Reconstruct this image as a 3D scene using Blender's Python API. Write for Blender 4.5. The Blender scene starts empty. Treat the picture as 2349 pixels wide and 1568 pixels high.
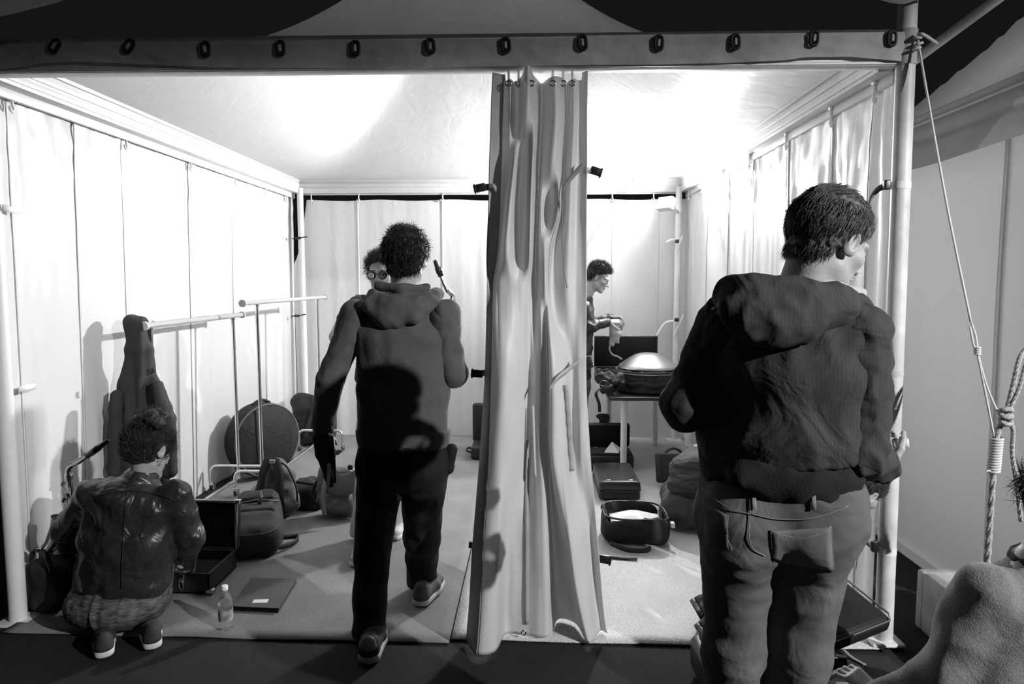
import bpy, bmesh, math, random
import numpy as np
from mathutils import Vector, Matrix, noise as mnoise
random.seed(7)
rng = np.random.default_rng(11)
scene = bpy.context.scene
C = scene.collection
R = math.radians

# ------------------------------------------------------------------ camera
F_PX, CX, CY = 1566.0, 1174.5, 784.0
PITCH = math.atan((CY - 645) / F_PX)
YAW = math.atan((1221 - CX) / F_PX * math.cos(PITCH))
EYE = np.array([0.0, 0.0, 1.6])
c_f = np.array([-math.sin(YAW) * math.cos(PITCH), math.cos(YAW) * math.cos(PITCH), -math.sin(PITCH)])
c_r = np.array([math.cos(YAW), math.sin(YAW), 0.0])
c_u = np.cross(c_r, c_f)
cam_data = bpy.data.cameras.new('camera')
cam_data.sensor_width = 36.0
cam_data.lens = 36.0 * F_PX / 2349.0
cam_data.clip_start = 0.05
cam = bpy.data.objects.new('camera', cam_data)
C.objects.link(cam)
cam.matrix_world = Matrix(((c_r[0], c_u[0], -c_f[0], EYE[0]), (c_r[1], c_u[1], -c_f[1], EYE[1]),
                           (c_r[2], c_u[2], -c_f[2], EYE[2]), (0, 0, 0, 1)))
scene.camera = cam

# ------------------------------------------------------------------ exposure, night sky, lamps of the square
scene.view_settings.view_transform = 'Standard'
scene.view_settings.look = 'None'
scene.view_settings.exposure = 0.0
scene.view_settings.gamma = 1.0
scene.view_settings.use_curve_mapping = False
world = bpy.data.worlds.new('night_sky')
scene.world = world
world.use_nodes = True
world.node_tree.nodes['Background'].inputs[0].default_value = (0.007, 0.007, 0.007, 1)
world.node_tree.nodes['Background'].inputs[1].default_value = 1.0

def point_light(name, loc, power, radius):
    l = bpy.data.lights.new(name, 'POINT')
    l.energy = power
    l.shadow_soft_size = radius
    o = bpy.data.objects.new(name, l)
    C.objects.link(o)
    o.location = loc
    return o
LAMP_B = (4.4, -1.15, 3.4)        # work lamp on the square, to the right behind the photographer
point_light('square_lamp', LAMP_B, 1700, 0.04)
point_light('neighbour_tent_lamp', (3.9, 4.6, 2.1), 110, 0.10)
TENT_LAMP_POWER = 250.0

# ------------------------------------------------------------------ pixel -> place
def ray(px, py):
    return c_f + c_r * ((px - CX) / F_PX) - c_u * ((py - CY) / F_PX)
def at(px, py, Y):
    d = ray(px, py)
    return EYE + d * ((Y - EYE[1]) / d[1])
def gr(px, py, z=0.0):
    d = ray(px, py)
    return EYE + d * ((z - EYE[2]) / d[2])
def atx(px, py, X):
    d = ray(px, py)
    return EYE + d * ((X - EYE[0]) / d[0])
def xz(px, Y, z):
    """x of the point at depth Y and height z that shows at column px"""
    k = (px - CX) / F_PX
    dz = z - EYE[2]
    num = k * (c_f[1] * Y + c_f[2] * dz) - c_r[1] * Y
    return num / (c_r[0] - k * c_f[0])

# ------------------------------------------------------------------ materials
MATS = {}
def mat(name, g, rough=0.7, metal=0.0, spec=0.3, var=0.0, vscale=6.0, bump=0.0, bscale=40.0,
        trans=0.0, stretch=None, wrinkle=0.0, wscale=9.0, sheen=0.0, alpha=None, transmission=0.0, speckle=0.0, sscale=200.0,
        stripes=0.0, stripe_scale=60.0):
    if name in MATS:
        return MATS[name]
    m = bpy.data.materials.new(name)
    m.use_nodes = True
    nt = m.node_tree
    N, L = nt.nodes, nt.links
    b = N['Principled BSDF']
    b.inputs['Base Color'].default_value = (g, g, g, 1)
    b.inputs['Roughness'].default_value = rough
    b.inputs['Metallic'].default_value = metal
    b.inputs['Specular IOR Level'].default_value = spec
    if sheen:
        b.inputs['Sheen Weight'].default_value = sheen
    if transmission:
        b.inputs['Transmission Weight'].default_value = transmission
        b.inputs['IOR'].default_value = 1.35
    if alpha is not None:
        b.inputs['Alpha'].default_value = alpha
    tc = N.new('ShaderNodeTexCoord')
    vec = tc.outputs['Object']
    if stretch:
        mp = N.new('ShaderNodeMapping')
        mp.inputs['Scale'].default_value = stretch
        L.new(vec, mp.inputs['Vector'])
        vec = mp.outputs['Vector']
    col = None
    def ramp(fac, lo, hi, a=0.3, c=0.7):
        mr = N.new('ShaderNodeMapRange')
        mr.inputs['From Min'].default_value = a
        mr.inputs['From Max'].default_value = c
        mr.inputs['To Min'].default_value = lo
        mr.inputs['To Max'].default_value = hi
        L.new(fac, mr.inputs['Value'])
        return mr.outputs['Result']
    facs = []
    if var:
        n = N.new('ShaderNodeTexNoise')
        n.inputs['Scale'].default_value = vscale
        n.inputs['Detail'].default_value = 5
        L.new(vec, n.inputs['Vector'])
        facs.append(ramp(n.outputs['Fac'], 1 - var, 1 + var))
    if speckle:
        n = N.new('ShaderNodeTexNoise')
        n.inputs['Scale'].default_value = sscale
        n.inputs['Detail'].default_value = 2
        L.new(vec, n.inputs['Vector'])
        facs.append(ramp(n.outputs['Fac'], 1 - speckle, 1 + speckle))
    if stripes:
        w = N.new('ShaderNodeTexWave')
        w.inputs['Scale'].default_value = stripe_scale
        w.inputs['Distortion'].default_value = 0.6
        L.new(vec, w.inputs['Vector'])
        facs.append(ramp(w.outputs['Fac'], 1 - stripes, 1 + stripes, 0.75, 1.0))
    if facs:
        cur = facs[0]
        for f2 in facs[1:]:
            mm = N.new('ShaderNodeMath'); mm.operation = 'MULTIPLY'
            L.new(cur, mm.inputs[0]); L.new(f2, mm.inputs[1])
            cur = mm.outputs[0]
        mm = N.new('ShaderNodeMath'); mm.operation = 'MULTIPLY'; mm.inputs[1].default_value = g
        L.new(cur, mm.inputs[0])
        cc = N.new('ShaderNodeCombineColor')
        for i in range(3):
            L.new(mm.outputs[0], cc.inputs[i])
        L.new(cc.outputs[0], b.inputs['Base Color'])
        col = cc.outputs[0]
    nrm = None
    if wrinkle:
        n = N.new('ShaderNodeTexNoise')
        n.inputs['Scale'].default_value = wscale
        n.inputs['Detail'].default_value = 3
        n.inputs['Distortion'].default_value = 1.2
        L.new(vec, n.inputs['Vector'])
        bp = N.new('ShaderNodeBump')
        bp.inputs['Strength'].default_value = 0.9
        bp.inputs['Distance'].default_value = wrinkle
        L.new(n.outputs['Fac'], bp.inputs['Height'])
        nrm = bp.outputs['Normal']
    if bump:
        n = N.new('ShaderNodeTexNoise')
        n.inputs['Scale'].default_value = bscale
        n.inputs['Detail'].default_value = 4
        L.new(vec, n.inputs['Vector'])
        bp = N.new('ShaderNodeBump')
        bp.inputs['Strength'].default_value = 0.8
        bp.inputs['Distance'].default_value = bump
        L.new(n.outputs['Fac'], bp.inputs['Height'])
        if nrm:
            L.new(nrm, bp.inputs['Normal'])
        nrm = bp.outputs['Normal']
    if nrm:
        L.new(nrm, b.inputs['Normal'])
    if trans:
        t = N.new('ShaderNodeBsdfTranslucent')
        t.inputs['Color'].default_value = (g, g, g, 1)
        mx = N.new('ShaderNodeMixShader')
        mx.inputs[0].default_value = trans
        L.new(b.outputs[0], mx.inputs[1])
        L.new(t.outputs[0], mx.inputs[2])
        L.new(mx.outputs[0], N['Material Output'].inputs['Surface'])
    MATS[name] = m
    return m

def emit(name, s):
    m = bpy.data.materials.new(name)
    m.use_nodes = True
    nt = m.node_tree
    nt.nodes.remove(nt.nodes['Principled BSDF'])
    e = nt.nodes.new('ShaderNodeEmission')
    e.inputs['Strength'].default_value = s
    nt.links.new(e.outputs[0], nt.nodes['Material Output'].inputs['Surface'])
    return m

M_PVC = mat('white_pvc', 0.78, rough=0.32, spec=0.5, trans=0.18, wrinkle=0.006, wscale=5, stretch=(1, 1, 0.35), var=0.03, vscale=3)
M_CEIL = mat('roof_pvc', 0.80, rough=0.42, spec=0.45, trans=0.22, wrinkle=0.004, wscale=6, var=0.02)
M_ROOFOUT = mat('roof_pvc_outer', 0.6, rough=0.6, spec=0.3, var=0.1, vscale=3, trans=0.22, bump=0.002, bscale=60)
M_ALU = mat('painted_aluminium', 0.72, rough=0.4, spec=0.5, var=0.04, vscale=10)
M_VAL = mat('valance_cloth', 0.46, rough=0.75, spec=0.2, var=0.22, vscale=4, bump=0.002, bscale=90, wrinkle=0.006, wscale=7, trans=0.1)
M_CURT = mat('curtain_pvc', 0.66, rough=0.42, spec=0.4, trans=0.30, var=0.06, vscale=5, bump=0.0006, bscale=200)
M_CURT2 = mat('curtain_pvc_hem', 0.42, rough=0.45, spec=0.4, trans=0.15, var=0.12, vscale=9)
M_DARKEYE = mat('black_grommet', 0.015, rough=0.5)
M_NYLON = mat('grey_webbing', 0.20, rough=0.8, bump=0.001, bscale=300)
M_WEBW = mat('white_webbing', 0.75, rough=0.8)
M_BLACKPL = mat('black_plastic', 0.012, rough=0.4, spec=0.5)
M_WHITEPL = mat('white_plastic', 0.85, rough=0.4, spec=0.5, trans=0.2)
M_METAL = mat('steel', 0.6, rough=0.25, metal=1.0)
M_CHROME = mat('chrome', 0.75, rough=0.16, metal=1.0, var=0.08, vscale=20)
M_BRASS = mat('lacquered_brass', 0.55, rough=0.18, metal=1.0)
M_ZINC = mat('zinc_pole', 0.62, rough=0.5, metal=0.0, spec=0.5, var=0.22, vscale=7, bump=0.0008, bscale=60)
M_POLEWRAP = mat('pole_sleeve', 0.62, rough=0.55, var=0.14, vscale=6)
M_CARPET = mat('needle_felt', 0.23, rough=0.95, spec=0.1, var=0.10, vscale=4, bump=0.004, bscale=320, speckle=0.22, sscale=260)
M_CARPET_SHINY = mat('film_covered_felt', 0.50, rough=0.38, spec=0.6, var=0.10, vscale=4, bump=0.006, bscale=120, speckle=0.25, sscale=170)
M_ASPHALT = mat('asphalt', 0.022, rough=0.9, spec=0.2, var=0.15, vscale=3, bump=0.006, bscale=220, speckle=0.5, sscale=240)
M_ROPE = mat('cotton_rope', 0.40, rough=0.9, bump=0.004, bscale=160, speckle=0.3, sscale=120)
M_CORD = mat('white_cord', 0.60, rough=0.8)
M_CONCRETE = mat('concrete', 0.34, rough=0.9, var=0.25, vscale=9, bump=0.004, bscale=70)
M_SOIL = mat('soil', 0.10, rough=1.0, bump=0.02, bscale=30, var=0.4, vscale=20)
M_CASE = mat('black_vinyl_case', 0.014, rough=0.45, spec=0.4, bump=0.0006, bscale=250)
M_PLUSH = mat('black_plush', 0.007, rough=0.95, spec=0.1, bump=0.003, bscale=120, sheen=0.1)
M_NYLONBLK = mat('black_nylon', 0.016, rough=0.7, spec=0.3, wrinkle=0.012, wscale=10, bump=0.0006, bscale=300)
M_GIG = mat('charcoal_canvas', 0.035, rough=0.8, spec=0.2, bump=0.0008, bscale=260, wrinkle=0.006, wscale=7)
M_GREYBAG = mat('grey_coated_fabric', 0.13, rough=0.38, spec=0.5, wrinkle=0.02, wscale=8)
M_GREYBAG2 = mat('grey_canvas', 0.12, rough=0.8, wrinkle=0.01, wscale=10)
M_PAPER = mat('white_paper', 0.8, rough=0.8)
M_FOLDER = mat('grey_card', 0.085, rough=0.75, var=0.08, vscale=10)
M_SKIN = mat('skin', 0.36, rough=0.5, spec=0.35, var=0.06, vscale=25, bump=0.0008, bscale=140)
M_HAIR_D = mat('dark_hair', 0.012, rough=0.5, spec=0.35)
M_HAIR_M = mat('brown_hair', 0.035, rough=0.5, spec=0.35)
M_HAIR_L = mat('fair_hair', 0.08, rough=0.55, spec=0.3)
M_HOODIE = mat('hoodie_fleece', 0.085, rough=0.95, spec=0.1, sheen=0.08, bump=0.0012, bscale=260, wrinkle=0.010, wscale=6)
M_BLACKPANTS = mat('black_cotton', 0.013, rough=0.85, spec=0.15, wrinkle=0.012, wscale=7)
M_JACKET = mat('dark_twill_jacket', 0.045, rough=0.8, spec=0.2, bump=0.0006, bscale=350, wrinkle=0.016, wscale=8, stripes=0.10, stripe_scale=34)
M_JKTRIM = mat('jacket_lining', 0.40, rough=0.8, wrinkle=0.006, wscale=12)
M_RIB = mat('black_rib_knit', 0.012, rough=0.9, bump=0.002, bscale=200)
M_DENIM = mat('worn_denim', 0.10, rough=0.85, spec=0.15, var=0.28, vscale=5, bump=0.0008, bscale=420, wrinkle=0.014, wscale=7)
M_DENIM_S = mat('denim_stitching', 0.19, rough=0.8)
M_DENIM_P = mat('denim_pocket', 0.135, rough=0.85, var=0.35, vscale=7, bump=0.0008, bscale=420, wrinkle=0.006, wscale=9)
M_LEATHER = mat('black_leather', 0.022, rough=0.36, spec=0.55, wrinkle=0.022, wscale=8)
M_SKIRT = mat('patterned_skirt', 0.075, rough=0.7, spec=0.3, speckle=0.75, sscale=26, stretch=(1, 1, 5))
M_SHOE_D = mat('dark_suede', 0.03, rough=0.8)
M_SHOE_G = mat('grey_suede', 0.08, rough=0.8)
M_SOLE = mat('white_rubber', 0.55, rough=0.7)
M_SWEATER = mat('grey_sweater', 0.17, rough=0.95, spec=0.1, bump=0.003, bscale=230, speckle=0.2, sscale=160, wrinkle=0.012, wscale=6, sheen=0.2)
M_TROUSER = mat('dark_grey_trousers', 0.05, rough=0.85, wrinkle=0.012, wscale=8)
M_TABLETOP = mat('black_table_top', 0.03, rough=0.3, spec=0.5)
M_HANDPAN = mat('brushed_steel_handpan', 0.42, rough=0.34, metal=1.0, var=0.15, vscale=6)
M_CLOTH = mat('pale_cloth', 0.5, rough=0.9, wrinkle=0.02, wscale=20)
M_CLEAR = mat('clear_plastic', 0.9, rough=0.05, transmission=0.95)
M_LENS = mat('dark_glass', 0.02, rough=0.05, spec=0.8)
M_GLASSLENS = mat('spectacle_glass', 0.95, rough=0.02, transmission=1.0)
M_EYE = mat('eye_white', 0.6, rough=0.2)

# ------------------------------------------------------------------ objects
def V(*a):
    return np.array(a, dtype=float)
def link(name, me, m, parent=None, smooth=True):
    if m is not None and not me.materials:
        me.materials.append(m)
    if smooth:
        me.polygons.foreach_set('use_smooth', np.ones(len(me.polygons), dtype=bool))
    o = bpy.data.objects.new(name, me)
    C.objects.link(o)
    if parent is not None:
        adopt(o, parent)
    return o
def adopt(o, parent):
    o.parent = parent
    bpy_m = Matrix.Identity(4)
    p = parent
    chain = []
    while p is not None:
        chain.append(p)
        p = p.parent
    for q in reversed(chain):
        bpy_m = bpy_m @ (q.matrix_parent_inverse @ q.matrix_basis if q.parent else q.matrix_basis)
    o.matrix_parent_inverse = bpy_m.inverted()
def tag(o, label, cat, group=None, kind=None):
    o['label'] = label
    o['category'] = cat
    if group:
        o['group'] = group
    if kind:
        o['kind'] = kind
    return o
def thing(name, loc, label, cat, group=None):
    o = bpy.data.objects.new(name, None)
    o.empty_display_size = 0.1
    C.objects.link(o)
    o.location = Vector([float(v) for v in loc])
    return tag(o, label, cat, group)
def struct(o, label=None):
    o['kind'] = 'structure'
    if label:
        o['label'] = label
    return o

class MB:
    """collects vertices and faces of one part"""
    def __init__(s):
        s.v, s.f = [], []
    def add(s, vs, fs):
        n = len(s.v)
        s.v.extend([tuple(float(c) for c in p) for p in vs])
        s.f.extend([tuple(i + n for i in f) for f in fs])
        return s
    def box(s, lo, hi, M=None):
        vs = [V(x, y, z) for x in (lo[0], hi[0]) for y in (lo[1], hi[1]) for z in (lo[2], hi[2])]
        if M is not None:
            vs = [np.array(M @ Vector(p)) for p in vs]
        return s.add(vs, [(0, 1, 3, 2), (4, 6, 7, 5), (0, 4, 5, 1), (2, 3, 7, 6), (0, 2, 6, 4), (1, 5, 7, 3)])
    def rbox(s, lo, hi, r=0.01, seg=3, M=None):
        bm = bmesh.new()
        bmesh.ops.create_cube(bm, size=1)
        sz = [hi[i] - lo[i] for i in range(3)]
        for v in bm.verts:
            for i in range(3):
                v.co[i] = v.co[i] * sz[i] + (hi[i] + lo[i]) / 2
        bmesh.ops.bevel(bm, geom=bm.edges[:], offset=min(r, 0.49 * min(sz)), segments=seg, profile=0.5, affect='EDGES')
        bm.verts.index_update()
        vs = [(M @ v.co if M is not None else v.co.copy()) for v in bm.verts]
        s.add(vs, [[v.index for v in f.verts] for f in bm.faces])
        bm.free()
        return s
    def tube(s, pts, r, n=10, caps=True, up=None):
        pts = [np.array(p, dtype=float) for p in pts]
        rs = r if hasattr(r, '__len__') else [r] * len(pts)
        vs, fs = [], []
        t0 = pts[1] - pts[0]
        t0 = t0 / np.linalg.norm(t0)
        a = V(0, 0, 1) if abs(t0[2]) < 0.9 else V(1, 0, 0)
        nrm = np.cross(t0, a); nrm /= np.linalg.norm(nrm)
        for i, p in enumerate(pts):
            if i == 0: t = pts[1] - pts[0]
            elif i == len(pts) - 1: t = pts[-1] - pts[-2]
            else:
                t1 = pts[i] - pts[i - 1]; t2 = pts[i + 1] - pts[i]
                t = t1 / (np.linalg.norm(t1) + 1e-9) + t2 / (np.linalg.norm(t2) + 1e-9)
            t = t / (np.linalg.norm(t) + 1e-9)
            nrm = nrm - t * np.dot(nrm, t); nrm /= np.linalg.norm(nrm)
            bi = np.cross(t, nrm)
            for k in range(n):
                an = 2 * math.pi * k / n
                vs.append(p + rs[i] * (math.cos(an) * nrm + math.sin(an) * bi))
        for i in range(len(pts) - 1):
            for k in range(n):
                fs.append((i * n + k, i * n + (k + 1) % n, (i + 1) * n + (k + 1) % n, (i + 1) * n + k))
        if caps:
            fs.append(tuple(reversed(range(n))))
            fs.append(tuple(range((len(pts) - 1) * n, len(pts) * n)))
        return s.add(vs, fs)
    def lathe(s, prof, n=24, M=None):
        """prof: list of (radius, height); axis z"""
        vs, fs = [], []
        for (r, h) in prof:
            for k in range(n):
                a = 2 * math.pi * k / n
                p = V(r * math.cos(a), r * math.sin(a), h)
                vs.append(np.array(M @ Vector(p)) if M is not None else p)
        for i in range(len(prof) - 1):
            for k in range(n):
                fs.append((i * n + k, i * n + (k + 1) % n, (i + 1) * n + (k + 1) % n, (i + 1) * n + k))
        if prof[0][0] > 1e-5: fs.append(tuple(reversed(range(n))))
        if prof[-1][0] > 1e-5: fs.append(tuple(range((len(prof) - 1) * n, len(prof) * n)))
        return s.add(vs, fs)
    def ribbon(s, pts, wdir, w, th=0.0025):
        """flat band along pts; wdir = direction of its width"""
        pts = [np.array(p, dtype=float) for p in pts]
        wd = np.array(wdir, dtype=float); wd /= np.linalg.norm(wd)
        vs, fs = [], []
        for i, p in enumerate(pts):
            t = pts[min(i + 1, len(pts) - 1)] - pts[max(i - 1, 0)]
            t /= np.linalg.norm(t)
            nn = np.cross(t, wd); nn /= (np.linalg.norm(nn) + 1e-9)
            for a, b in ((-1, -1), (1, -1), (1, 1), (-1, 1)):
                vs.append(p + wd * (a * w / 2) + nn * (b * th / 2))
        for i in range(len(pts) - 1):
            for k in range(4):
                fs.append((i * 4 + k, i * 4 + (k + 1) % 4, (i + 1) * 4 + (k + 1) % 4, (i + 1) * 4 + k))
        fs.append((3, 2, 1, 0)); e = (len(pts) - 1) * 4
        fs.append((e, e + 1, e + 2, e + 3))
        return s.add(vs, fs)
    def grid(s, P):
        """P: array rows x cols x 3"""
        nr, nc = P.shape[:2]
        return s.add(P.reshape(-1, 3), [(i * nc + j, i * nc + j + 1, (i + 1) * nc + j + 1, (i + 1) * nc + j)
                                        for i in range(nr - 1) for j in range(nc - 1)])
    def slab(s, P, th):
        """a sheet with thickness th along its normals (down/back side)"""
        nr, nc = P.shape[:2]
        du = np.gradient(P, axis=1); dv = np.gradient(P, axis=0)
        nn = np.cross(du, dv); nn /= (np.linalg.norm(nn, axis=2, keepdims=True) + 1e-12)
        B = P + nn * th
        n = len(s.v)
        s.grid(P)
        m = len(s.v)
        s.v.extend([tuple(map(float, p)) for p in B.reshape(-1, 3)])
        for i in range(nr - 1):
            for j in range(nc - 1):
                s.f.append((m + i * nc + j, m + (i + 1) * nc + j, m + (i + 1) * nc + j + 1, m + i * nc + j + 1))
        loop = [(0, j) for j in range(nc)] + [(i, nc - 1) for i in range(1, nr)] + [(nr - 1, j) for j in range(nc - 2, -1, -1)] + [(i, 0) for i in range(nr - 2, 0, -1)]
        for a, b in zip(loop, loop[1:] + loop[:1]):
            ia, ib = a[0] * nc + a[1], b[0] * nc + b[1]
            s.f.append((n + ib, n + ia, m + ia, m + ib))
        return s
    def build(s, name, m, parent=None, smooth=True, sharp=None):
        me = bpy.data.meshes.new(name)
        me.from_pydata(s.v, [], s.f)
        me.update()
        o = link(name, me, m, parent, smooth)
        if sharp is not None:
            me.set_sharp_from_angle(angle=R(sharp))
        return o

def catmull(pts, n):
    """smooth curve through pts (k x d), n samples per span"""
    P = np.array(pts, dtype=float)
    P = np.vstack([2 * P[0] - P[1], P, 2 * P[-1] - P[-2]])
    out = []
    for i in range(1, len(P) - 2):
        for t in np.linspace(0, 1, n, endpoint=False):
            a, b, c, d = P[i - 1], P[i], P[i + 1], P[i + 2]
            out.append(0.5 * (2 * b + (c - a) * t + (2 * a - 5 * b + 4 * c - d) * t * t + (3 * b - a - 3 * c + d) * t ** 3))
    out.append(P[-2])
    return np.array(out)

def frame(loc, x=None, z=None, rz=0.0):
    """matrix from location and rotation about z, or from x and z axes"""
    if x is None:
        return Matrix.Translation(Vector([float(v) for v in loc])) @ Matrix.Rotation(rz, 4, 'Z')
    x = np.array(x, float); x /= np.linalg.norm(x)
    z = np.array(z, float); z = z - x * np.dot(x, z); z /= np.linalg.norm(z)
    y = np.cross(z, x)
    return Matrix(((x[0], y[0], z[0], loc[0]), (x[1], y[1], z[1], loc[1]), (x[2], y[2], z[2], loc[2]), (0, 0, 0, 1)))

# ------------------------------------------------------------------ soft shapes: distance fields turned into meshes
class Soft:
    def __init__(s, h=0.01, k=0.03):
        s.h, s.k, s.p = h, k, []
    def _rec(s, op, fn, lo, hi, k):
        s.p.append((op, fn, np.array(lo, float), np.array(hi, float), s.k if k is None else k))
        return s
    def cone(s, a, b, ra, rb=None, k=None, op='u'):
        a, b = np.array(a, float), np.array(b, float)
        rb = ra if rb is None else rb
        ba = b - a; L2 = max(float(ba @ ba), 1e-12)
        def fn(X, Y, Z):
            px, py, pz = X - a[0], Y - a[1], Z - a[2]
            t = np.clip((px * ba[0] + py * ba[1] + pz * ba[2]) / L2, 0, 1)
            return np.sqrt((px - t * ba[0]) ** 2 + (py - t * ba[1]) ** 2 + (pz - t * ba[2]) ** 2) - (ra + (rb - ra) * t)
        m = max(ra, rb)
        return s._rec(op, fn, np.minimum(a, b) - m, np.maximum(a, b) + m, k)
    def ball(s, c, r, k=None, op='u'):
        return s.cone(c, np.array(c, float) + V(0, 0, 1e-5), r, r, k, op)
    def ell(s, c, r, M=None, k=None, op='u'):
        """ellipsoid; M columns = axes (3x3)"""
        c = np.array(c, float); r = np.array(r, float)
        A = np.eye(3) if M is None else np.array(M, float)
        def fn(X, Y, Z):
            q = [X - c[0], Y - c[1], Z - c[2]]
            l = [q[0] * A[0, i] + q[1] * A[1, i] + q[2] * A[2, i] for i in range(3)]
            k0 = np.sqrt(sum((l[i] / r[i]) ** 2 for i in range(3))) + 1e-9
            k1 = np.sqrt(sum((l[i] / r[i] ** 2) ** 2 for i in range(3))) + 1e-9
            return k0 * (k0 - 1) / k1
        ext = np.sqrt(((A * r) ** 2).sum(axis=1))
        return s._rec(op, fn, c - ext, c + ext, k)
    def trunk(s, a, b, ra, rb, X, k=None, op='u'):
        """segment with elliptic section; ra/rb = (half width along X, half depth)"""
        a, b = np.array(a, float), np.array(b, float)
        ax = b - a; L = np.linalg.norm(ax); ax = ax / L
        X = np.array(X, float); X = X - ax * (X @ ax); X /= np.linalg.norm(X)
        Yd = np.cross(ax, X)
        def fn(x, y, z):
            px, py, pz = x - a[0], y - a[1], z - a[2]
            u = px * ax[0] + py * ax[1] + pz * ax[2]
            t = np.clip(u / L, 0, 1)
            w = u - t * L
            rx = ra[0] + (rb[0] - ra[0]) * t; ry = ra[1] + (rb[1] - ra[1]) * t
            mn = np.minimum(rx, ry)
            q = np.sqrt(((px * X[0] + py * X[1] + pz * X[2]) / rx) ** 2 + ((px * Yd[0] + py * Yd[1] + pz * Yd[2]) / ry) ** 2 + (w / (mn * 0.8)) ** 2)
            return (q - 1) * mn
        m = max(*ra, *rb)
        return s._rec(op, fn, np.minimum(a, b) - m, np.maximum(a, b) + m, k)
    def box(s, c, half, r=0.02, M=None, k=None, op='u'):
        c = np.array(c, float); hf = np.array(half, float) - r
        A = np.eye(3) if M is None else np.array(M, float)
        def fn(X, Y, Z):
            q = [X - c[0], Y - c[1], Z - c[2]]
            d = [np.abs(q[0] * A[0, i] + q[1] * A[1, i] + q[2] * A[2, i]) - hf[i] for i in range(3)]
            o = np.sqrt(sum(np.maximum(v, 0) ** 2 for v in d))
            return o + np.minimum(np.maximum(d[0], np.maximum(d[1], d[2])), 0) - r
        ext = (np.abs(A) * np.array(half)).sum(axis=1)
        return s._rec(op, fn, c - ext, c + ext, k)
    def cut(s, p, n):
        """keep the side of the plane that n points away from"""
        p, n = np.array(p, float), np.array(n, float); n /= np.linalg.norm(n)
        s.p.append(('i', lambda X, Y, Z: (X - p[0]) * n[0] + (Y - p[1]) * n[1] + (Z - p[2]) * n[2], None, None, 0))
        return s
    def custom(s, fn, op='i'):
        s.p.append((op, fn, None, None, 0))
        return s
    def mesh_arrays(s):
        us = [p for p in s.p if p[0] == 'u']
        mg = 0.03
        lo = np.min([p[2] for p in us], axis=0) - mg
        hi = np.max([p[3] for p in us], axis=0) + mg
        h = s.h
        n = np.ceil((hi - lo) / h).astype(int) + 1
        ax = [lo[i] + h * np.arange(n[i]) for i in range(3)]
        F = np.full(n, 0.2, dtype=np.float32)
        for op, fn, a, b, k in s.p:
            if a is None:
                sl = (slice(None),) * 3
            else:
                m = max(k, 0.0) + 3 * h
                i0 = np.clip(np.floor((a - m - lo) / h).astype(int), 0, n - 1)
                i1 = np.clip(np.ceil((b + m - lo) / h).astype(int) + 1, 1, n)
                sl = tuple(slice(i0[i], i1[i]) for i in range(3))
            X = ax[0][sl[0]][:, None, None]; Y = ax[1][sl[1]][None, :, None]; Z = ax[2][sl[2]][None, None, :]
            D = fn(X, Y, Z).astype(np.float32)
            G = F[sl]
            if op == 'u':
                if k > 0:
                    q = np.clip(0.5 + 0.5 * (G - D) / k, 0, 1)
                    F[sl] = G * (1 - q) + D * q - k * q * (1 - q)
                else:
                    F[sl] = np.minimum(G, D)
            elif op == 's':
                if k > 0:
                    q = np.clip(0.5 - 0.5 * (G + D) / k, 0, 1)
                    F[sl] = G * (1 - q) - D * q + k * q * (1 - q)
                else:
                    F[sl] = np.maximum(G, -D)
            else:
                F[sl] = np.maximum(G, D)
        F[0], F[-1] = 0.1, 0.1
        F[:, 0], F[:, -1] = 0.1, 0.1
        F[:, :, 0], F[:, :, -1] = 0.1, 0.1
        return nets(F, lo, h)
    def build(s, name, m, parent=None, wr=0.0, wsc=9.0, stretch=(1, 1, 1), extra=None, smooth=1):
        v, f = s.mesh_arrays()
        me = quads_mesh(name, v, f)
        for _ in range(smooth):
            relax(me)
        if wr:
            ripple(me, wr, wsc, stretch)
        if extra:
            v2, f2 = extra
            me2 = me
            vv = np.empty(len(me.vertices) * 3); me.vertices.foreach_get('co', vv)
            ff = np.empty(len(me.loops), dtype=np.int64); me.loops.foreach_get('vertex_index', ff)
            base = vv.reshape(-1, 3)
            nme = quads_mesh(name, np.vstack([base, v2]), np.vstack([ff.reshape(-1, 4), f2 + len(base)]))
            bpy.data.meshes.remove(me2)
            me = nme
        return link(name, me, m, parent)

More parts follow.
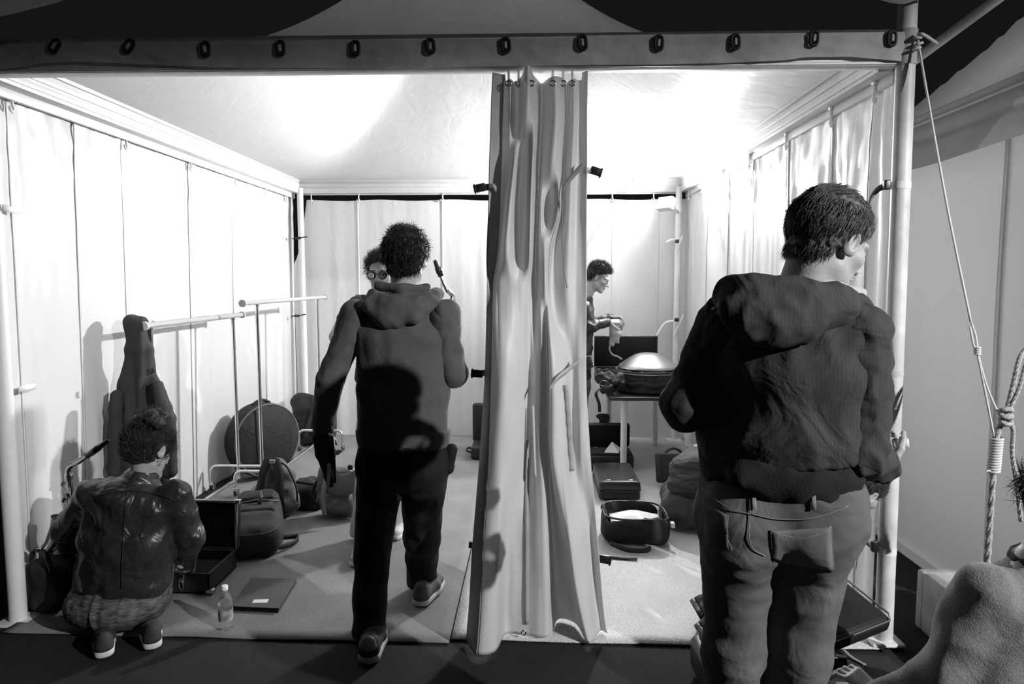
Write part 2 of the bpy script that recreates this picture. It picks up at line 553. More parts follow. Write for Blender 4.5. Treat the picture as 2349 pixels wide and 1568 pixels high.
def nets(F, lo, h):
    S = F < 0
    A = S[:-1, :-1, :-1].astype(np.int8)
    cnt = A.copy()
    for dx in (0, 1):
        for dy in (0, 1):
            for dz in (0, 1):
                if dx + dy + dz:
                    cnt += S[dx:S.shape[0] - 1 + dx, dy:S.shape[1] - 1 + dy, dz:S.shape[2] - 1 + dz]
    act = (cnt > 0) & (cnt < 8)
    I, J, K = np.nonzero(act)
    idx = np.full(act.shape, -1, dtype=np.int64)
    idx[I, J, K] = np.arange(len(I))
    acc = np.zeros((len(I), 3)); c = np.zeros(len(I))
    cs = [(0, 0, 0), (1, 0, 0), (0, 1, 0), (1, 1, 0), (0, 0, 1), (1, 0, 1), (0, 1, 1), (1, 1, 1)]
    val = [F[I + a, J + b, K + d].astype(float) for a, b, d in cs]
    for i in range(8):
        for bit in range(3):
            j = i | (1 << bit)
            if j == i: continue
            m = (val[i] < 0) != (val[j] < 0)
            t = np.where(m, val[i] / np.where(m, val[i] - val[j], 1), 0)
            p0 = np.array(cs[i], float); p1 = np.array(cs[j], float)
            acc += m[:, None] * (p0 + t[:, None] * (p1 - p0)); c += m
    v = lo + h * (np.stack([I, J, K], axis=1) + acc / c[:, None])
    quads = []
    sh = S.shape
    for axis in range(3):
        s0 = [slice(1, -1)] * 3; s1 = [slice(1, -1)] * 3
        s0[axis] = slice(0, sh[axis] - 1); s1[axis] = slice(1, sh[axis])
        a, b = S[tuple(s0)], S[tuple(s1)]
        d = np.nonzero(a != b)
        flip = a[d]
        off = [1, 1, 1]; off[axis] = 0
        g = [d[i] + off[i] for i in range(3)]
        u, w = (axis + 1) % 3, (axis + 2) % 3
        def cell(du, dw):
            q = [g[0].copy(), g[1].copy(), g[2].copy()]
            q[u] = q[u] - du; q[w] = q[w] - dw
            return idx[q[0], q[1], q[2]]
        q = np.stack([cell(1, 1), cell(0, 1), cell(0, 0), cell(1, 0)], axis=1)
        q[~flip] = q[~flip][:, ::-1]
        quads.append(q)
    return v, np.vstack(quads)

def quads_mesh(name, v, f):
    me = bpy.data.meshes.new(name)
    nf = len(f)
    me.vertices.add(len(v)); me.vertices.foreach_set('co', np.asarray(v, dtype=np.float32).ravel())
    me.loops.add(nf * 4); me.loops.foreach_set('vertex_index', np.asarray(f, dtype=np.int32).ravel())
    me.polygons.add(nf)
    me.polygons.foreach_set('loop_start', np.arange(0, nf * 4, 4, dtype=np.int32))
    me.update(calc_edges=True)
    me.validate()
    return me
def relax(me, lam=0.5):
    n = len(me.vertices)
    co = np.empty(n * 3); me.vertices.foreach_get('co', co); co = co.reshape(-1, 3)
    e = np.empty(len(me.edges) * 2, dtype=np.int64); me.edges.foreach_get('vertices', e); e = e.reshape(-1, 2)
    acc = np.zeros_like(co); c = np.zeros(n)
    for i in range(3):
        acc[:, i] = np.bincount(e[:, 0], co[e[:, 1], i], n) + np.bincount(e[:, 1], co[e[:, 0], i], n)
    c = np.bincount(e.ravel(), minlength=n)
    co = co + lam * (acc / np.maximum(c, 1)[:, None] - co)
    me.vertices.foreach_set('co', co.astype(np.float32).ravel()); me.update()
def ripple(me, amp, sc, stretch=(1, 1, 1)):
    """folds: ridged noise along the normals"""
    n = len(me.vertices)
    co = np.empty(n * 3); me.vertices.foreach_get('co', co); co = co.reshape(-1, 3)
    nn = np.empty(n * 3); me.vertices.foreach_get('normal', nn); nn = nn.reshape(-1, 3)
    q = co * np.array(stretch) * sc
    d = np.array([0.6 - 2.2 * abs(mnoise.noise(Vector(p))) + 0.5 * mnoise.noise(Vector(p * 2.3)) for p in q])
    co = co + nn * (amp * d)[:, None]
    me.vertices.foreach_set('co', co.astype(np.float32).ravel()); me.update()

# ================================================================== the place
XL, XR, YF, YB = -2.36, 1.48, 3.0, 6.9        # beam lines of the tent
# ground and carpets
def plate(name, x0, x1, y0, y1, z, m, n=2, parent=None, th=0.0):
    mb = MB()
    if th:
        mb.box((x0, y0, z - th), (x1, y1, z))
    else:
        mb.add([(x0, y0, z), (x1, y0, z), (x1, y1, z), (x0, y1, z)], [(0, 1, 2, 3)])
    return mb.build(name, m, parent, smooth=False)
struct(plate('floor', -14, 14, -6, 22, 0.0, M_ASPHALT), 'dark asphalt ground of the square')

def carpet(name, xa, xb, m, label, seed):
    nx, ny = 40, 48
    P = np.zeros((ny, nx, 3))
    for i in range(ny):
        for j in range(nx):
            u, v = j / (nx - 1), i / (ny - 1)
            x = xa[0] + (xb[0] - xa[0]) * u
            y0 = xa[1] + (xb[1] - xa[1]) * u + 0.012 * mnoise.noise(Vector((x * 1.4, seed, 0)))
            y = y0 + (YB + 0.05 - y0) * v
            P[i, j] = (x, y, 0.010 + 0.004 * mnoise.noise(Vector((x * 2, y * 2, seed))) + (0.006 * max(0, 1 - v * 22)) * (0.5 + mnoise.noise(Vector((x * 3, seed, 2)))))
    mb = MB(); mb.slab(P, -0.006)
    return tag(mb.build(name, m), label, 'carpet')
gl = gr(20, 1455); gm = gr(1030, 1478); gm2 = gr(1048, 1470); gr_ = gr(2000, 1495)
carpet('carpet', (gl[0] - 0.03, gl[1]), (gm[0], gm[1]), M_CARPET, 'wide strip of pale grey needle felt carpet under the clothes racks', 1.0)
carpet('carpet', (gm[0] + 0.006, gm2[1]), (XR + 0.05, gr_[1]), M_CARPET_SHINY, 'glossy film-covered strip of carpet from the curtain to the right post', 4.0)

# walls of translucent sheeting, hung from hooks
def pleat(u, seed, n=7.0):
    return mnoise.noise(Vector((u * n, seed, 0.3))) + 0.5 * mnoise.noise(Vector((u * n * 2.6, seed, 1.7)))
def side_wall(name, x0, sgn, z_top, label, seed, bulge, hooks):
    nz, ny = 70, 150
    P = np.zeros((nz, ny, 3))
    for j in range(ny):
        y = YF + 0.02 + (YB + 0.035 - YF) * j / (ny - 1)
        hk = min(abs(y - h) for h in hooks)
        sag = 0.012 * min(1, hk / 0.33) ** 1.5
        for i in range(nz):
            v = i / (nz - 1)
            zt = z_top - sag
            z = zt * (1 - v) + 0.005 * v
            b = bulge * math.sin(math.pi * (0.1 + 0.8 * (y - YF) / (YB - YF))) * v
            w = 0.02 * pleat(y, seed) * (0.35 + 0.65 * v)
            cr = 0.012 * math.exp(-v * 7) * (mnoise.noise(Vector((y * 9 + z * 3, z * 7, seed))) + 0.8 * mnoise.noise(Vector((y * 21, z * 9, seed + 3))))
            fan = 0.014 * math.exp(-v * 3.2) * math.cos((y - min(hooks, key=lambda h: abs(h - y))) / (0.02 + 0.10 * v) * 2.0) * math.exp(-(hk / (0.05 + 0.3 * v)) ** 2)
            P[i, j] = (x0 + sgn * (b + w + cr + fan), y, z)
    mb = MB(); mb.grid(P)
    o = struct(mb.build(name, M_PVC), label)
    return o, P
hooksL = [3.17, 4.06, 4.83, 5.56, 6.2, 6.72]
hooksR = [3.14, 3.58, 4.19, 4.88, 5.55, 6.2, 6.72]
wl, PL = side_wall('wall_left', XL - 0.07, -1, 2.455, 'white plastic sheet side wall behind the clothes racks', 2.0, 0.06, hooksL)
wr, PR = side_wall('wall_right', XR + 0.05, 1, 2.455, 'white plastic sheet side wall beside the right post, shiny creases at its top', 5.0, 0.03, hooksR)
# back wall with a dark gap above it and a gap at its left corner
nz, nx = 50, 150
P = np.zeros((nz, nx, 3))
for i in range(nz):
    v = i / (nz - 1)
    for j in range(nx):
        u = j / (nx - 1)
        zt = 2.412 + 0.006 * math.cos(u * math.pi * 2 * 5.2)
        z = zt * (1 - v) + 0.005 * v
        xl = XL - 0.07 + 0.15 * max(0, 1 - v / 0.26) ** 0.6
        x = xl + (XR + 0.07 - xl) * u
        P[i, j] = (x, YB + 0.03 + 0.016 * pleat(x, 9.0, 6.0) * (0.3 + 0.7 * v) + 0.03 * mnoise.noise(Vector((x * 1.3, z * 1.6, 4))) * v, z)
mb = MB(); mb.grid(P)
wb = struct(mb.build('wall_back', M_PVC), 'white plastic sheet back wall with a dark gap above it')
PBk = P

# welded seams of the sheets
def seam_on(Pw, j, parent, side, w=0.012):
    n = Pw.shape[0]
    if abs(side[1]) > 0:
        x0 = Pw[n // 2, j, 0]
        Pw = np.stack([Pw[i, int(np.argmin(np.abs(Pw[i, :, 0] - x0)))] for i in range(n)])[:, None, :]
        Pw[:, 0, 0] = x0
        j = 0
    pts = [Pw[i, j] + np.array(side) * 0.004 for i in range(0, n, 3)] + [Pw[n - 1, j] + np.array(side) * 0.004]
    wd = (0, 1, 0) if abs(side[0]) > 0 else (1, 0, 0)
    mb = MB(); mb.ribbon(pts, wd, w, 0.003)
    return mb.build('seam', M_PVC, parent)
def jy(Pw, y): return int(np.argmin(np.abs(Pw[0, :, 1] - y)))
def jx(Pw, x): return int(np.argmin(np.abs(Pw[25, :, 0] - x)))
for y in (3.17, 3.62, 4.06, 4.83, 5.56): seam_on(PL, jy(PL, y), wl, (1, 0, 0))
for y in (3.2, 3.6, 4.2, 4.85, 5.45, 6.1): seam_on(PR, jy(PR, y), wr, (-1, 0, 0), 0.014)
for px in (822, 1016, 1405, 1510): seam_on(PBk, jx(PBk, at(px, 600, YB)[0]), wb, (0, -1, 0), 0.016)

# hooks that carry the sheets
def hook_mesh():
    mb = MB()
    mb.rbox((-0.012, -0.006, 0.022), (0.012, 0.006, 0.05), 0.004)
    mb.tube([(0, 0, 0.03), (0, 0, -0.012), (0.006, 0, -0.024), (0.0, 0, -0.034), (-0.010, 0, -0.028), (-0.011, 0, -0.018)], 0.0045, 8)
    o = mb.build('hook', M_WHITEPL)
    return o
hk0 = hook_mesh()
hook_me = hk0.data
bpy.data.objects.remove(hk0)
def hook(parent, p, rz=0.0, s=1.0):
    o = bpy.data.objects.new('hook', hook_me)
    C.objects.link(o)
    o.location = Vector([float(v) for v in p]); o.rotation_euler = (0, 0, rz); o.scale = (s, s, s)
    adopt(o, parent)
    return o
for y in hooksL: hook(wl, (XL - 0.045, y, 2.43), R(90), 1.5)
for y in hooksR: hook(wr, (XR + 0.025, y, 2.43), R(90), 1.5)
for px in (713, 822, 1015, 1405, 1500): hook(wb, (at(px, 445, YB)[0], YB + 0.01, 2.445), 0, 1.5)

# aluminium beams with keder grooves
def beam(name, a, b, inward, label):
    a, b = np.array(a, float), np.array(b, float)
    ax = (b - a); L = np.linalg.norm(ax)
    M = frame(a, ax, (0, 0, 1))
    s = 1 if np.dot(np.cross((0, 0, 1), ax / L), inward) > 0 else -1
    def bx(mb, y0, y1, z0, z1):
        y0, y1 = sorted((y0 * s, y1 * s))
        mb.rbox((0, y0, z0), (L, y1, z1), 0.004, 2, M)
    mb = MB()
    bx(mb, -0.03, 0.03, 0.0, 0.13)
    bx(mb, -0.012, 0.036, 0.018, 0.050)
    bx(mb, -0.012, 0.038, 0.062, 0.094)
    bx(mb, -0.012, 0.046, 0.108, 0.135)
    o = struct(mb.build(name, M_ALU, smooth=True, sharp=40), label)
    mb = MB(); bx(mb, -0.052, -0.031, -0.045 if name != 'trim_3' else -0.012, 0.03)
    struct(mb.build('curtain_rail', M_ALU, o, sharp=40))
    return o
ZB = 2.475
beam('trim_1', (XL, YF, ZB), (XL, YB, ZB), (1, 0, 0), 'white aluminium eave beam above the left sheet wall')
beam('trim_2', (XR, YF, ZB), (XR, YB, ZB), (-1, 0, 0), 'white aluminium eave beam above the right sheet wall')
beam('trim_3', (XL, YB - 0.02, ZB), (XR, YB - 0.02, ZB), (0, -1, 0), 'white aluminium eave beam above the back sheet wall')
zf0 = at(1174, 160, YF - 0.04)[2]
mb = MB()
mb.rbox((XL - 0.3, YF - 0.05, zf0), (XR + 0.03, YF + 0.02, zf0 + 0.11), 0.005, 2)
mb.rbox((XL - 0.3, YF - 0.056, zf0 + 0.004), (XR + 0.03, YF - 0.049, zf0 + 0.016), 0.003, 2)
struct(mb.build('trim_4', M_ALU, sharp=40), 'front eave beam behind the hanging valance')
# corner posts
def post(name, x, y, r, label, top=ZB + 0.05):
    mb = MB()
    mb.lathe([(r, 0.004), (r, top)], 20, frame((x, y, 0)))
    o = struct(mb.build(name, M_ALU, sharp=50), label)
    mb = MB(); mb.rbox((x - 0.07, y - 0.07, 0.001), (x + 0.07, y + 0.07, 0.012), 0.003)
    mb.build('base_plate', M_ALU, o, sharp=40)
    return o
post('trim_5', XL + 0.045, YB - 0.06, 0.03, 'corner post in the back left corner of the tent')
post('trim_6', XR - 0.045, YB - 0.06, 0.03, 'corner post in the back right corner of the tent')
pfl = gr(22, 1440)
post('trim_7', XL - 0.065, YF + 0.03, 0.038, 'front left corner post of the tent')

# pagoda roof: lining and outer skin
xc, yc, hx, hy = (XL + XR) / 2, (YF + YB) / 2, (XR - XL) / 2 + 0.02, (YB - YF) / 2 + 0.02
def roof_sheet(dz, grow, n=97):
    P = np.zeros((n, n, 3))
    for i in range(n):
        for j in range(n):
            a, b = (j / (n - 1)) * 2 - 1, (i / (n - 1)) * 2 - 1
            r = min((abs(a) ** 14 + abs(b) ** 14) ** (1 / 14), 1.0)
            wr_ = 0.008 * mnoise.noise(Vector((a * 5, b * 5, 1))) * (1 - r)
            P[i, j] = (xc + a * (hx + grow), yc + b * (hy + grow), 2.60 + dz + 1.67 * (1 - r) ** 2 + wr_)
    return P
mb = MB(); mb.grid(roof_sheet(0.0, 0.0))
struct(mb.build('ceiling', M_CEIL), 'white tent roof lining rising to a peak')
mb = MB(); mb.grid(roof_sheet(0.03, 0.03))
struct(mb.build('roof', M_ROOFOUT), 'outer skin of the pagoda tent roof')

# ------------------------------------------------------------------ front valance with eyelets
YV = YF - 0.075
def val_edge(px):
    top = np.interp(px, [-60, 0, 600, 1200, 1475, 2066, 2110], [101, 100, 94, 85, 79, 73, 73])
    bot = np.interp(px, [-60, 0, 60, 110, 180, 300, 430, 560, 900, 1340, 1500, 1700, 1800, 1850, 1950, 2066, 2110],
                    [162, 160, 152, 143, 141, 146, 152, 156, 156, 149, 148, 143, 138, 131, 130, 140, 146])
    return top, bot
cols = np.linspace(-60, 2098, 260)
P = np.zeros((14, len(cols), 3))
for j, px in enumerate(cols):
    t, b = val_edge(px)
    for i in range(14):
        v = i / 13
        py = t + (b - t) * v
        w = 0.010 * v * mnoise.noise(Vector((px / 90, v * 1.5, 0))) + 0.006 * mnoise.noise(Vector((px / 35, v * 3, 4)))
        P[i, j] = at(px, py, YV + w)
val = thing('valance', (xc, YV, P[-1, 130, 2]), 'long grey cloth valance with black oval eyelets across the tent front', 'valance')
mb = MB(); mb.grid(P)
top_row = P[0].copy(); top_b = top_row.copy(); top_b[:, 1] += 0.11; top_b[:, 2] += 0.012
mb.grid(np.stack([top_b, top_row]))
mb.build('cloth', M_VAL, val)
def eyelet_mesh():
    mb = MB()
    pts = []
    for k in range(25):
        a = 2 * math.pi * k / 24
        x, z = 0.0155 * math.cos(a), 0.0155 * math.sin(a)
        z += 0.013 * (1 if math.sin(a) > 0 else -1) if abs(math.sin(a)) > 1e-6 else 0
        pts.append((x, 0, z))
    mb.tube(pts, 0.0065, 8, caps=False)
    o = mb.build('eyelet', M_DARKEYE)
    me = o.data; bpy.data.objects.remove(o)
    return me
eye_me = eyelet_mesh()
def turn_mesh():
    mb = MB(); mb.rbox((-0.006, -0.012, -0.014), (0.006, 0.004, 0.014), 0.004)
    o = mb.build('turn_button', M_VAL); me = o.data; bpy.data.objects.remove(o)
    return me
turn_me = turn_mesh()
for px, py in ((125, 106), (295, 106), (471, 113), (643, 111), (815, 111), (987, 106), (1160, 104), (1336, 98), (1511, 99), (1687, 96), (1867, 88), (2046, 88)):
    for me, nm, off in ((eye_me, 'eyelet', -0.012), (turn_me, 'turn_button', -0.006)):
        o = bpy.data.objects.new(nm, me); C.objects.link(o)
        o.location = Vector(at(px, py, YV + off))
        o.rotation_euler = (0, R(35) if px < 300 else R(random.uniform(-6, 6)), 0)
        adopt(o, val)

# ------------------------------------------------------------------ tall pole at the right front corner, with its brace and cords
pb = gr(2026, 1488); pole_y = 2.94
pole_b = V(xz(2026, pole_y, 0.0), pole_y, 0.0)
pole_t = at(2089, -160, pole_y + 0.02)
pole = thing('tent_pole', pole_b, 'tall pale grey pole at the right front corner of the tent', 'pole')
mb = MB(); mb.tube([pole_b + V(0, 0, 0.02), pole_t], 0.037, 28)
mb.build('shaft', M_ZINC, pole, sharp=50)
mb = MB(); mb.rbox((pole_b[0] - 0.075, pole_y - 0.06, 0.012), (pole_b[0] + 0.07, pole_y + 0.07, 0.03), 0.012, 3)
mb.cone = None
mb.build('base', M_POLEWRAP, pole, sharp=40)
def on_pole(py):
    a, b = pole_b, pole_t
    z = at(2060, py, pole_y)[2]
    t = (z - a[2]) / (b[2] - a[2])
    return a + (b - a) * t
ax_p = (pole_t - pole_b) / np.linalg.norm(pole_t - pole_b)
def band(py, h, r, m, name):
    p = on_pole(py)
    mb = MB(); mb.lathe([(r - 0.004, -h / 2), (r, -h / 2), (r, h / 2), (r - 0.004, h / 2)], 28, frame(p, (1, 0, 0), ax_p))
    return mb.build(name, m, pole, sharp=50)
band(108, 0.14, 0.041, M_VAL, 'valance_wrap')
band(855, 0.022, 0.0385, mat('clear_tape', 0.55, rough=0.2, spec=0.6), 'tape_band')
band(425, 0.030, 0.0385, M_WEBW, 'strap_loop')
band(1262, 0.030, 0.0385, M_WEBW, 'strap_loop')
# brace running up to the right behind the pole
q0 = at(2095, 140, 3.12); q1 = at(2345, -45, 2.75)
br = thing('brace_tube', q0, 'thin metal brace running up from the tall pole against the night sky', 'tube')
mb = MB(); mb.tube([q0 - (q1 - q0) * 0.12, q1], 0.021, 16); mb.build('tube', M_ZINC, br, sharp=50)
mb = MB(); mb.tube([q0 - (q1 - q0) * 0.14, q0 - (q1 - q0) * 0.10], 0.026, 16); mb.build('clamp', M_ZINC, br, sharp=50)
# guy cord from the pole down to the whipped rope
gp = [at(2106, 92, 2.90), at(2112, 130, 2.88), at(2170, 460, 2.72), at(2227, 738, 2.60)]
cord = thing('guy_cord', gp[-1], 'thin white guy cord from the pole top down to the whipped rope', 'cord')
mb = MB(); mb.tube(catmull(gp, 10), 0.0045, 8); mb.build('cord', M_CORD, cord)
mb = MB(); mb.tube(catmull([at(2106, 78, 2.90), at(2120, 80, 2.88), at(2150, 100, 2.98)], 6), 0.006, 8); mb.build('tail', M_CORD, cord)
for k, (dx, dy) in enumerate(((0, 0), (3, 14), (-2, 26))):
    mb = MB()
    c0 = at(2105 + dx, 86 + dy, 2.895)
    mb.tube([c0 + 0.012 * V(math.cos(a), 0.8 * math.sin(a), 0.3 * math.sin(a + k)) for a in np.linspace(0, 2 * math.pi, 14)], 0.006, 6, caps=False)
    mb.build('knot_turn', M_CORD, cord)
loop = [at(2228, 740, 2.60), at(2238, 770, 2.59), at(2241, 800, 2.58), at(2233, 790, 2.58), at(2225, 748, 2.60)]
mb = MB(); mb.tube(catmull(loop, 6), 0.004, 6); mb.tube(catmull([at(2240, 800, 2.58), at(2265, 890, 2.56), at(2304, 978, 2.55)], 6), 0.004, 6)
mb.tube(catmull([at(2240, 800, 2.58), at(2260, 900, 2.56), at(2280, 1000, 2.55)], 6), 0.004, 6); mb.build('loop', M_CORD, cord)
for k in range(4):
    c0 = at(2242, 796 + 5 * k, 2.58)
    mb = MB(); mb.tube([c0 + 0.009 * V(math.cos(a), math.sin(a), 0.2 * math.sin(a)) for a in np.linspace(0, 2 * math.pi, 12)], 0.004, 6, caps=False)
    mb.build('knot_turn', M_CORD, cord)
# thick rope with whipping and a knot
def twisted(pts, r, name, parent, lay=38):
    c = catmull(pts, 14)
    mb = MB()
    for s3 in range(3):
        ps = []
        for i, p in enumerate(c):
            t = c[min(i + 1, len(c) - 1)] - c[max(i - 1, 0)]; t /= np.linalg.norm(t)
            n1 = np.cross(t, V(0, 1, 0)); n1 /= np.linalg.norm(n1); n2 = np.cross(t, n1)
            a = i * 0.75 + s3 * 2 * math.pi / 3
            ps.append(p + r * 0.55 * (math.cos(a) * n1 + math.sin(a) * n2))
        mb.tube(ps, r * 0.6, 6)
    return mb.build(name, M_ROPE, parent)
rp = [at(2262, 1330, 2.55), at(2272, 1180, 2.55), at(2285, 1010, 2.55), at(2302, 960, 2.55)]
rope = thing('thick_rope', rp[0], 'thick twisted rope with a whipped splice and a knot', 'rope')
twisted(rp, 0.0105, 'standing_part', rope)
twisted([at(2307, 950, 2.55), at(2325, 880, 2.55), at(2340, 820, 2.56), at(2365, 790, 2.58)], 0.0085, 'upper_part', rope)
twisted([at(2311, 950, 2.54), at(2338, 890, 2.54), at(2352, 840, 2.55), at(2370, 800, 2.56)], 0.007, 'upper_part', rope)
twisted([at(2318, 966, 2.53), at(2324, 990, 2.52), at(2322, 1040, 2.52), at(2332, 1110, 2.52), at(2342, 1195, 2.52)], 0.0075, 'tail', rope)
for k in range(4):
    c0 = at(2307, 942 + 8 * k, 2.54)
    mb = MB(); mb.tube([c0 + 0.018 * V(math.cos(a), 0.8 * math.sin(a), (0.5 if k % 2 else -0.5) * math.sin(a)) for a in np.linspace(0, 2 * math.pi, 16)], 0.009, 7, caps=False)
    mb.build('knot_turn', M_ROPE, rope)
for k in range(13):
    t = k / 12
    c0 = at(2287 - 8 * t, 1006 + 74 * t, 2.55)
    mb = MB(); mb.tube([c0 + 0.0185 * V(math.cos(a), math.sin(a), 0.12 * math.cos(a)) for a in np.linspace(0, 2 * math.pi, 16)], 0.0052, 6, caps=False)
    mb.build('whipping_turn', M_CORD, rope)
mb = MB(); mb.tube(catmull([at(2272, 1080, 2.53), at(2266, 1079, 2.53), at(2262, 1082, 2.53)], 4), 0.004, 6); mb.build('whipping_end', M_CORD, rope)
rp2 = rp

# ------------------------------------------------------------------ neighbouring tent on the right
XN = 2.2
nb = thing('neighbouring_tent', (XN, 4.9, 0), 'neighbouring white tent with a sheet wall and overhanging valance', 'tent')
nzz, nyy = 40, 90
P = np.zeros((nzz, nyy, 3))
for i in range(nzz):
    for j in range(nyy):
        y = 2.96 + 3.9 * j / (nyy - 1); v = i / (nzz - 1)
        P[i, j] = (XN + 0.05 + 0.005 * pleat(y, 14.0, 2.0) * (0.3 + v) + 0.02 * mnoise.noise(Vector((y, v * 2, 3))), y, 2.5 * (1 - v) + 0.004)
mb = MB(); mb.grid(P); mb.build('sheet_wall', M_PVC, nb)
for px in (2300,):
    j = int(np.argmin(np.abs(P[0, :, 1] - atx(px, 800, XN + 0.05)[1])))
    pts = [P[i, j] + V(-0.012, 0.05 * (1 - i / nzz), 0) for i in range(0, nzz, 3)]
    mb = MB(); mb.ribbon(pts, (0, 1, 0), 0.03 if px == 2300 else 0.012, 0.006); mb.build('seam', M_PVC, nb)
P = np.zeros((16, 90, 3))
for i in range(16):
    for j in range(90):
        y = 2.94 + 3.9 * j / 89; v = i / 15
        z = 2.50 - 0.29 * v
        out = 0.03 + 0.10 * v + 0.012 * math.sin(v * 9) * (v < 0.5) + 0.012 * mnoise.noise(Vector((y * 2.2, v * 2, 8))) * v
        P[i, j] = (XN - out, y, z + 0.012 * mnoise.noise(Vector((y * 1.5, 0, 6))) * v)
mb = MB(); mb.grid(P); mb.build('valance', mat('neighbour_valance', 0.55, rough=0.6, trans=0.2, var=0.06, wrinkle=0.006, wscale=6), nb)
mb = MB()
mb.rbox((XN - 0.045, 2.94, 2.44), (XN + 0.03, 6.86, 2.52), 0.006); mb.rbox((XN - 0.06, 2.94, 2.46), (XN, 6.86, 2.475), 0.003)
mb.build('eave_beam', M_ALU, nb, sharp=40)
P = np.zeros((24, 60, 3))
for i in range(24):
    for j in range(60):
        a, b = i / 23, j / 59 * 2 - 1
        r = max(1 - a, abs(b))
        P[i, j] = (XN - 0.03 + 1.95 * a, 4.9 + 1.98 * b, 2.52 + 1.7 * (1 - r) ** 1.7)
mb = MB(); mb.grid(P); mb.build('roof', mat('neighbour_roof', 0.5, rough=0.7, var=0.1, trans=0.16), nb)
for nm, y_ in (('front_sheet', 2.98), ('back_sheet', 6.84)):
    mb = MB(); mb.add([(XN + 0.06, y_, 0.004), (XN + 3.9, y_, 0.004), (XN + 3.9, y_, 2.5), (XN + 0.06, y_, 2.5)], [(0, 1, 2, 3)]); mb.build(nm, M_PVC, nb, smooth=False)
mb = MB(); mb.add([(XN + 3.9, 2.98, 0.004), (XN + 3.9, 6.84, 0.004), (XN + 3.9, 6.84, 2.5), (XN + 3.9, 2.98, 2.5)], [(0, 1, 2, 3)]); mb.build('far_sheet', M_PVC, nb, smooth=False)
mb = MB(); mb.rbox((XN - 0.02, 2.96, 0.001), (XN + 0.08, 6.86, 0.012), 0.003); mb.build('ground_flap', M_PVC, nb)

# canopy above the photographer: its two front corners dip into view
cl0, cl1, cr1, cr0 = at(0, 38, 2.54), at(150, 0, 2.56), at(1990, 0, 2.84), at(2062, 14, 2.85)
def canopy():
    n, m = 24, 90
    P = np.zeros((n, m, 3))
    # front edge: left dip, high middle, right end at the tall pole
    xs = np.linspace(-3.0, 1.62, m)
    for j, x in enumerate(xs):
        zf = np.interp(x, [-3.0, cl0[0], cl1[0], -1.0, 0.9, cr1[0], cr0[0], 1.62], [2.42, cl0[2], cl1[2], 3.05, 3.05, cr1[2] + 0.01, cr0[2], 2.74])
        yf = np.interp(x, [-3.0, 1.62], [2.45, 2.86])
        for i in range(n):
            v = i / (n - 1)
            y = yf - (yf + 2.6) * v
            P[i, j] = (x, y, zf * (1 - v) ** 2 + (1 - (1 - v) ** 2) * (4.9 - 0.12 * (x + 0.7) ** 2))
    mb = MB(); mb.grid(P)
    return mb
cv = canopy().build('canopy', mat('canopy_cloth', 0.45, rough=0.8, var=0.1, trans=0.05))
tag(cv, 'pale cloth canopy overhead, its edge tied to the tall pole', 'canopy')
# the work lamp on its stand behind the photographer
lp = V(*LAMP_B)
t = thing('work_lamp', (lp[0], lp[1], 0.0), 'work lamp with an added flat visor shaping its light, on a tall stand behind the photographer', 'lamp')
hd_ = unit0 = V(0.7 - lp[0], 3.0 - lp[1], 0); hd_ = hd_ / np.linalg.norm(hd_)
dist = math.hypot(0.7 - lp[0], 3.0 - lp[1])
slope_ = (2.28 - lp[2]) / dist
M = frame(lp, np.cross(hd_, V(0, 0, 1)), (0, 0, 1))         # local y = towards the tent
mb = MB(); e = 0.35
mb.box((-0.45, e, slope_ * e), (0.45, e + 0.006, 0.22), M); mb.box((-0.45, -0.2, 0.214), (0.45, e, 0.22), M); mb.box((-0.45, -0.2, -0.12), (0.45, -0.194, 0.22), M)
mb.build('visor', M_BLACKPL, t, smooth=False)  # unseen plates, added to cut the lamp's light high on the tent front
mb = MB(); mb.tube([lp + V(0, 0, -0.12) - hd_ * 0.19, V(lp[0], lp[1], 0.0) - hd_ * 0.19], 0.02, 10); mb.build('stand', M_BLACKPL, t)
# ------------------------------------------------------------------ floodlight in the back right corner
fl = V(1.20, 6.36, 2.32)
t = thing('floodlight', (fl[0], fl[1], fl[2] - 0.1), 'lit floodlight clamped to the back right corner post', 'lamp')
d = V(-0.64, -0.50, 0.36); d /= np.linalg.norm(d)
M = frame(fl, np.cross(d, V(0, 0, 1)), -d)     # local -z points along d
M = Matrix(((np.cross(d, V(0,0,1))[0], 0, 0, 0),)*4) if False else M
mb = MB()
mb.rbox((-0.085, -0.06, 0.0), (0.085, 0.06, 0.07), 0.012, 3, M)
mb.build('housing', M_ALU, t, sharp=50)
mb = MB(); mb.add([np.array(M @ Vector(p)) for p in ((-0.075, -0.05, -0.003), (0.075, -0.05, -0.003), (0.075, 0.05, -0.003), (-0.075, 0.05, -0.003))], [(3, 2, 1, 0)])
g_ = mb.build('lens', emit('floodlight_glow', 1.0), t, smooth=False)
area = 0.15 * 0.10
g_.data.materials[0].node_tree.nodes['Emission'].inputs['Strength'].default_value = TENT_LAMP_POWER / (math.pi * area)
mb = MB(); mb.tube([np.array(M @ Vector((0, 0, 0.05))), (XR - 0.045, YB - 0.06, 2.28)], 0.012, 8); mb.build('bracket', M_ALU, t)
mb = MB(); mb.lathe([(0.034, -0.02), (0.034, 0.02)], 16, frame((XR - 0.045, YB - 0.06, 2.28))); mb.build('clamp', M_ALU, t)

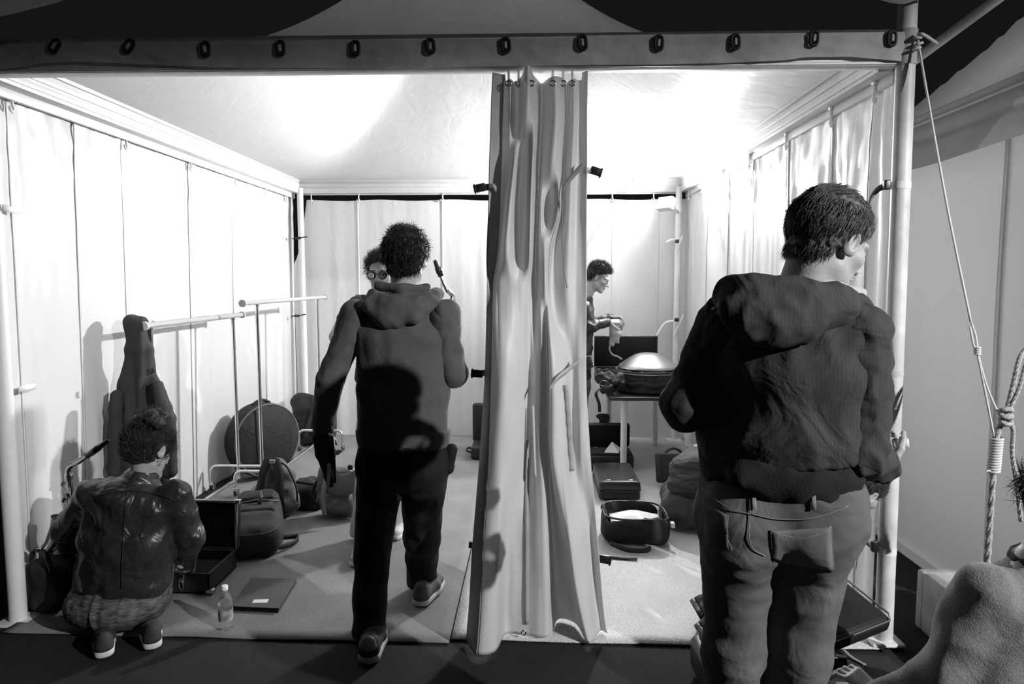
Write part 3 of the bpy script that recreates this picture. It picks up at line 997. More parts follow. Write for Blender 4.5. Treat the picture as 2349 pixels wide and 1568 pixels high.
# ================================================================== the gathered front curtain
ROWS = [
 (168, [1131,-2, 1156,1, 1170,-3, 1184,2, 1208,-8, 1228,-4, 1242,4, 1252,0, 1270,-6, 1292,-3, 1298,4, 1314,-2, 1330,0, 1347,-3]),
 (260, [1128,-3, 1152,2, 1170,-3, 1186,3, 1205,-9, 1230,-5, 1241,5, 1250,0, 1272,-8, 1292,-4, 1299,4, 1315,-2, 1330,0, 1346,-3]),
 (380, [1124,-3, 1149,3, 1160,0, 1180,-8, 1196,0, 1222,-10, 1235,5, 1246,-3, 1266,-9, 1286,-5, 1292,5, 1310,-2, 1328,0, 1346,-3]),
 (480, [1122,-3, 1146,3, 1156,-7, 1172,-11, 1190,0, 1218,-11, 1233,4, 1240,-6, 1258,-1, 1282,-9, 1290,5, 1305,-2, 1326,0, 1345,-3]),
 (580, [1118,-3, 1140,2, 1148,-9, 1165,-13, 1190,-4, 1216,-12, 1228,3, 1238,-6, 1250,-9, 1262,-4, 1272,2, 1300,-3, 1324,-1, 1345,-3]),
 (650, [1117,-3, 1130,-3, 1146,-7, 1168,-8, 1192,-8, 1214,-5, 1228,1, 1238,-5, 1250,-8, 1258,-4, 1268,2, 1298,-3, 1324,-1, 1345,-3]),
 (850, [1112,-2, 1125,-9, 1150,-14, 1178,-12, 1200,-6, 1215,-1, 1230,-4, 1246,-5, 1255,8, 1262,-10, 1290,-8, 1310,-1, 1330,-3, 1345,-2]),
 (1000,[1103,-2, 1120,-11, 1150,-15, 1180,-11, 1200,-5, 1213,-1, 1228,-6, 1248,-6, 1257,9, 1262,-11, 1290,-10, 1312,0, 1332,-3, 1352,-2]),
 (1250,[1083,-4, 1105,-16, 1140,-17, 1158,-8, 1180,-5, 1210,-5, 1238,-8, 1258,-6, 1268,9, 1296,-4, 1310,-12, 1335,-8, 1356,0, 1372,-3]),
 (1440,[1069,-8, 1092,-21, 1136,-19, 1158,-5, 1180,-4, 1210,-5, 1240,-7, 1262,-4, 1280,10, 1318,6, 1343,-10, 1360,-9, 1374,0, 1391,-2]),
]
YC = YF - 0.02
NR = 0
rows3 = []
for py, a in ROWS:
    z = at(1230, py, YC)[2]
    rows3.append([[a[2 * i], a[2 * i + 1] * 0.01, z] for i in range(14)])
zb = 0.022
last = [[q[0] + (q[0] - p[0]) * 0.12, q[1], zb] for p, q in zip(rows3[-2], rows3[-1])]
rows3.append(last)
rows3 = np.array(rows3)                       # rows x cols x (px, dy, z)
# smooth along the rows, then down the columns (by height)
fine_cols = np.array([catmull(r, 12) for r in rows3])         # rows x n x 3
zk = fine_cols[:, 0, 2]
nzc = 150
zz = np.linspace(zk[0], zk[-1], nzc)
cur = np.zeros((nzc, fine_cols.shape[1], 3))
from bisect import bisect
def pchip(xk, yk, xq):
    h = np.diff(xk); d = np.diff(yk, axis=0) / h[:, None]
    m = np.zeros_like(yk)
    for i in range(1, len(xk) - 1):
        m[i] = np.where(d[i - 1] * d[i] > 0, 2 * d[i - 1] * d[i] / (d[i - 1] + d[i] + 1e-15), 0)
    m[0], m[-1] = d[0], d[-1]
    out = []
    for x in xq:
        i = min(max(bisect(list(xk), x) - 1, 0), len(xk) - 2)
        t = (x - xk[i]) / h[i]
        out.append((1 + 2 * t) * (1 - t) ** 2 * yk[i] + t * (1 - t) ** 2 * h[i] * m[i] + t * t * (3 - 2 * t) * yk[i + 1] + t * t * (t - 1) * h[i] * m[i + 1])
    return np.array(out)
ordr = zk[::-1]
pxs = pchip(ordr, fine_cols[::-1, :, 0], zz[::-1])[::-1]
dys = pchip(ordr, fine_cols[::-1, :, 1], zz[::-1])[::-1]
for i in range(nzc):
    for j in range(fine_cols.shape[1]):
        Y = YC + dys[i, j] + 0.004 * mnoise.noise(Vector((j * 0.12, zz[i] * 5, 1)))
        cur[i, j] = (xz(pxs[i, j], Y, zz[i]), Y, zz[i])
# the top edge dips and peaks between the hooks
for j in range(cur.shape[1]):
    u = j / 12
    dip = 0.03 * (1 - math.exp(-((u - 4.1) / 0.5) ** 2) * 1.3) * (0 if u < 1.1 or u > 12.3 else 1)
    for i in range(14):
        cur[i, j, 2] -= dip * (1 - i / 14) ** 2
curtain = thing('curtain', (cur[-1, 80, 0], YC, 0), 'heavy pale plastic curtain gathered in the middle of the tent front', 'curtain')
mb = MB(); mb.slab(cur[:, 13:], 0.004); mb.build('sheet', M_CURT, curtain)
mb = MB(); mb.slab(cur[:, :14], 0.006); mb.build('hem_strip', M_CURT2, curtain)
def cpt(u, z, off=-0.006):
    j = int(round(u * 12)); i = int(np.argmin(np.abs(zz - z)))
    return cur[i, j] + V(0, off, 0)
ztop = cur[0, :, 2]
# hooks with eyelet rings
for px, u in ((1167, 2), (1190, 3), (1219, 4.6), (1268, 7.9), (1292, 9), (1313, 11)):
    p = at(px, 168, YC - 0.01)
    hook(curtain, (p[0], YC - 0.01, p[2] - 0.012), R(20), 1.25)
    mb = MB(); c0 = at(px, 191, cpt(u, at(px, 191, YC)[2])[1] - 0.004)
    mb.tube([c0 + 0.011 * V(math.cos(a), 0, math.sin(a)) for a in np.linspace(0, 2 * math.pi, 18)], 0.0035, 7, caps=False)
    mb.build('eyelet', M_METAL, curtain)
# bottom eyelet, vertical welded tape
c0 = at(1201, 1450, YC - 0.075)
mb = MB(); mb.tube([c0 + 0.010 * V(math.cos(a), 0, math.sin(a)) for a in np.linspace(0, 2 * math.pi, 18)], 0.004, 7, caps=False); mb.build('eyelet', M_METAL, curtain)
def surf_line(pp, off=-0.005):
    out = []
    for px, py in pp:
        z = at(px, py, YC - 0.05)[2]
        i = int(np.argmin(np.abs(zz - z)))
        # front-most point of the sheet that shows near this column
        cand = [k for k in range(13, cur.shape[1]) if abs(pxs[i, k] - px) < 5]
        y = min((cur[i, k, 1] for k in cand), default=YC - 0.05)
        out.append(V(xz(px, y + off, z), y + off, z))
    return out
mb = MB(); mb.ribbon(surf_line([(1208, y) for y in range(1010, 1440, 12)], -0.003), (1, 0, 0), 0.02, 0.002); mb.build('welded_tape', M_CURT2, curtain)
mb = MB(); mb.ribbon(surf_line([(1298 + (y - 880) * 0.07, y) for y in range(880, 1086, 10)], -0.008), (1, 0, 0), 0.024, 0.003); mb.build('tie_strap', M_CURT2, curtain)
mb = MB(); mb.ribbon(surf_line([(1222 + (y - 930) * 0.035, y) for y in range(930, 1092, 10)], -0.008), (1, 0, 0), 0.012, 0.003); mb.build('tie_strap', M_CURT, curtain)
# straps with buckles that stick out of the edges
def strap_path(pp, dys_):
    return catmull([at(px, py, YC + dy) for (px, py), dy in zip(pp, dys_)], 8)
mb = MB(); mb.ribbon(strap_path([(1337, 378), (1315, 402), (1297, 425), (1290, 455), (1289, 480)], (-0.05, -0.07, -0.09, -0.10, -0.09)), (0, 0.2, 1), 0.03, 0.003); mb.build('tie_strap', M_NYLON, curtain)
mb = MB(); mb.tube(strap_path([(1289, 480), (1290, 560), (1294, 620), (1301, 660)], (-0.09, -0.10, -0.10, -0.10)), 0.002, 5); mb.build('thread', M_NYLON, curtain)
mb = MB(); mb.ribbon(strap_path([(1330, 826), (1300, 850), (1278, 868), (1260, 892)], (-0.06, -0.08, -0.125, -0.14)), (0.2, 0, 1), 0.026, 0.003); mb.build('tie_strap', M_CURT2, curtain)
mb = MB(); mb.ribbon(strap_path([(1122, 428), (1135, 430), (1146, 452)], (-0.03, -0.04, -0.02)), (0, 0, 1), 0.026, 0.003); mb.build('tie_strap', M_CURT2, curtain)
def buckle(px, py, sx, rot, stub=True, s=1.0):
    c = at(px, py, YC - 0.01)
    M = frame(c, (math.cos(rot), 0, math.sin(rot)), (0, -1, 0))
    mb = MB(); mb.rbox((-0.026 * s, -0.017 * s, -0.008), (0.026 * s, 0.017 * s, 0.008), 0.003, 2, M)
    mb.rbox((sx * 0.020 * s - 0.004, -0.022 * s, -0.01), (sx * 0.020 * s + 0.004, 0.020 * s, 0.01), 0.002, 2, M)
    o = mb.build('buckle', M_BLACKPL, curtain, sharp=40)
    if stub:
        e = c + V(-sx * 0.055 * s, 0, 0.0)
        mb = MB(); mb.ribbon([c + V(-sx * 0.02, -0.004, 0), (c + e) / 2 + V(0, -0.004, 0.003), e + V(0, -0.004, 0.002)], (0, 0, 1), 0.028 * s, 0.004)
        st = mb.build('strap_end', M_NYLON if px < 1200 else M_WHITEPL, curtain)
        mb = MB(); mb.lathe([(0.005, -0.004), (0.005, 0.004)], 12, frame((c + e) / 2 + V(0, -0.006, 0.0), (1, 0, 0), (0, -1, 0))); mb.build('rivet', M_METAL, curtain)
buckle(1100, 431, -1, R(12)); buckle(1094, 856, -1, R(-5)); buckle(1080, 1248, -1, R(90), False, 0.5)
buckle(1368, 393, 1, R(-18)); buckle(1350, 830, 1, R(-80)); buckle(1388, 1282, 1, R(-8), False, 1.1)

# straps on the pole and on the back corner posts
def post_strap(pp, Y, w, m, nm, parent):
    mb = MB(); mb.ribbon(catmull([at(px, py, Y + k * 0.01) for k, (px, py) in enumerate(pp)], 8), (0, 0.25, 1), w, 0.003)
    return mb.build(nm, m, parent)
post_strap([(2045, 424), (2025, 428), (2008, 440), (1996, 458), (1990, 480)], 2.96, 0.028, M_NYLON, 'strap', pole)
c = at(2038, 424, 2.94); mb = MB(); mb.rbox((c[0] - 0.02, c[1] - 0.012, c[2] - 0.02), (c[0] + 0.006, c[1] + 0.01, c[2] + 0.02), 0.004); mb.build('buckle', M_BLACKPL, pole, sharp=40)
c = at(2006, 1250, 2.94); mb = MB(); mb.rbox((c[0] - 0.014, c[1] - 0.012, c[2] - 0.028), (c[0] + 0.014, c[1] + 0.01, c[2] + 0.02), 0.004); mb.build('buckle', M_BLACKPL, pole, sharp=40)
post_strap([(1998, 1252), (1985, 1242), (1975, 1246), (1968, 1270), (1963, 1300)], 2.98, 0.024, M_WEBW, 'strap', pole)
# small straps on the corner posts
for (nm, pp, Y, m) in (('strap', [(1566, 540), (1556, 565), (1551, 580)], 6.78, M_WEBW), ('strap', [(1567, 724), (1556, 748), (1546, 770)], 6.78, M_WEBW),
                       ('strap', [(1568, 975), (1580, 1005), (1587, 1030)], 6.76, M_WEBW), ('strap', [(1528, 556), (1540, 550), (1552, 552)], 6.8, M_WEBW),
                       ('strap', [(1505, 770), (1525, 742), (1548, 736)], 6.82, M_WEBW)):
    post_strap(pp, Y, 0.032, m, nm, bpy.data.objects['trim_6'])
for px, py in ((1553, 553), (1552, 733)):
    c = at(px, py, 6.76); mb = MB(); mb.rbox(c - V(0.02, 0.01, 0.018), c + V(0.02, 0.01, 0.018), 0.004); mb.build('buckle', M_BLACKPL, bpy.data.objects['trim_6'], sharp=40)
for px, py in ((684, 546), (681, 724)):
    c = at(px, py, 6.74); mb = MB(); mb.rbox(c - V(0.025, 0.01, 0.012), c + V(0.025, 0.01, 0.012), 0.004)
    mb.tube([c, c + V(0.09, 0, 0.015)], 0.006, 6); mb.tube([c, c + V(-0.06, 0, -0.004)], 0.006, 6)
    mb.build('buckle', M_BLACKPL, bpy.data.objects['trim_5'], sharp=40)
for y, z in ((3.02, 1.93), (3.05, 1.10)):
    mb = MB(); mb.ribbon([(XL - 0.02, y + 0.02, z), (XL - 0.04, y + 0.15, z - 0.005)], (0, 0, 1), 0.03, 0.004); mb.build('strap', M_WEBW, bpy.data.objects['trim_7'])

# ================================================================== clothes racks
def rack(x, y0, y1, p0, p1, z, base_w, label, r=0.0125):
    t = thing('clothes_rack', (x, (y0 + y1) / 2, 0), label, 'clothes rack', 'chrome clothes racks')
    mb = MB(); mb.tube([(x, y0, z), (x, y1, z)], 0.0165, 14); mb.build('top_bar', mat('rack_bar', 0.42, rough=0.35, spec=0.5), t, sharp=50)
    for y in (y0, y1):
        mb = MB(); mb.tube([(x, y - 0.01, z), (x, y + 0.01, z)], 0.026, 14); mb.build('end_cap', mat('rack_cap', 0.5, rough=0.5), t, sharp=50)
    for py_ in (p0, p1):
        mb = MB(); mb.tube([(x, py_, 0.12), (x, py_, z)], r, 12); mb.build('upright', M_CHROME, t, sharp=50)
        mb = MB(); mb.tube([(x, py_, z - 0.03), (x, py_, z - 0.01)], r + 0.005, 12); mb.build('collar', M_CHROME, t, sharp=50)
        hw = base_w / 2
        arc = [(x - hw, py_, 0.075), (x - hw, py_, 0.16)] + [(x - hw + 0.05 * (1 - math.cos(a)), py_, 0.16 + 0.05 * math.sin(a)) for a in np.linspace(0.2, math.pi / 2, 5)]
        arc = arc + [(2 * x - p[0], p[1], p[2]) for p in reversed(arc)]
        mb = MB(); mb.tube(arc, r, 12); mb.build('foot', M_CHROME, t, sharp=50)
        for s in (-1, 1):
            mb = MB(); mb.tube([(x + s * hw - 0.011, py_ + 0.012, 0.046), (x + s * hw + 0.011, py_ + 0.012, 0.046)], 0.029, 16)
            cs = mb.build('caster', mat('caster_rubber', 0.05, rough=0.6), t, sharp=50)
            mb = MB(); mb.rbox((x + s * hw - 0.015, py_ - 0.012, 0.044), (x + s * hw + 0.015, py_ + 0.018, 0.085), 0.005); mb.build('fork', M_CHROME, cs, sharp=40)
    mb = MB(); mb.tube([(x, p0, 0.12), (x, p1, 0.12)], r, 12); mb.build('bottom_rail', M_CHROME, t, sharp=50)
    return t
rack(-2.22, 3.84, at(538, 718, 5.1)[1] + 0.06, 3.90, 5.0, 1.345, 0.42, 'chrome clothes rack on casters with a dark coat hung over its bar')
rack(-1.98, 4.62, 6.5, 4.86, 6.24, 1.45, 0.41, 'empty chrome clothes rack on casters in front of the round drum case')

# coat folded over the first rack
ctY = 3.86
def wpt(px, py, Y): return at(px, py, Y)
coat = thing('coat', (-2.22, ctY, 0.55), 'long dark coat hanging over the rack bar behind the crouching woman', 'coat')
s = Soft(0.011, 0.03)
s.trunk(wpt(308, 742, ctY), wpt(314, 800, ctY), (0.056, 0.06), (0.075, 0.06), (1, 0, 0))
s.trunk(wpt(314, 800, ctY), wpt(314, 880, ctY), (0.078, 0.06), (0.092, 0.07), (1, 0, 0))
s.trunk(wpt(322, 880, ctY), wpt(325, 960, ctY), (0.11, 0.07), (0.145, 0.08), (1, 0, 0))
s.trunk(wpt(325, 960, ctY), wpt(328, 1090, ctY), (0.145, 0.08), (0.15, 0.085), (1, 0, 0))
s.build('cloth', mat('dark_wool_coat', 0.035, rough=0.85, wrinkle=0.02, wscale=5, stretch=(1.6, 1, 0.5)), coat, wr=0.022, wsc=7, stretch=(1.6, 1, 0.3))
s = Soft(0.01, 0.02)
s.trunk(wpt(268, 905, ctY - 0.07), wpt(264, 1080, ctY - 0.07), (0.035, 0.05), (0.04, 0.05), (1, 0, 0)); s.build('sleeve', mat('dark_wool_coat', 0.03), coat, wr=0.008, wsc=9)
s = Soft(0.01, 0.02)
s.trunk(wpt(362, 880, ctY - 0.08), wpt(382, 960, ctY - 0.08), (0.02, 0.04), (0.045, 0.05), (1, 0, 0)); s.trunk(wpt(382, 960, ctY - 0.08), wpt(385, 1080, ctY - 0.08), (0.045, 0.05), (0.05, 0.05), (1, 0, 0)); s.build('sleeve', mat('dark_wool_coat', 0.03), coat, wr=0.008, wsc=9)
mb = MB(); mb.ribbon(catmull([wpt(350, 843, ctY - 0.06), wpt(353, 848, ctY - 0.06), wpt(349, 856, ctY - 0.06)], 4), (0, 1, 0), 0.03, 0.004); mb.build('tab', M_NYLONBLK, coat)

# ================================================================== bags and cases on the left
# round drum case
dc = V(-2.195, 5.42, 0.318)
t = thing('drum_case', (dc[0], dc[1], 0.01), 'big round black drum case standing on edge behind the racks', 'drum case')
dn = V(0.82, -0.57, 0.03); dn /= np.linalg.norm(dn)
M = frame(dc, np.cross(V(0, 0, 1), dn), dn)
mb = MB(); mb.lathe([(0.0, -0.085), (0.27, -0.085), (0.295, -0.07), (0.30, -0.05), (0.30, 0.05), (0.295, 0.07), (0.27, 0.085), (0.0, 0.085)], 48, M); mb.build('shell', M_NYLONBLK, t, sharp=60)
for zz_ in (-0.074, 0.074):
    mb = MB(); mb.tube([np.array(M @ Vector((0.29 * math.cos(a), 0.29 * math.sin(a), zz_))) for a in np.linspace(0, 2 * math.pi, 49)], 0.008, 8, caps=False); mb.build('piping', mat('piping', 0.12, rough=0.5), t)
mb = MB(); mb.ribbon([np.array(M @ Vector((-0.10, x_, 0.088))) for x_ in np.linspace(-0.26, 0.26, 8)], np.array(M.to_3x3() @ Vector((1, 0, 0))), 0.028, 0.003); mb.build('strap', M_GIG, t)
hpts = [np.array(M @ Vector((0.30 * math.cos(a) + (0.02 * math.sin((a - 1.3) / 0.55 * math.pi)) * math.cos(a), 0.30 * math.sin(a) + 0.02 * math.sin((a - 1.3) / 0.55 * math.pi) * math.sin(a), 0))) for a in np.linspace(1.3, 1.85, 10)]
mb = MB(); mb.tube(hpts, 0.012, 8); mb.build('handle', M_NYLONBLK, t)
# soft black bag beside it
b0 = V(-2.12, 6.52, 0)
t = thing('soft_bag', b0, 'slumped black soft bag with loose straps right of the drum case', 'bag')
s = Soft(0.013, 0.05)
s.box(b0 + V(0, 0, 0.22), (0.19, 0.14, 0.21), 0.09); s.ell(b0 + V(0.12, -0.02, 0.40), (0.12, 0.10, 0.13)); s.ell(b0 + V(-0.1, 0, 0.42), (0.14, 0.1, 0.09))
s.cut((0, 0, 0.021), (0, 0, -1))
s.build('body', M_NYLONBLK, t, wr=0.012, wsc=5).location.z += 0.012
mb = MB(); mb.ribbon(catmull([b0 + V(0.02, -0.16, 0.52), b0 + V(0.05, -0.19, 0.40), b0 + V(0.0, -0.19, 0.25), b0 + V(-0.04, -0.18, 0.12)], 8), (1, 0, 0.1), 0.045, 0.006); mb.build('shoulder_strap', M_GIG, t)
mb = MB(); mb.tube(catmull([b0 + V(0.05, 0, 0.52), b0 + V(0.13, -0.03, 0.56), b0 + V(0.2, -0.05, 0.54)], 5), 0.012, 7); mb.build('loop', M_NYLONBLK, t)
# grey backpack
bp_ = gr(632, 1190)
t = thing('backpack', bp_, 'small two-tone grey backpack with dark shoulder straps under the rack', 'backpack')
s = Soft(0.01, 0.04)
s.trunk(bp_ + V(0, 0.02, 0.09), bp_ + V(-0.01, 0.06, 0.30), (0.165, 0.10), (0.115, 0.075), (1, 0, 0)); s.trunk(bp_ + V(-0.01, 0.06, 0.30), bp_ + V(-0.01, 0.06, 0.36), (0.115, 0.075), (0.06, 0.06), (1, 0, 0))
s.cut((0, 0, 0.021), (0, 0, -1)); s.build('body', M_GREYBAG2, t, wr=0.008, wsc=9)
for dx in (-0.055, 0.055):
    mb = MB(); mb.ribbon(catmull([bp_ + V(dx * 0.4 - 0.01, -0.005, 0.42), bp_ + V(dx * 0.9, -0.045, 0.34), bp_ + V(dx * 1.15, -0.085, 0.20), bp_ + V(dx * 1.4, -0.09, 0.07)], 8), (1, 0, 0), 0.058, 0.014); mb.build('shoulder_strap', M_GIG, t)
mb = MB(); mb.rbox(bp_ + V(-0.022, -0.03, 0.385), bp_ + V(0.02, 0.0, 0.415), 0.006); mb.build('tag', mat('pale_tag', 0.4), t)
mb = MB(); mb.tube(catmull([bp_ + V(0.03, 0, 0.40), bp_ + V(0.10, -0.02, 0.36), bp_ + V(0.16, -0.04, 0.24), bp_ + V(0.17, -0.05, 0.14)], 6), 0.006, 6); mb.build('cord', M_NYLONBLK, t)
# low black bag
lb = gr(700, 1176)
t = thing('flat_bag', lb, 'low black bag lying between the grey backpack and the shiny grey bag', 'bag')
s = Soft(0.011, 0.04)
s.box(lb + V(0, 0.13, 0.09), (0.115, 0.13, 0.085), 0.05); s.ell(lb + V(-0.01, 0.13, 0.165), (0.10, 0.10, 0.04)); s.cut((0, 0, 0.021), (0, 0, -1)); s.build('body', M_NYLONBLK, t, wr=0.012, wsc=8)
mb = MB(); mb.tube(catmull([lb + V(-0.10, 0.02, 0.17), lb + V(-0.07, 0.0, 0.215), lb + V(0.0, 0.0, 0.215), lb + V(0.10, 0.03, 0.19)], 6), 0.012, 7); mb.build('handle', M_GIG, t)
mb = MB(); mb.ribbon(catmull([lb + V(0.05, -0.01, 0.15), lb + V(0.06, -0.03, 0.08), lb + V(0.06, -0.03, 0.04)], 6), (1, 0, 0.3), 0.03, 0.004); mb.build('strap', M_GIG, t)
# shiny grey bag
gb = gr(782, 1196)
t = thing('flap_bag', gb, 'shiny grey flap bag with pleats sitting behind the hooded man', 'bag')
s = Soft(0.01, 0.04)
s.trunk(gb + V(0, 0.08, 0.10), gb + V(0, 0.10, 0.25), (0.19, 0.10), (0.15, 0.08), (1, 0, 0)); s.ell(gb + V(-0.02, 0.10, 0.29), (0.13, 0.08, 0.07)); s.cut((0, 0, 0.021), (0, 0, -1))
s.build('body', M_GREYBAG, t, wr=0.016, wsc=7)
mb = MB(); P = np.zeros((8, 14, 3))
for i in range(8):
    for j in range(14):
        a = (j / 13 - 0.5) * 2; v = i / 7
        P[i, j] = gb + V(a * 0.15, -0.035 + 0.06 * (1 - v) ** 2 + 0.02 * a * a - 0.008 * math.sin(a * 5), 0.34 - 0.14 * v - 0.02 * math.cos(a * 3))
mb.slab(P, 0.006); mb.build('flap', M_GREYBAG2, t)
mb = MB(); mb.ribbon(catmull([gb + V(-0.10, -0.03, 0.06), gb + V(-0.105, -0.04, 0.18), gb + V(-0.08, -0.02, 0.32), gb + V(-0.05, 0.05, 0.37)], 8), (1, 0, 0), 0.03, 0.005); mb.build('strap', mat('pale_webbing', 0.3, rough=0.8), t)
mb = MB(); mb.rbox(gb + V(0.05, 0.0, 0.35), gb + V(0.085, 0.03, 0.385), 0.01); mb.build('toggle', M_BLACKPL, t)
mb = MB(); mb.tube(catmull([gb + V(-0.15, 0.03, 0.08), gb + V(-0.20, 0.02, 0.16), gb + V(-0.17, 0.06, 0.27)], 6), 0.010, 7); mb.build('side_loop', M_NYLONBLK, t)
# dark soft bag behind the grey one
db = V(gb[0] - 0.02, gb[1] + 0.55, 0)
# black gig bag lying towards the camera
g0 = gr(584, 1293)
g1 = V(xz(592, 4.32, 0.2), 4.33, 0)
ax_ = (g1 - g0); Lg = np.linalg.norm(ax_[:2])
M = frame(g0 + V(0, 0, 0), ax_ * V(1, 1, 0), (0, 0, 1))
def gp_(x, y, z): return np.array(M @ Vector((x, y, z)))
t = thing('gig_bag', g0 + ax_ / 2, 'black rounded instrument gig bag lying on the carpet beside the open case', 'gig bag')
A3 = np.array(M.to_3x3())
s = Soft(0.011, 0.05)
s.box(gp_(0.19, 0, 0.105), (0.18, 0.15, 0.10), 0.08, A3); s.box(gp_(0.33, 0, 0.115), (0.20, 0.14, 0.11), 0.07, A3); s.box(gp_(Lg - 0.12, 0, 0.13), (0.12, 0.13, 0.12), 0.06, A3)
s.cut((0, 0, 0.021), (0, 0, -1))
s.build('body', M_GIG, t, wr=0.006, wsc=8)
def outline(z, grow, n=40):
    pts = []
    for k in range(n + 1):
        a = 2 * math.pi * k / n
        c_, s_ = math.cos(a), math.sin(a)
        pts.append(gp_(Lg * 0.5 + (Lg * 0.5 + 0.02) * (abs(c_) ** 0.6) * (1 if c_ > 0 else -1), (0.15 + grow) * (abs(s_) ** 0.55) * (1 if s_ > 0 else -1), z))
    return pts
mb = MB(); mb.tube(outline(0.175, -0.012)[6:35], 0.006, 6); mb.build('zip', M_BLACKPL, t)
mb = MB(); mb.rbox((0.24, -0.11, 0.20), (0.38, 0.11, 0.245), 0.02, 3, M); mb.build('pocket', M_GIG, t)
mb = MB(); mb.rbox((0.42, -0.11, 0.215), (0.56, 0.11, 0.262), 0.022, 3, M); mb.build('pocket', M_NYLONBLK, t)
mb = MB(); mb.ribbon([gp_(0.40, -0.13, 0.235), gp_(0.40, 0.0, 0.25), gp_(0.40, 0.13, 0.235)], A3[:, 0], 0.035, 0.006); mb.build('strap', M_BLACKPL, t)
mb = MB(); mb.tube(catmull([gp_(0.46, -0.02, 0.255), gp_(0.43, -0.03, 0.285), gp_(0.35, -0.03, 0.285), gp_(0.32, -0.02, 0.25)], 6), 0.012, 8); mb.build('handle', M_BLACKPL, t)
hp = [gr(645, 1232, 0.055), gr(683, 1230, 0.036), gr(672, 1245, 0.036), gr(640, 1255, 0.05)]
mb = MB(); mb.ribbon(catmull(hp, 8), (0, 0, 1), 0.03, 0.008); mb.build('carry_loop', M_NYLONBLK, t)
# open instrument case
y0c, y1c = 3.30, 3.62
xr_ = xz(480, y0c, 0.05); xl_ = xr_ - 0.62
t = thing('instrument_case', ((xl_ + xr_) / 2, (y0c + y1c) / 2, 0.01), 'open black hard instrument case with plush lining in front of the crouching woman', 'instrument case')
zb0 = 0.018
mb = MB()
th = 0.012
mb.rbox((xl_, y0c, zb0), (xr_, y1c, zb0 + 0.012), 0.004)
for a, b in (((xl_, y0c), (xr_, y0c + th)), ((xl_, y1c - th), (xr_, y1c)), ((xl_, y0c), (xl_ + th, y1c)), ((xr_ - th, y0c), (xr_, y1c))):
    mb.rbox((a[0], a[1], zb0), (b[0], b[1], zb0 + 0.105), 0.004)
mb.build('base', M_CASE, t, sharp=40)
mb = MB(); mb.rbox((xl_ + th, y0c + th, zb0 + 0.012), (xr_ - th, y1c - th, zb0 + 0.055), 0.02); mb.build('lining', M_PLUSH, t)
LM = frame((0, y1c, zb0 + 0.10)) @ Matrix.Rotation(R(-8), 4, 'X')
mb = MB(); lh = 0.27
mb.rbox((xl_, 0.045, 0), (xr_, 0.055, lh), 0.004, 3, LM)
for a, b in (((xl_, 0.0), (xr_, th)), ((xl_, lh - th), (xr_, lh))):
    mb.rbox((a[0], 0.0, a[1]), (b[0], 0.05, b[1]), 0.004, 3, LM)
for a in (xl_, xr_ - th):
    mb.rbox((a, 0, 0), (a + th, 0.05, lh), 0.004, 3, LM)
lid = mb.build('lid', M_CASE, t, sharp=40)
mb = MB(); mb.rbox((xl_ + th, 0.022, th), (xr_ - th, 0.044, lh - th), 0.01, 3, LM); mb.build('lid_lining', M_PLUSH, lid)
mb = MB(); mb.rbox((xl_ - 0.002, -0.004, lh - 0.012), (xr_ + 0.002, 0.012, lh + 0.003), 0.003, 2, LM); mb.rbox((xr_ - 0.010, -0.004, 0), (xr_ + 0.003, 0.012, lh + 0.003), 0.003, 2, LM); mb.build('trim', M_METAL, lid, sharp=40)
for x_ in (xr_, xl_):
    mb = MB(); mb.rbox((x_ - 0.02, y0c - 0.004, zb0 - 0.003), (x_ + 0.02, y0c + 0.03, zb0 + 0.022), 0.006); mb.build('corner_guard', M_METAL, t, sharp=40)
    mb = MB(); mb.rbox((x_ - 0.015, -0.006, lh - 0.02), (x_ + 0.015, 0.03, lh + 0.006), 0.006, 3, LM); mb.build('corner_guard', M_METAL, lid, sharp=40)
cl = xz(417, y0c, 0.1)
mb = MB(); mb.rbox((cl - 0.016, y0c - 0.008, zb0 + 0.06), (cl + 0.016, y0c + 0.002, zb0 + 0.10), 0.003)
mb.tube([(cl + 0.011 * math.cos(a), y0c - 0.008, zb0 + 0.045 + 0.022 * math.sin(a)) for a in np.linspace(0, 2 * math.pi, 18)], 0.003, 6, caps=False); mb.build('latch', M_METAL, t, sharp=40)
mb = MB(); mb.rbox((cl - 0.045, y0c + 0.0, zb0 + 0.106), (cl + 0.03, y0c + 0.05, zb0 + 0.118), 0.005)
tag(mb.build('cleaning_cloth', M_CLOTH), 'crumpled pale cleaning cloth on the rim of the open instrument case', 'cloth')
ms = [bpy.data.objects['cleaning_cloth'].data]
# black bag at the left wall
kb = gr(108, 1412)
t = thing('duffel_bag', kb, 'black duffel bag on the carpet left of the crouching woman', 'bag')
s = Soft(0.013, 0.05)
s.box(kb + V(0.0, 0.08, 0.13), (0.10, 0.09, 0.125), 0.05); s.ell(kb + V(-0.02, 0.07, 0.20), (0.08, 0.08, 0.07)); s.cut((0, 0, 0.021), (0, 0, -1)); s.build('body', M_NYLONBLK, t, wr=0.015, wsc=6)
mb = MB(); mb.ribbon(catmull([kb + V(-0.05, -0.01, 0.28), kb + V(-0.02, -0.03, 0.34), kb + V(0.03, -0.03, 0.32), kb + V(0.06, -0.02, 0.21)], 8), (0, 1, 0.2), 0.03, 0.005); mb.build('handle', M_NYLONBLK, t)
mb = MB(); mb.rbox(kb + V(-0.0, -0.045, 0.335), kb + V(0.022, -0.03, 0.352), 0.004); mb.build('ring', M_METAL, t)
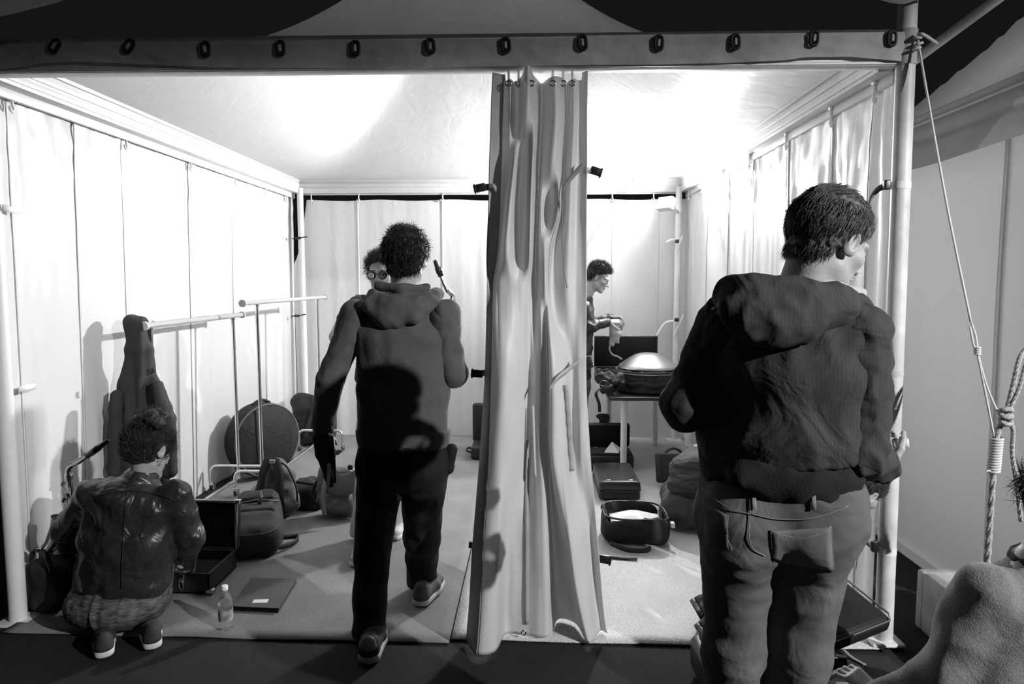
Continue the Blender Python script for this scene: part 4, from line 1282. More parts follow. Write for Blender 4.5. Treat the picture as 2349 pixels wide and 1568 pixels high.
# water bottle
def bottle(name, base, s, label, cap, liquid=0.55, tilt=None):
    M = frame(base) if tilt is None else tilt
    t = thing(name, base, label, 'bottle')
    pr = [(0.0, 0.0), (0.026, 0.0), (0.031, 0.006), (0.0315, 0.03), (0.029, 0.036), (0.0315, 0.042), (0.0315, 0.10), (0.029, 0.106), (0.0315, 0.112), (0.030, 0.135), (0.022, 0.160), (0.0135, 0.178), (0.0125, 0.188)]
    mb = MB(); mb.lathe([(r * s, h * s) for r, h in pr], 28, M); mb.build('body', M_CLEAR, t)
    mb = MB(); mb.lathe([(0.0, 0.186 * s), (0.0145 * s, 0.186 * s), (0.0145 * s, 0.203 * s), (0.012 * s, 0.206 * s), (0.0, 0.206 * s)], 24, M); mb.build('cap', cap, t, sharp=40)
    mb = MB(); mb.lathe([(0.0322 * s, 0.045 * s), (0.0322 * s, 0.098 * s)], 28, M)
    mb.f = mb.f[:-2]; mb.build('label_band', mat('bottle_label', 0.25, rough=0.6, var=0.6, vscale=40), t)
    return t
bottle('water_bottle', gr(519, 1441, 0.012), 1.0, 'clear plastic water bottle standing between the open case and the folder', M_WHITEPL)
# folder with a white label
fa = [gr(530, 1397, 0.014), gr(640, 1402, 0.014), gr(681, 1334, 0.014), gr(577, 1331, 0.014)]
t = thing('document_folder', (fa[0] + fa[2]) / 2, 'flat grey document folder with a white label on the carpet', 'folder')
def quad_slab(q, z0, z1):
    mb = MB(); vs = [V(p[0], p[1], z0) for p in q] + [V(p[0], p[1], z1) for p in q]
    return mb.add(vs, [(3, 2, 1, 0), (4, 5, 6, 7)] + [(i, (i + 1) % 4, (i + 1) % 4 + 4, i + 4) for i in range(4)])
quad_slab(fa, 0.013, 0.017).build('back_cover', M_FOLDER, t, smooth=False)
sh_ = [p + ((fa[0] + fa[2]) / 2 - p) * 0.03 for p in fa]
quad_slab(sh_, 0.0171, 0.027).build('papers', mat('dark_sheets', 0.03, rough=0.8), t, smooth=False)
quad_slab([p + V(0, 0, 0) for p in fa], 0.0271, 0.031).build('front_cover', M_FOLDER, t, smooth=False)
lbq = [gr(578, 1383, 0.03), gr(613, 1382, 0.03), gr(617, 1374, 0.03), gr(583, 1375, 0.03)]
quad_slab(lbq, 0.0312, 0.0318).build('label_sticker', M_PAPER, t, smooth=False)

# ================================================================== right half: table and cases
TX0, TX1, TY0, TY1 = xz(1398, 5.45, 0.65), 1.38, 5.45, 6.66
TZ = at(1450, 911, 5.45)[2]
t = thing('table', ((TX0 + TX1) / 2, (TY0 + TY1) / 2, 0.012), 'low table with a black top and white legs by the back wall', 'table')
mb = MB(); mb.rbox((TX0, TY0, TZ - 0.03), (TX1, TY1, TZ), 0.006); mb.build('top', M_TABLETOP, t, sharp=40)
for x_, y_ in ((xz(1431, 5.56, 0.4), TY0 + 0.11), (TX1 - 0.10, TY0 + 0.11), (TX0 + 0.12, TY1 - 0.08), (xz(1504, 6.58, 0.4), TY1 - 0.08)):
    mb = MB(); mb.tube([(x_, y_, 0.014), (x_, y_, TZ - 0.031)], 0.026, 18); mb.build('leg', mat('white_lacquer', 0.75, rough=0.35, spec=0.5), t, sharp=50)
# long case open at the back of the table
yk = 6.34
xa, xb = xz(1366, yk, 0.7), xz(1514, yk, 0.7)
t = thing('keyboard_case', ((xa + xb) / 2, yk, TZ), 'long black hard case open on the table, lid standing up', 'instrument case')
mb = MB()
for a, b in (((xa, yk - 0.16, 0), (xb, yk + 0.14, 0.012)), ((xa, yk - 0.16, 0), (xb, yk - 0.148, 0.125)), ((xa, yk + 0.128, 0), (xb, yk + 0.14, 0.125)), ((xa, yk - 0.16, 0), (xa + 0.012, yk + 0.14, 0.125)), ((xb - 0.012, yk - 0.16, 0), (xb, yk + 0.14, 0.125))):
    mb.rbox(V(*a) + V(0, 0, TZ), V(*b) + V(0, 0, TZ), 0.004)
mb.build('base', M_CASE, t, sharp=40)
mb = MB(); mb.rbox((xa + 0.013, yk - 0.147, TZ + 0.013), (xb - 0.013, yk + 0.127, TZ + 0.10), 0.02); mb.build('lining', M_PLUSH, t)
ztl = at(1440, 770, yk + 0.16)[2]
mb = MB(); mb.rbox((xa, yk + 0.142, TZ + 0.12), (xb, yk + 0.19, ztl), 0.006); lid = mb.build('lid', M_CASE, t, sharp=40)
mb = MB(); mb.rbox((xa + 0.012, yk + 0.136, TZ + 0.132), (xb - 0.012, yk + 0.1415, ztl - 0.012), 0.002); mb.build('lid_lining', M_PLUSH, lid)
for px in (1388, 1440, 1445, 1494):
    x_ = xz(px, yk + 0.15, ztl); mb = MB(); mb.rbox((x_ - 0.01, yk + 0.138, ztl - 0.004), (x_ + 0.01, yk + 0.18, ztl + 0.008), 0.003); mb.build('latch', M_METAL, lid, sharp=40)
for px in (1374, 1392):
    c = at(px, 848, yk - 0.165); mb = MB(); mb.rbox(c - V(0.012, 0.005, 0.012), c + V(0.012, 0.005, 0.012), 0.003); mb.build('latch', M_METAL, t, sharp=40)
# sheets and cable on the case
q = [V(xz(1398, yk - 0.12, 0.76), yk - 0.13, 0), V(xz(1436, yk - 0.12, 0.76), yk - 0.13, 0), V(xz(1444, yk + 0.08, 0.76), yk + 0.08, 0), V(xz(1412, yk + 0.08, 0.76), yk + 0.08, 0)]
o = quad_slab(q, TZ + 0.101, TZ + 0.106).build('paper_sheet', M_PAPER, smooth=False); tag(o, 'white sheet of paper lying in the open long case', 'paper')
# handpan in its padded bag
hc = V(xz(1486, 5.80, 0.7), 5.80, TZ)
t = thing('handpan', hc + V(0, 0, 0.19), 'domed steel handpan resting in its open round bag', 'handpan')
prof = [(0.250, 0.0), (0.250, 0.006), (0.24, 0.025), (0.19, 0.062), (0.13, 0.100), (0.085, 0.118), (0.06, 0.123), (0.0, 0.128)]
rr = catmull(prof, 5)
mb = MB(); mb.lathe([(max(p[0], 0), p[1] + 0.199) for p in rr], 56, frame(hc)); mb.build('shell', M_HANDPAN, t, sharp=60)
for k in range(8):
    a = k * math.pi / 4 + 0.3
    M = frame(hc + V(0.17 * math.cos(a), 0.17 * math.sin(a), 0.19 + 0.076), (math.cos(a), math.sin(a), -0.75), (0.6 * math.cos(a), 0.6 * math.sin(a), 0.8))
    mb = MB(); mb.tube([np.array(M @ Vector((0.05 * math.cos(b), 0.042 * math.sin(b), 0.0))) for b in np.linspace(0, 2 * math.pi, 25)], 0.0025, 5, caps=False); mb.build('tone_field', M_HANDPAN, t)
t = thing('handpan_bag', hc, 'round dark padded bag around the handpan on the table', 'bag')
s = Soft(0.012, 0.03)
s.trunk(hc + V(0, 0, 0.04), hc + V(0, 0, 0.14), (0.27, 0.27), (0.285, 0.285), (1, 0, 0))
s.custom(lambda X, Y, Z: np.maximum(Z - (TZ + 0.195), -(Z - TZ - 0.012)))
s.custom(lambda X, Y, Z: -np.maximum(np.sqrt((X - hc[0]) ** 2 + (Y - hc[1]) ** 2) - 0.266, -(Z - TZ - 0.186)))
s.build('body', M_GIG, t, wr=0.008, wsc=10)
mb = MB(); mb.tube([hc + V(0.288 * math.cos(a), 0.288 * math.sin(a), 0.165) for a in np.linspace(0, 2 * math.pi, 48)], 0.008, 6, caps=False); mb.build('zip', M_BLACKPL, t)
mb = MB(); mb.ribbon([hc + V(0.292 * math.cos(a), 0.292 * math.sin(a), 0.09 + 0.01 * math.sin(9 * a)) for a in np.linspace(math.pi * 1.05, math.pi * 1.9, 24)], (0, 0, 1), 0.035, 0.006); mb.build('strap', M_NYLONBLK, t)
# dark jacket bundle on the table's left end
jb = V(xz(1392, 5.62, 0.7), 5.64, TZ)
t = thing('cable_bundle', jb, 'tangled heap of black straps and cables at the table corner', 'cables')
s = Soft(0.011, 0.03)
for k in range(9):
    a = jb + V(random.uniform(-0.05, 0.11), random.uniform(-0.08, 0.10), random.uniform(0.04, 0.17)); b = a + V(random.uniform(-0.10, 0.04), random.uniform(-0.06, 0.05), random.uniform(-0.05, 0.04))
    b[2] = max(b[2], TZ + 0.035)
    s.cone(a, b, 0.035, 0.028)
s.cut((0, 0, TZ + 0.008), (0, 0, -1))
s.build('heap', M_NYLONBLK, t, wr=0.012, wsc=14)
mb = MB(); mb.ribbon(catmull([jb + V(-0.06, -0.09, 0.06), jb + V(-0.10, -0.14, 0.02), jb + V(-0.075, -0.145, -0.06), jb + V(-0.07, -0.14, -0.13)], 6), (1, 0.3, 0), 0.025, 0.006); mb.build('hanging_strap', M_NYLONBLK, t)
for k in range(4):
    c = jb + V(random.uniform(-0.05, 0.06), -0.06, random.uniform(0.08, 0.17)); rr_ = random.uniform(0.03, 0.05)
    mb = MB(); mb.tube([c + rr_ * V(math.cos(a), 0.4 * math.sin(a), 0.7 * math.sin(a)) for a in np.linspace(0, 2 * math.pi, 18)], 0.006, 6, caps=False); mb.build('cable_loop', M_BLACKPL, t)
bottle('small_bottle', V(xz(1537, 6.30, 0.7), 6.30, TZ + 0.002), 0.85, 'small clear bottle on the table right of the long case', M_WHITEPL)
bottle('jar', V(xz(1526, 6.22, 0.7), 6.22, TZ + 0.002), 0.55, 'small jar with white lid on the table beside the clear bottle', M_WHITEPL)
# open case with raised lid under the table
def lidded_case(name, x0, x1, y0, y1, h, lh, label, lean, r=0.03):
    t = thing(name, ((x0 + x1) / 2, (y0 + y1) / 2, 0.012), label, 'suitcase')
    mb = MB(); zb = 0.018
    mb.rbox((x0, y0, zb), (x1, y1, zb + h), r, 4)
    mb.build('shell', M_CASE, t, sharp=60)
    mb = MB(); mb.rbox((x0 + 0.012, y0 + 0.012, zb + h - 0.004), (x1 - 0.012, y1 - 0.012, zb + h + 0.006), 0.004); mb.build('lining', M_PLUSH, t)
    LM = frame((0, y1, zb + h)) @ Matrix.Rotation(R(lean), 4, 'X')
    mb = MB(); mb.rbox((x0, 0.0, 0.0), (x1, 0.07, lh), r, 4, LM); l = mb.build('lid', M_CASE, t, sharp=60)
    mb = MB(); mb.rbox((x0 + 0.015, -0.004, 0.015), (x1 - 0.015, 0.01, lh - 0.015), 0.004, 2, LM); mb.build('lid_lining', M_PLUSH, l)
    return t
x0, x1 = xz(1335, 5.9, 0.3), xz(1446, 5.9, 0.3)
lidded_case('hard_case', x0, x1, 5.64, 5.90, 0.13, at(1400, 971, 5.9)[2] - 0.148, 'black hard case standing open under the table with white paper inside', 0)
mb = MB(); pc = V(xz(1404, 5.72, 0.2), 5.72, 0.16)
mb.add([pc + V(-0.07, -0.04, 0), pc + V(0.05, -0.05, 0.0), pc + V(0.0, 0.0, 0.085), pc + V(-0.05, 0.05, 0.0), pc + V(0.08, 0.03, 0.02)], [(0, 1, 2), (0, 2, 3), (1, 4, 2), (2, 4, 3)])
tag(mb.build('paper_scrap', M_PAPER, smooth=False), 'crumpled white paper in the open case under the table', 'paper')
s = Soft(0.01, 0.03); c = at(1386, 962, 6.06)
s.box(c + V(0.0, 0, -0.05), (0.04, 0.03, 0.10), 0.02); s.cone(c + V(-0.06, 0, 0.03), c + V(0.02, 0, 0.02), 0.018, 0.02); s.cone(c + V(0, 0, -0.1), V(c[0], c[1] + 0.02, 0.04), 0.05, 0.07)
s.cut((0, 0, 0.021), (0, 0, -1)); o = s.build('pouch', M_NYLONBLK, None, wr=0.006, wsc=14); tag(o, 'small black pouch propped behind the open case under the table', 'pouch')
# closed suitcase
s0 = gr(1372, 1152); s1 = gr(1468, 1152)
ysc = 4.86
t = thing('closed_case', ((s0[0] + s1[0]) / 2, ysc + 0.28, 0.012), 'closed black hard case lying flat behind the open backpack', 'suitcase')
x0, x1 = xz(1374, ysc, 0.08), xz(1470, ysc, 0.08)
mb = MB(); mb.rbox((x0, ysc, 0.018), (x1, ysc + 0.54, 0.078), 0.02, 4); mb.build('shell', M_CASE, t, sharp=60)
mb = MB(); mb.rbox((x0, ysc, 0.082), (x1, ysc + 0.54, 0.155), 0.022, 4); mb.build('lid', mat('scuffed_black_vinyl', 0.02, rough=0.3, spec=0.5), t, sharp=60)
mb = MB(); mb.rbox((x0 + 0.03, ysc + 0.002, 0.072), (x1 - 0.02, ysc + 0.53, 0.088), 0.004); mb.build('seam_band', M_BLACKPL, t)
for px in (1397, 1449):
    x_ = xz(px, ysc, 0.16); mb = MB(); mb.rbox((x_ - 0.016, ysc + 0.03, 0.150), (x_ + 0.016, ysc + 0.05, 0.160), 0.003); mb.build('clasp', M_METAL, t, sharp=40)
mb = MB(); mb.rbox((x0 + 0.03, ysc + 0.005, 0.148), (x1 - 0.03, ysc + 0.014, 0.158), 0.003); mb.build('edge_strip', M_METAL, t, sharp=40)
for y_ in (ysc + 0.10, ysc + 0.4):
    mb = MB(); mb.rbox((x1 - 0.004, y_ - 0.03, 0.06), (x1 + 0.012, y_ + 0.03, 0.10), 0.004); mb.build('latch', M_BLACKPL, t)
# open backpack
o0 = gr(1465, 1262)
t = thing('open_backpack', o0 + V(0, 0.15, 0.0), 'unzipped black backpack lying open on the glossy carpet', 'backpack')
s = Soft(0.01, 0.03)
cx_, cy_ = o0[0], o0[1] + 0.17
A3 = np.array(Matrix.Rotation(R(-6), 3, 'Z'))
s.box((cx_, cy_, 0.10), (0.205, 0.145, 0.09), 0.07, A3)
s.ell((cx_ - 0.1, cy_ + 0.06, 0.18), (0.11, 0.09, 0.04)); s.ell((cx_ + 0.0, cy_ + 0.10, 0.17), (0.17, 0.04, 0.05))
s.custom(lambda X, Y, Z: -np.maximum(np.maximum(np.abs((X - cx_ - 0.005)) - 0.18, np.abs(Y - cy_ - 0.0) - 0.115), 0.06 - Z))
s.cut((0, 0, 0.021), (0, 0, -1))
s.build('body', M_NYLONBLK, t, wr=0.008, wsc=9)
mb = MB(); mb.tube([(cx_ + 0.195 * abs(math.cos(a)) ** 0.5 * np.sign(math.cos(a)), cy_ + 0.130 * abs(math.sin(a)) ** 0.5 * np.sign(math.sin(a)), 0.172 + 0.03 * (math.sin(a) > 0) * abs(math.sin(a)) + 0.01 * (-math.cos(a))) for a in np.linspace(0, 2 * math.pi, 60)], 0.007, 6, caps=False); mb.build('zip', M_BLACKPL, t)
mb = MB(); P = np.zeros((8, 12, 3))
for i in range(8):
    for j in range(12):
        a, v = j / 11 - 0.5, i / 7
        P[i, j] = (cx_ + 0.0 + a * 0.30, cy_ - 0.09 + 0.18 * v, 0.10 + 0.035 * math.sin(v * 2.2) + 0.012 * math.cos(a * 6))
mb.slab(P, 0.02); tag(mb.build('paper_stack', M_PAPER), 'white printed sheets lying inside the open backpack', 'paper')
mb = MB(); mb.ribbon(catmull([(cx_ - 0.17, cy_ - 0.19, 0.05), (cx_ - 0.08, cy_ - 0.25, 0.036), (cx_ + 0.02, cy_ - 0.26, 0.036), (cx_ + 0.06, cy_ - 0.23, 0.04)], 8), (0, 0.4, 1), 0.03, 0.006); mb.build('shoulder_strap', M_GIG, t)
mb = MB(); mb.ribbon([gr(1398, 1277, 0.016), gr(1430, 1280, 0.016), gr(1462, 1281, 0.018)], (0.1, 1, 0), 0.022, 0.004); mb.build('strap_end', M_NYLONBLK, t)
mb = MB(); mb.rbox((cx_ + 0.2, cy_ - 0.12, 0.12), (cx_ + 0.225, cy_ - 0.08, 0.15), 0.005); mb.build('buckle', M_WHITEPL, t)
# case leaning behind the crouching man
c = gr(1535, 1128)
t = thing('case_lid', c, 'black carrying case with a handle standing open behind the crouching man', 'suitcase')
Mx = frame(c + V(0.05, 0.1, 0.04)) @ Matrix.Rotation(R(-22), 4, 'X') @ Matrix.Rotation(R(14), 4, 'Z')
mb = MB(); mb.rbox((-0.13, -0.03, 0.0), (0.25, 0.04, 0.23), 0.02, 4, Mx); mb.build('shell', M_CASE, t, sharp=60)
hp = [np.array(Mx @ Vector((0.02 + 0.07 * math.cos(a), 0.0, 0.22 + 0.05 * math.sin(a)))) for a in np.linspace(0, math.pi, 12)]
mb = MB(); mb.tube(hp, 0.011, 8); mb.build('handle', M_BLACKPL, t)
# case just left of the curtain at the back wall
c = gr(1090, 1058)
t = thing('small_case', c + V(0.03, 0, 0), 'open black case with a carrying handle beside the curtain near the back wall', 'suitcase')
mb = MB(); mb.rbox(c + V(-0.04, 0.0, 0.018), c + V(0.20, 0.3, 0.13), 0.02, 3); mb.build('shell', M_CASE, t, sharp=60)
mb = MB(); mb.rbox(c + V(-0.05, 0.3, 0.10), c + V(0.20, 0.36, 0.47), 0.03, 4); mb.build('lid', M_CASE, t, sharp=60)
mb = MB(); mb.tube(catmull([c + V(-0.04, 0.06, 0.07), c + V(-0.08, 0.08, 0.08), c + V(-0.08, 0.18, 0.08), c + V(-0.04, 0.2, 0.07)], 6), 0.011, 8); mb.build('handle', M_BLACKPL, t)
# big trolley suitcase by the pole: open lid towards us
p1, p2, p3 = at(1944, 1330, 2.92), at(2053, 1418, 2.72), at(1925, 1497, 2.52)
t = thing('trolley_case', V(p3[0], 2.6, 0.0), 'large black suitcase with its lid open leaning by the tall pole', 'suitcase')
ex = p2 - p1; ez = p3 - p2
u_ = ex / np.linalg.norm(ex); w_ = ez - u_ * (ez @ u_); w_ /= np.linalg.norm(w_); n_ = np.cross(u_, w_)
if n_[1] < 0: n_ = -n_
c0 = p2
Mx = Matrix(((u_[0], w_[0], n_[0], c0[0]), (u_[1], w_[1], n_[1], c0[1]), (u_[2], w_[2], n_[2], c0[2]), (0, 0, 0, 1)))
Lu, Lw = 0.33, np.linalg.norm(ez) + 0.03
mb = MB(); mb.rbox((-Lu, 0, 0.0), (0.0, Lw, 0.075), 0.03, 5, Mx); lid = mb.build('lid', M_CASE, t, sharp=60)
mb = MB(); mb.rbox((-Lu + 0.02, 0.02, -0.004), (-0.02, Lw - 0.02, 0.02), 0.015, 3, Mx); mb.build('lid_lining', mat('satin_lining', 0.010, rough=0.6, wrinkle=0.008, wscale=7), lid)
rim = [(-Lu + 0.03, 0.0), (-0.03, 0.0), (0.0, 0.03), (0.0, Lw - 0.03), (-0.03, Lw), (-Lu + 0.03, Lw), (-Lu, Lw - 0.03), (-Lu, 0.03), (-Lu + 0.03, 0.0)]
mb = MB(); mb.tube([np.array(Mx @ Vector((a, b, 0.0))) for a, b in rim], 0.004, 6); mb.build('rim', mat('grey_piping', 0.12, rough=0.4), lid)
bx0 = p3 + V(-0.52, -0.22, 0)
mb = MB(); mb.rbox((p3[0] - 0.52, 2.46, 0.02), (p3[0] - 0.13, 2.72, 0.16), 0.03, 4); mb.build('shell', M_CASE, t, sharp=60)
mb = MB(); mb.rbox((p3[0] - 0.49, 2.49, 0.155), (p3[0] - 0.16, 2.69, 0.172), 0.006); mb.build('lining', M_PLUSH, t)
mb = MB(); c = V(p3[0] - 0.04, 2.32, 0.0)
mb.rbox(c + V(0.0, 0.05, 0.008), c + V(0.05, 0.10, 0.07), 0.01); mb.build('wheel_housing', M_BLACKPL, t)
# planter
cb = V(xz(2100, 3.12, 0.15), 2.42, 0)
t = thing('planter', cb + V(0.2, 0.3, 0), 'square rough concrete planter with soil behind the seated person', 'planter')
zt = at(2107, 1302, 3.12)[2]
w = 0.36; wd_ = 0.70; A = frame(cb)
mb = MB()
for lo, hi in (((0, 0, 0), (w, 0.055, zt)), ((0, wd_ - 0.055, 0), (w, wd_, zt)), ((0, 0.05, 0), (0.055, wd_ - 0.05, zt)), ((w - 0.055, 0.05, 0), (w, wd_ - 0.05, zt))):
    mb.rbox(lo, hi, 0.012, 2, A)
mb.build('box', M_CONCRETE, t, sharp=50)
P = np.zeros((16, 16, 3))
for i in range(16):
    for j in range(16):
        x_, y_ = 0.05 + (w - 0.1) * j / 15, 0.05 + (wd_ - 0.1) * i / 15
        P[i, j] = np.array(A @ Vector((x_, y_, zt - 0.05 + 0.02 * mnoise.noise(Vector((x_ * 14, y_ * 14, 0))))))
mb = MB(); mb.slab(P, -0.03); mb.build('soil', M_SOIL, t)
mb = MB(); mb.tube([rp2[0], V(rp2[0][0], rp2[0][1] + 0.05, zt - 0.03)], 0.014, 8); mb.build('rope_foot', M_ROPE, rope)
# things at the bottom edge: camera, sheet
cc = gr(1900, 1533)
t = thing('photo_camera', cc, 'black photo camera with a lens lying on the ground below the open suitcase', 'camera')
mb = MB(); mb.rbox(cc + V(-0.07, -0.02, 0.002), cc + V(0.035, 0.05, 0.055), 0.01); mb.build('body', M_BLACKPL, t, sharp=50)
mb = MB(); mb.tube([cc + V(0.03, 0.0, 0.032), cc + V(0.06, -0.01, 0.032)], 0.026, 20); mb.tube([cc + V(0.058, -0.009, 0.032), cc + V(0.068, -0.013, 0.032)], 0.028, 20); l = mb.build('lens', M_BLACKPL, t, sharp=50)
mb = MB(); mb.rbox(cc + V(-0.07, -0.022, 0.052), cc + V(0.03, -0.012, 0.058), 0.002); mb.build('top_plate', M_METAL, t)
mb = MB(); mb.tube(catmull([cc + V(0.0, -0.02, 0.03), cc + V(0.05, -0.06, 0.006), cc + V(0.09, -0.10, 0.006), cc + V(0.085, -0.15, 0.006)], 8), 0.003, 6); mb.build('strap', M_BLACKPL, t)
q = [gr(1868, 1545), gr(1885, 1540), gr(1990, 1575), gr(1870, 1620)]
o = quad_slab(q, 0.002, 0.006).build('paper_sheet', M_PAPER, smooth=False); tag(o, 'white sheet on the dark ground beside the jeans', 'paper')
q = gr(1955, 1512); mb = MB(); mb.ribbon(catmull([q + V(-0.02, 0.04, 0.02), q + V(0.0, 0.0, 0.008), q + V(0.03, -0.05, 0.006)], 6), (1, 0.4, 0), 0.015, 0.004)
tag(mb.build('loose_strap', M_NYLON), 'short grey strap lying on the ground under the suitcase corner', 'strap')

# ================================================================== people
def unit(v):
    v = np.array(v, float); return v / np.linalg.norm(v)
class Head:
    """head frame: x right, y out of the face, z up"""
    def __init__(s, c, face, up=(0, 0, 1), size=1.0):
        s.c = np.array(c, float); s.y = unit(face)
        z = np.array(up, float); z = z - s.y * (z @ s.y); s.z = unit(z); s.x = np.cross(s.y, s.z); s.s = size
        s.A = np.stack([s.x, s.y, s.z], axis=1)
    def p(s, x, y, z): return s.c + s.s * (s.A @ V(x, y, z))
def head_soft(H, neck, h=0.0045, neck_r=0.056):
    k = H.s
    s = Soft(h, 0.02)
    s.ell(H.p(0, -0.014, 0.034), k * V(0.0745, 0.097, 0.086), H.A)
    s.ell(H.p(0, 0.030, -0.030), k * V(0.060, 0.066, 0.085), H.A)
    s.cone(H.p(-0.046, 0.005, -0.062), H.p(-0.012, 0.070, -0.100), 0.020 * k, 0.019 * k)
    s.cone(H.p(0.046, 0.005, -0.062), H.p(0.012, 0.070, -0.100), 0.020 * k, 0.019 * k)
    s.ell(H.p(0, 0.078, -0.102), k * V(0.022, 0.016, 0.015), H.A, k=0.015)
    for sx in (-1, 1):
        s.ell(H.p(sx * 0.042, 0.058, -0.022), k * V(0.022, 0.022, 0.018), H.A, k=0.02)
        s.ell(H.p(sx * 0.032, 0.094, 0.002), k * V(0.017, 0.012, 0.011), H.A, k=0.012, op='s')
        s.cone(H.p(sx * 0.050, 0.070, 0.016), H.p(sx * 0.014, 0.090, 0.018), 0.008 * k, 0.010 * k, k=0.012)
        s.ell(H.p(sx * 0.032, 0.079, 0.0), k * V(0.0135, 0.012, 0.010), H.A, k=0.003)
        s.ball(H.p(sx * 0.011, 0.104, -0.038), 0.0085 * k, k=0.008)
    s.cone(H.p(0, 0.090, 0.010), H.p(0, 0.113, -0.033), 0.008 * k, 0.0115 * k, k=0.010)
    s.ell(H.p(0, 0.094, -0.064), k * V(0.022, 0.010, 0.0065), H.A, k=0.006)
    s.ell(H.p(0, 0.092, -0.075), k * V(0.019, 0.010, 0.007), H.A, k=0.006)
    s.ell(H.p(0, 0.104, -0.0695), k * V(0.022, 0.012, 0.0016), H.A, k=0.003, op='s')
    for sx in (-1, 1):
        E = H.A @ np.array(Matrix.Rotation(sx * R(-22), 3, 'Z') @ Matrix.Rotation(R(-10), 3, 'X'))
        s.ell(H.p(sx * 0.082, -0.006, -0.006), k * V(0.0085, 0.019, 0.032), E, k=0.008)
        s.ell(H.p(sx * 0.091, -0.001, -0.002), k * V(0.0075, 0.011, 0.021), E, k=0.004, op='s')
        s.ell(H.p(sx * 0.079, 0.002, -0.026), k * V(0.007, 0.010, 0.011), E, k=0.006)
    s.cone(H.p(0, -0.030, -0.045), neck, neck_r * k, (neck_r + 0.006) * k, k=0.03)
    return s
def strands(roots, dirs, lens, rad, n_seg=4, droop=None, curl=0.0, seed=0):
    """tapered three-sided locks"""
    g = np.random.default_rng(seed)
    N = len(roots)
    cur_ = roots.copy(); d = dirs / np.linalg.norm(dirs, axis=1, keepdims=True)
    rings = []
    a = np.cross(d, np.tile([0.3, 0.5, 0.81], (N, 1))); a /= np.linalg.norm(a, axis=1, keepdims=True)
    b = np.cross(d, a)
    for i in range(n_seg + 1):
        t = i / n_seg
        r = (rad * (1 - 0.85 * t))[:, None]
        rings.append(np.stack([cur_ + r * (math.cos(q) * a + math.sin(q) * b) for q in (0, 2.09, 4.19)], axis=1))
        step = (lens / n_seg)[:, None]
        if droop is not None: d = d + droop(cur_) / n_seg
        d = d + curl * g.normal(size=d.shape)
        d /= np.linalg.norm(d, axis=1, keepdims=True)
        cur_ = cur_ + d * step
    Vv = np.stack(rings, axis=1).reshape(-1, 3)      # N x (seg+1) x 3
    base = np.arange(N)[:, None] * (n_seg + 1) * 3
    f = []
    for i in range(n_seg):
        for q in range(3):
            f.append(np.stack([base[:, 0] + i * 3 + q, base[:, 0] + i * 3 + (q + 1) % 3, base[:, 0] + (i + 1) * 3 + (q + 1) % 3, base[:, 0] + (i + 1) * 3 + q], axis=1))
    return Vv, np.vstack(f)
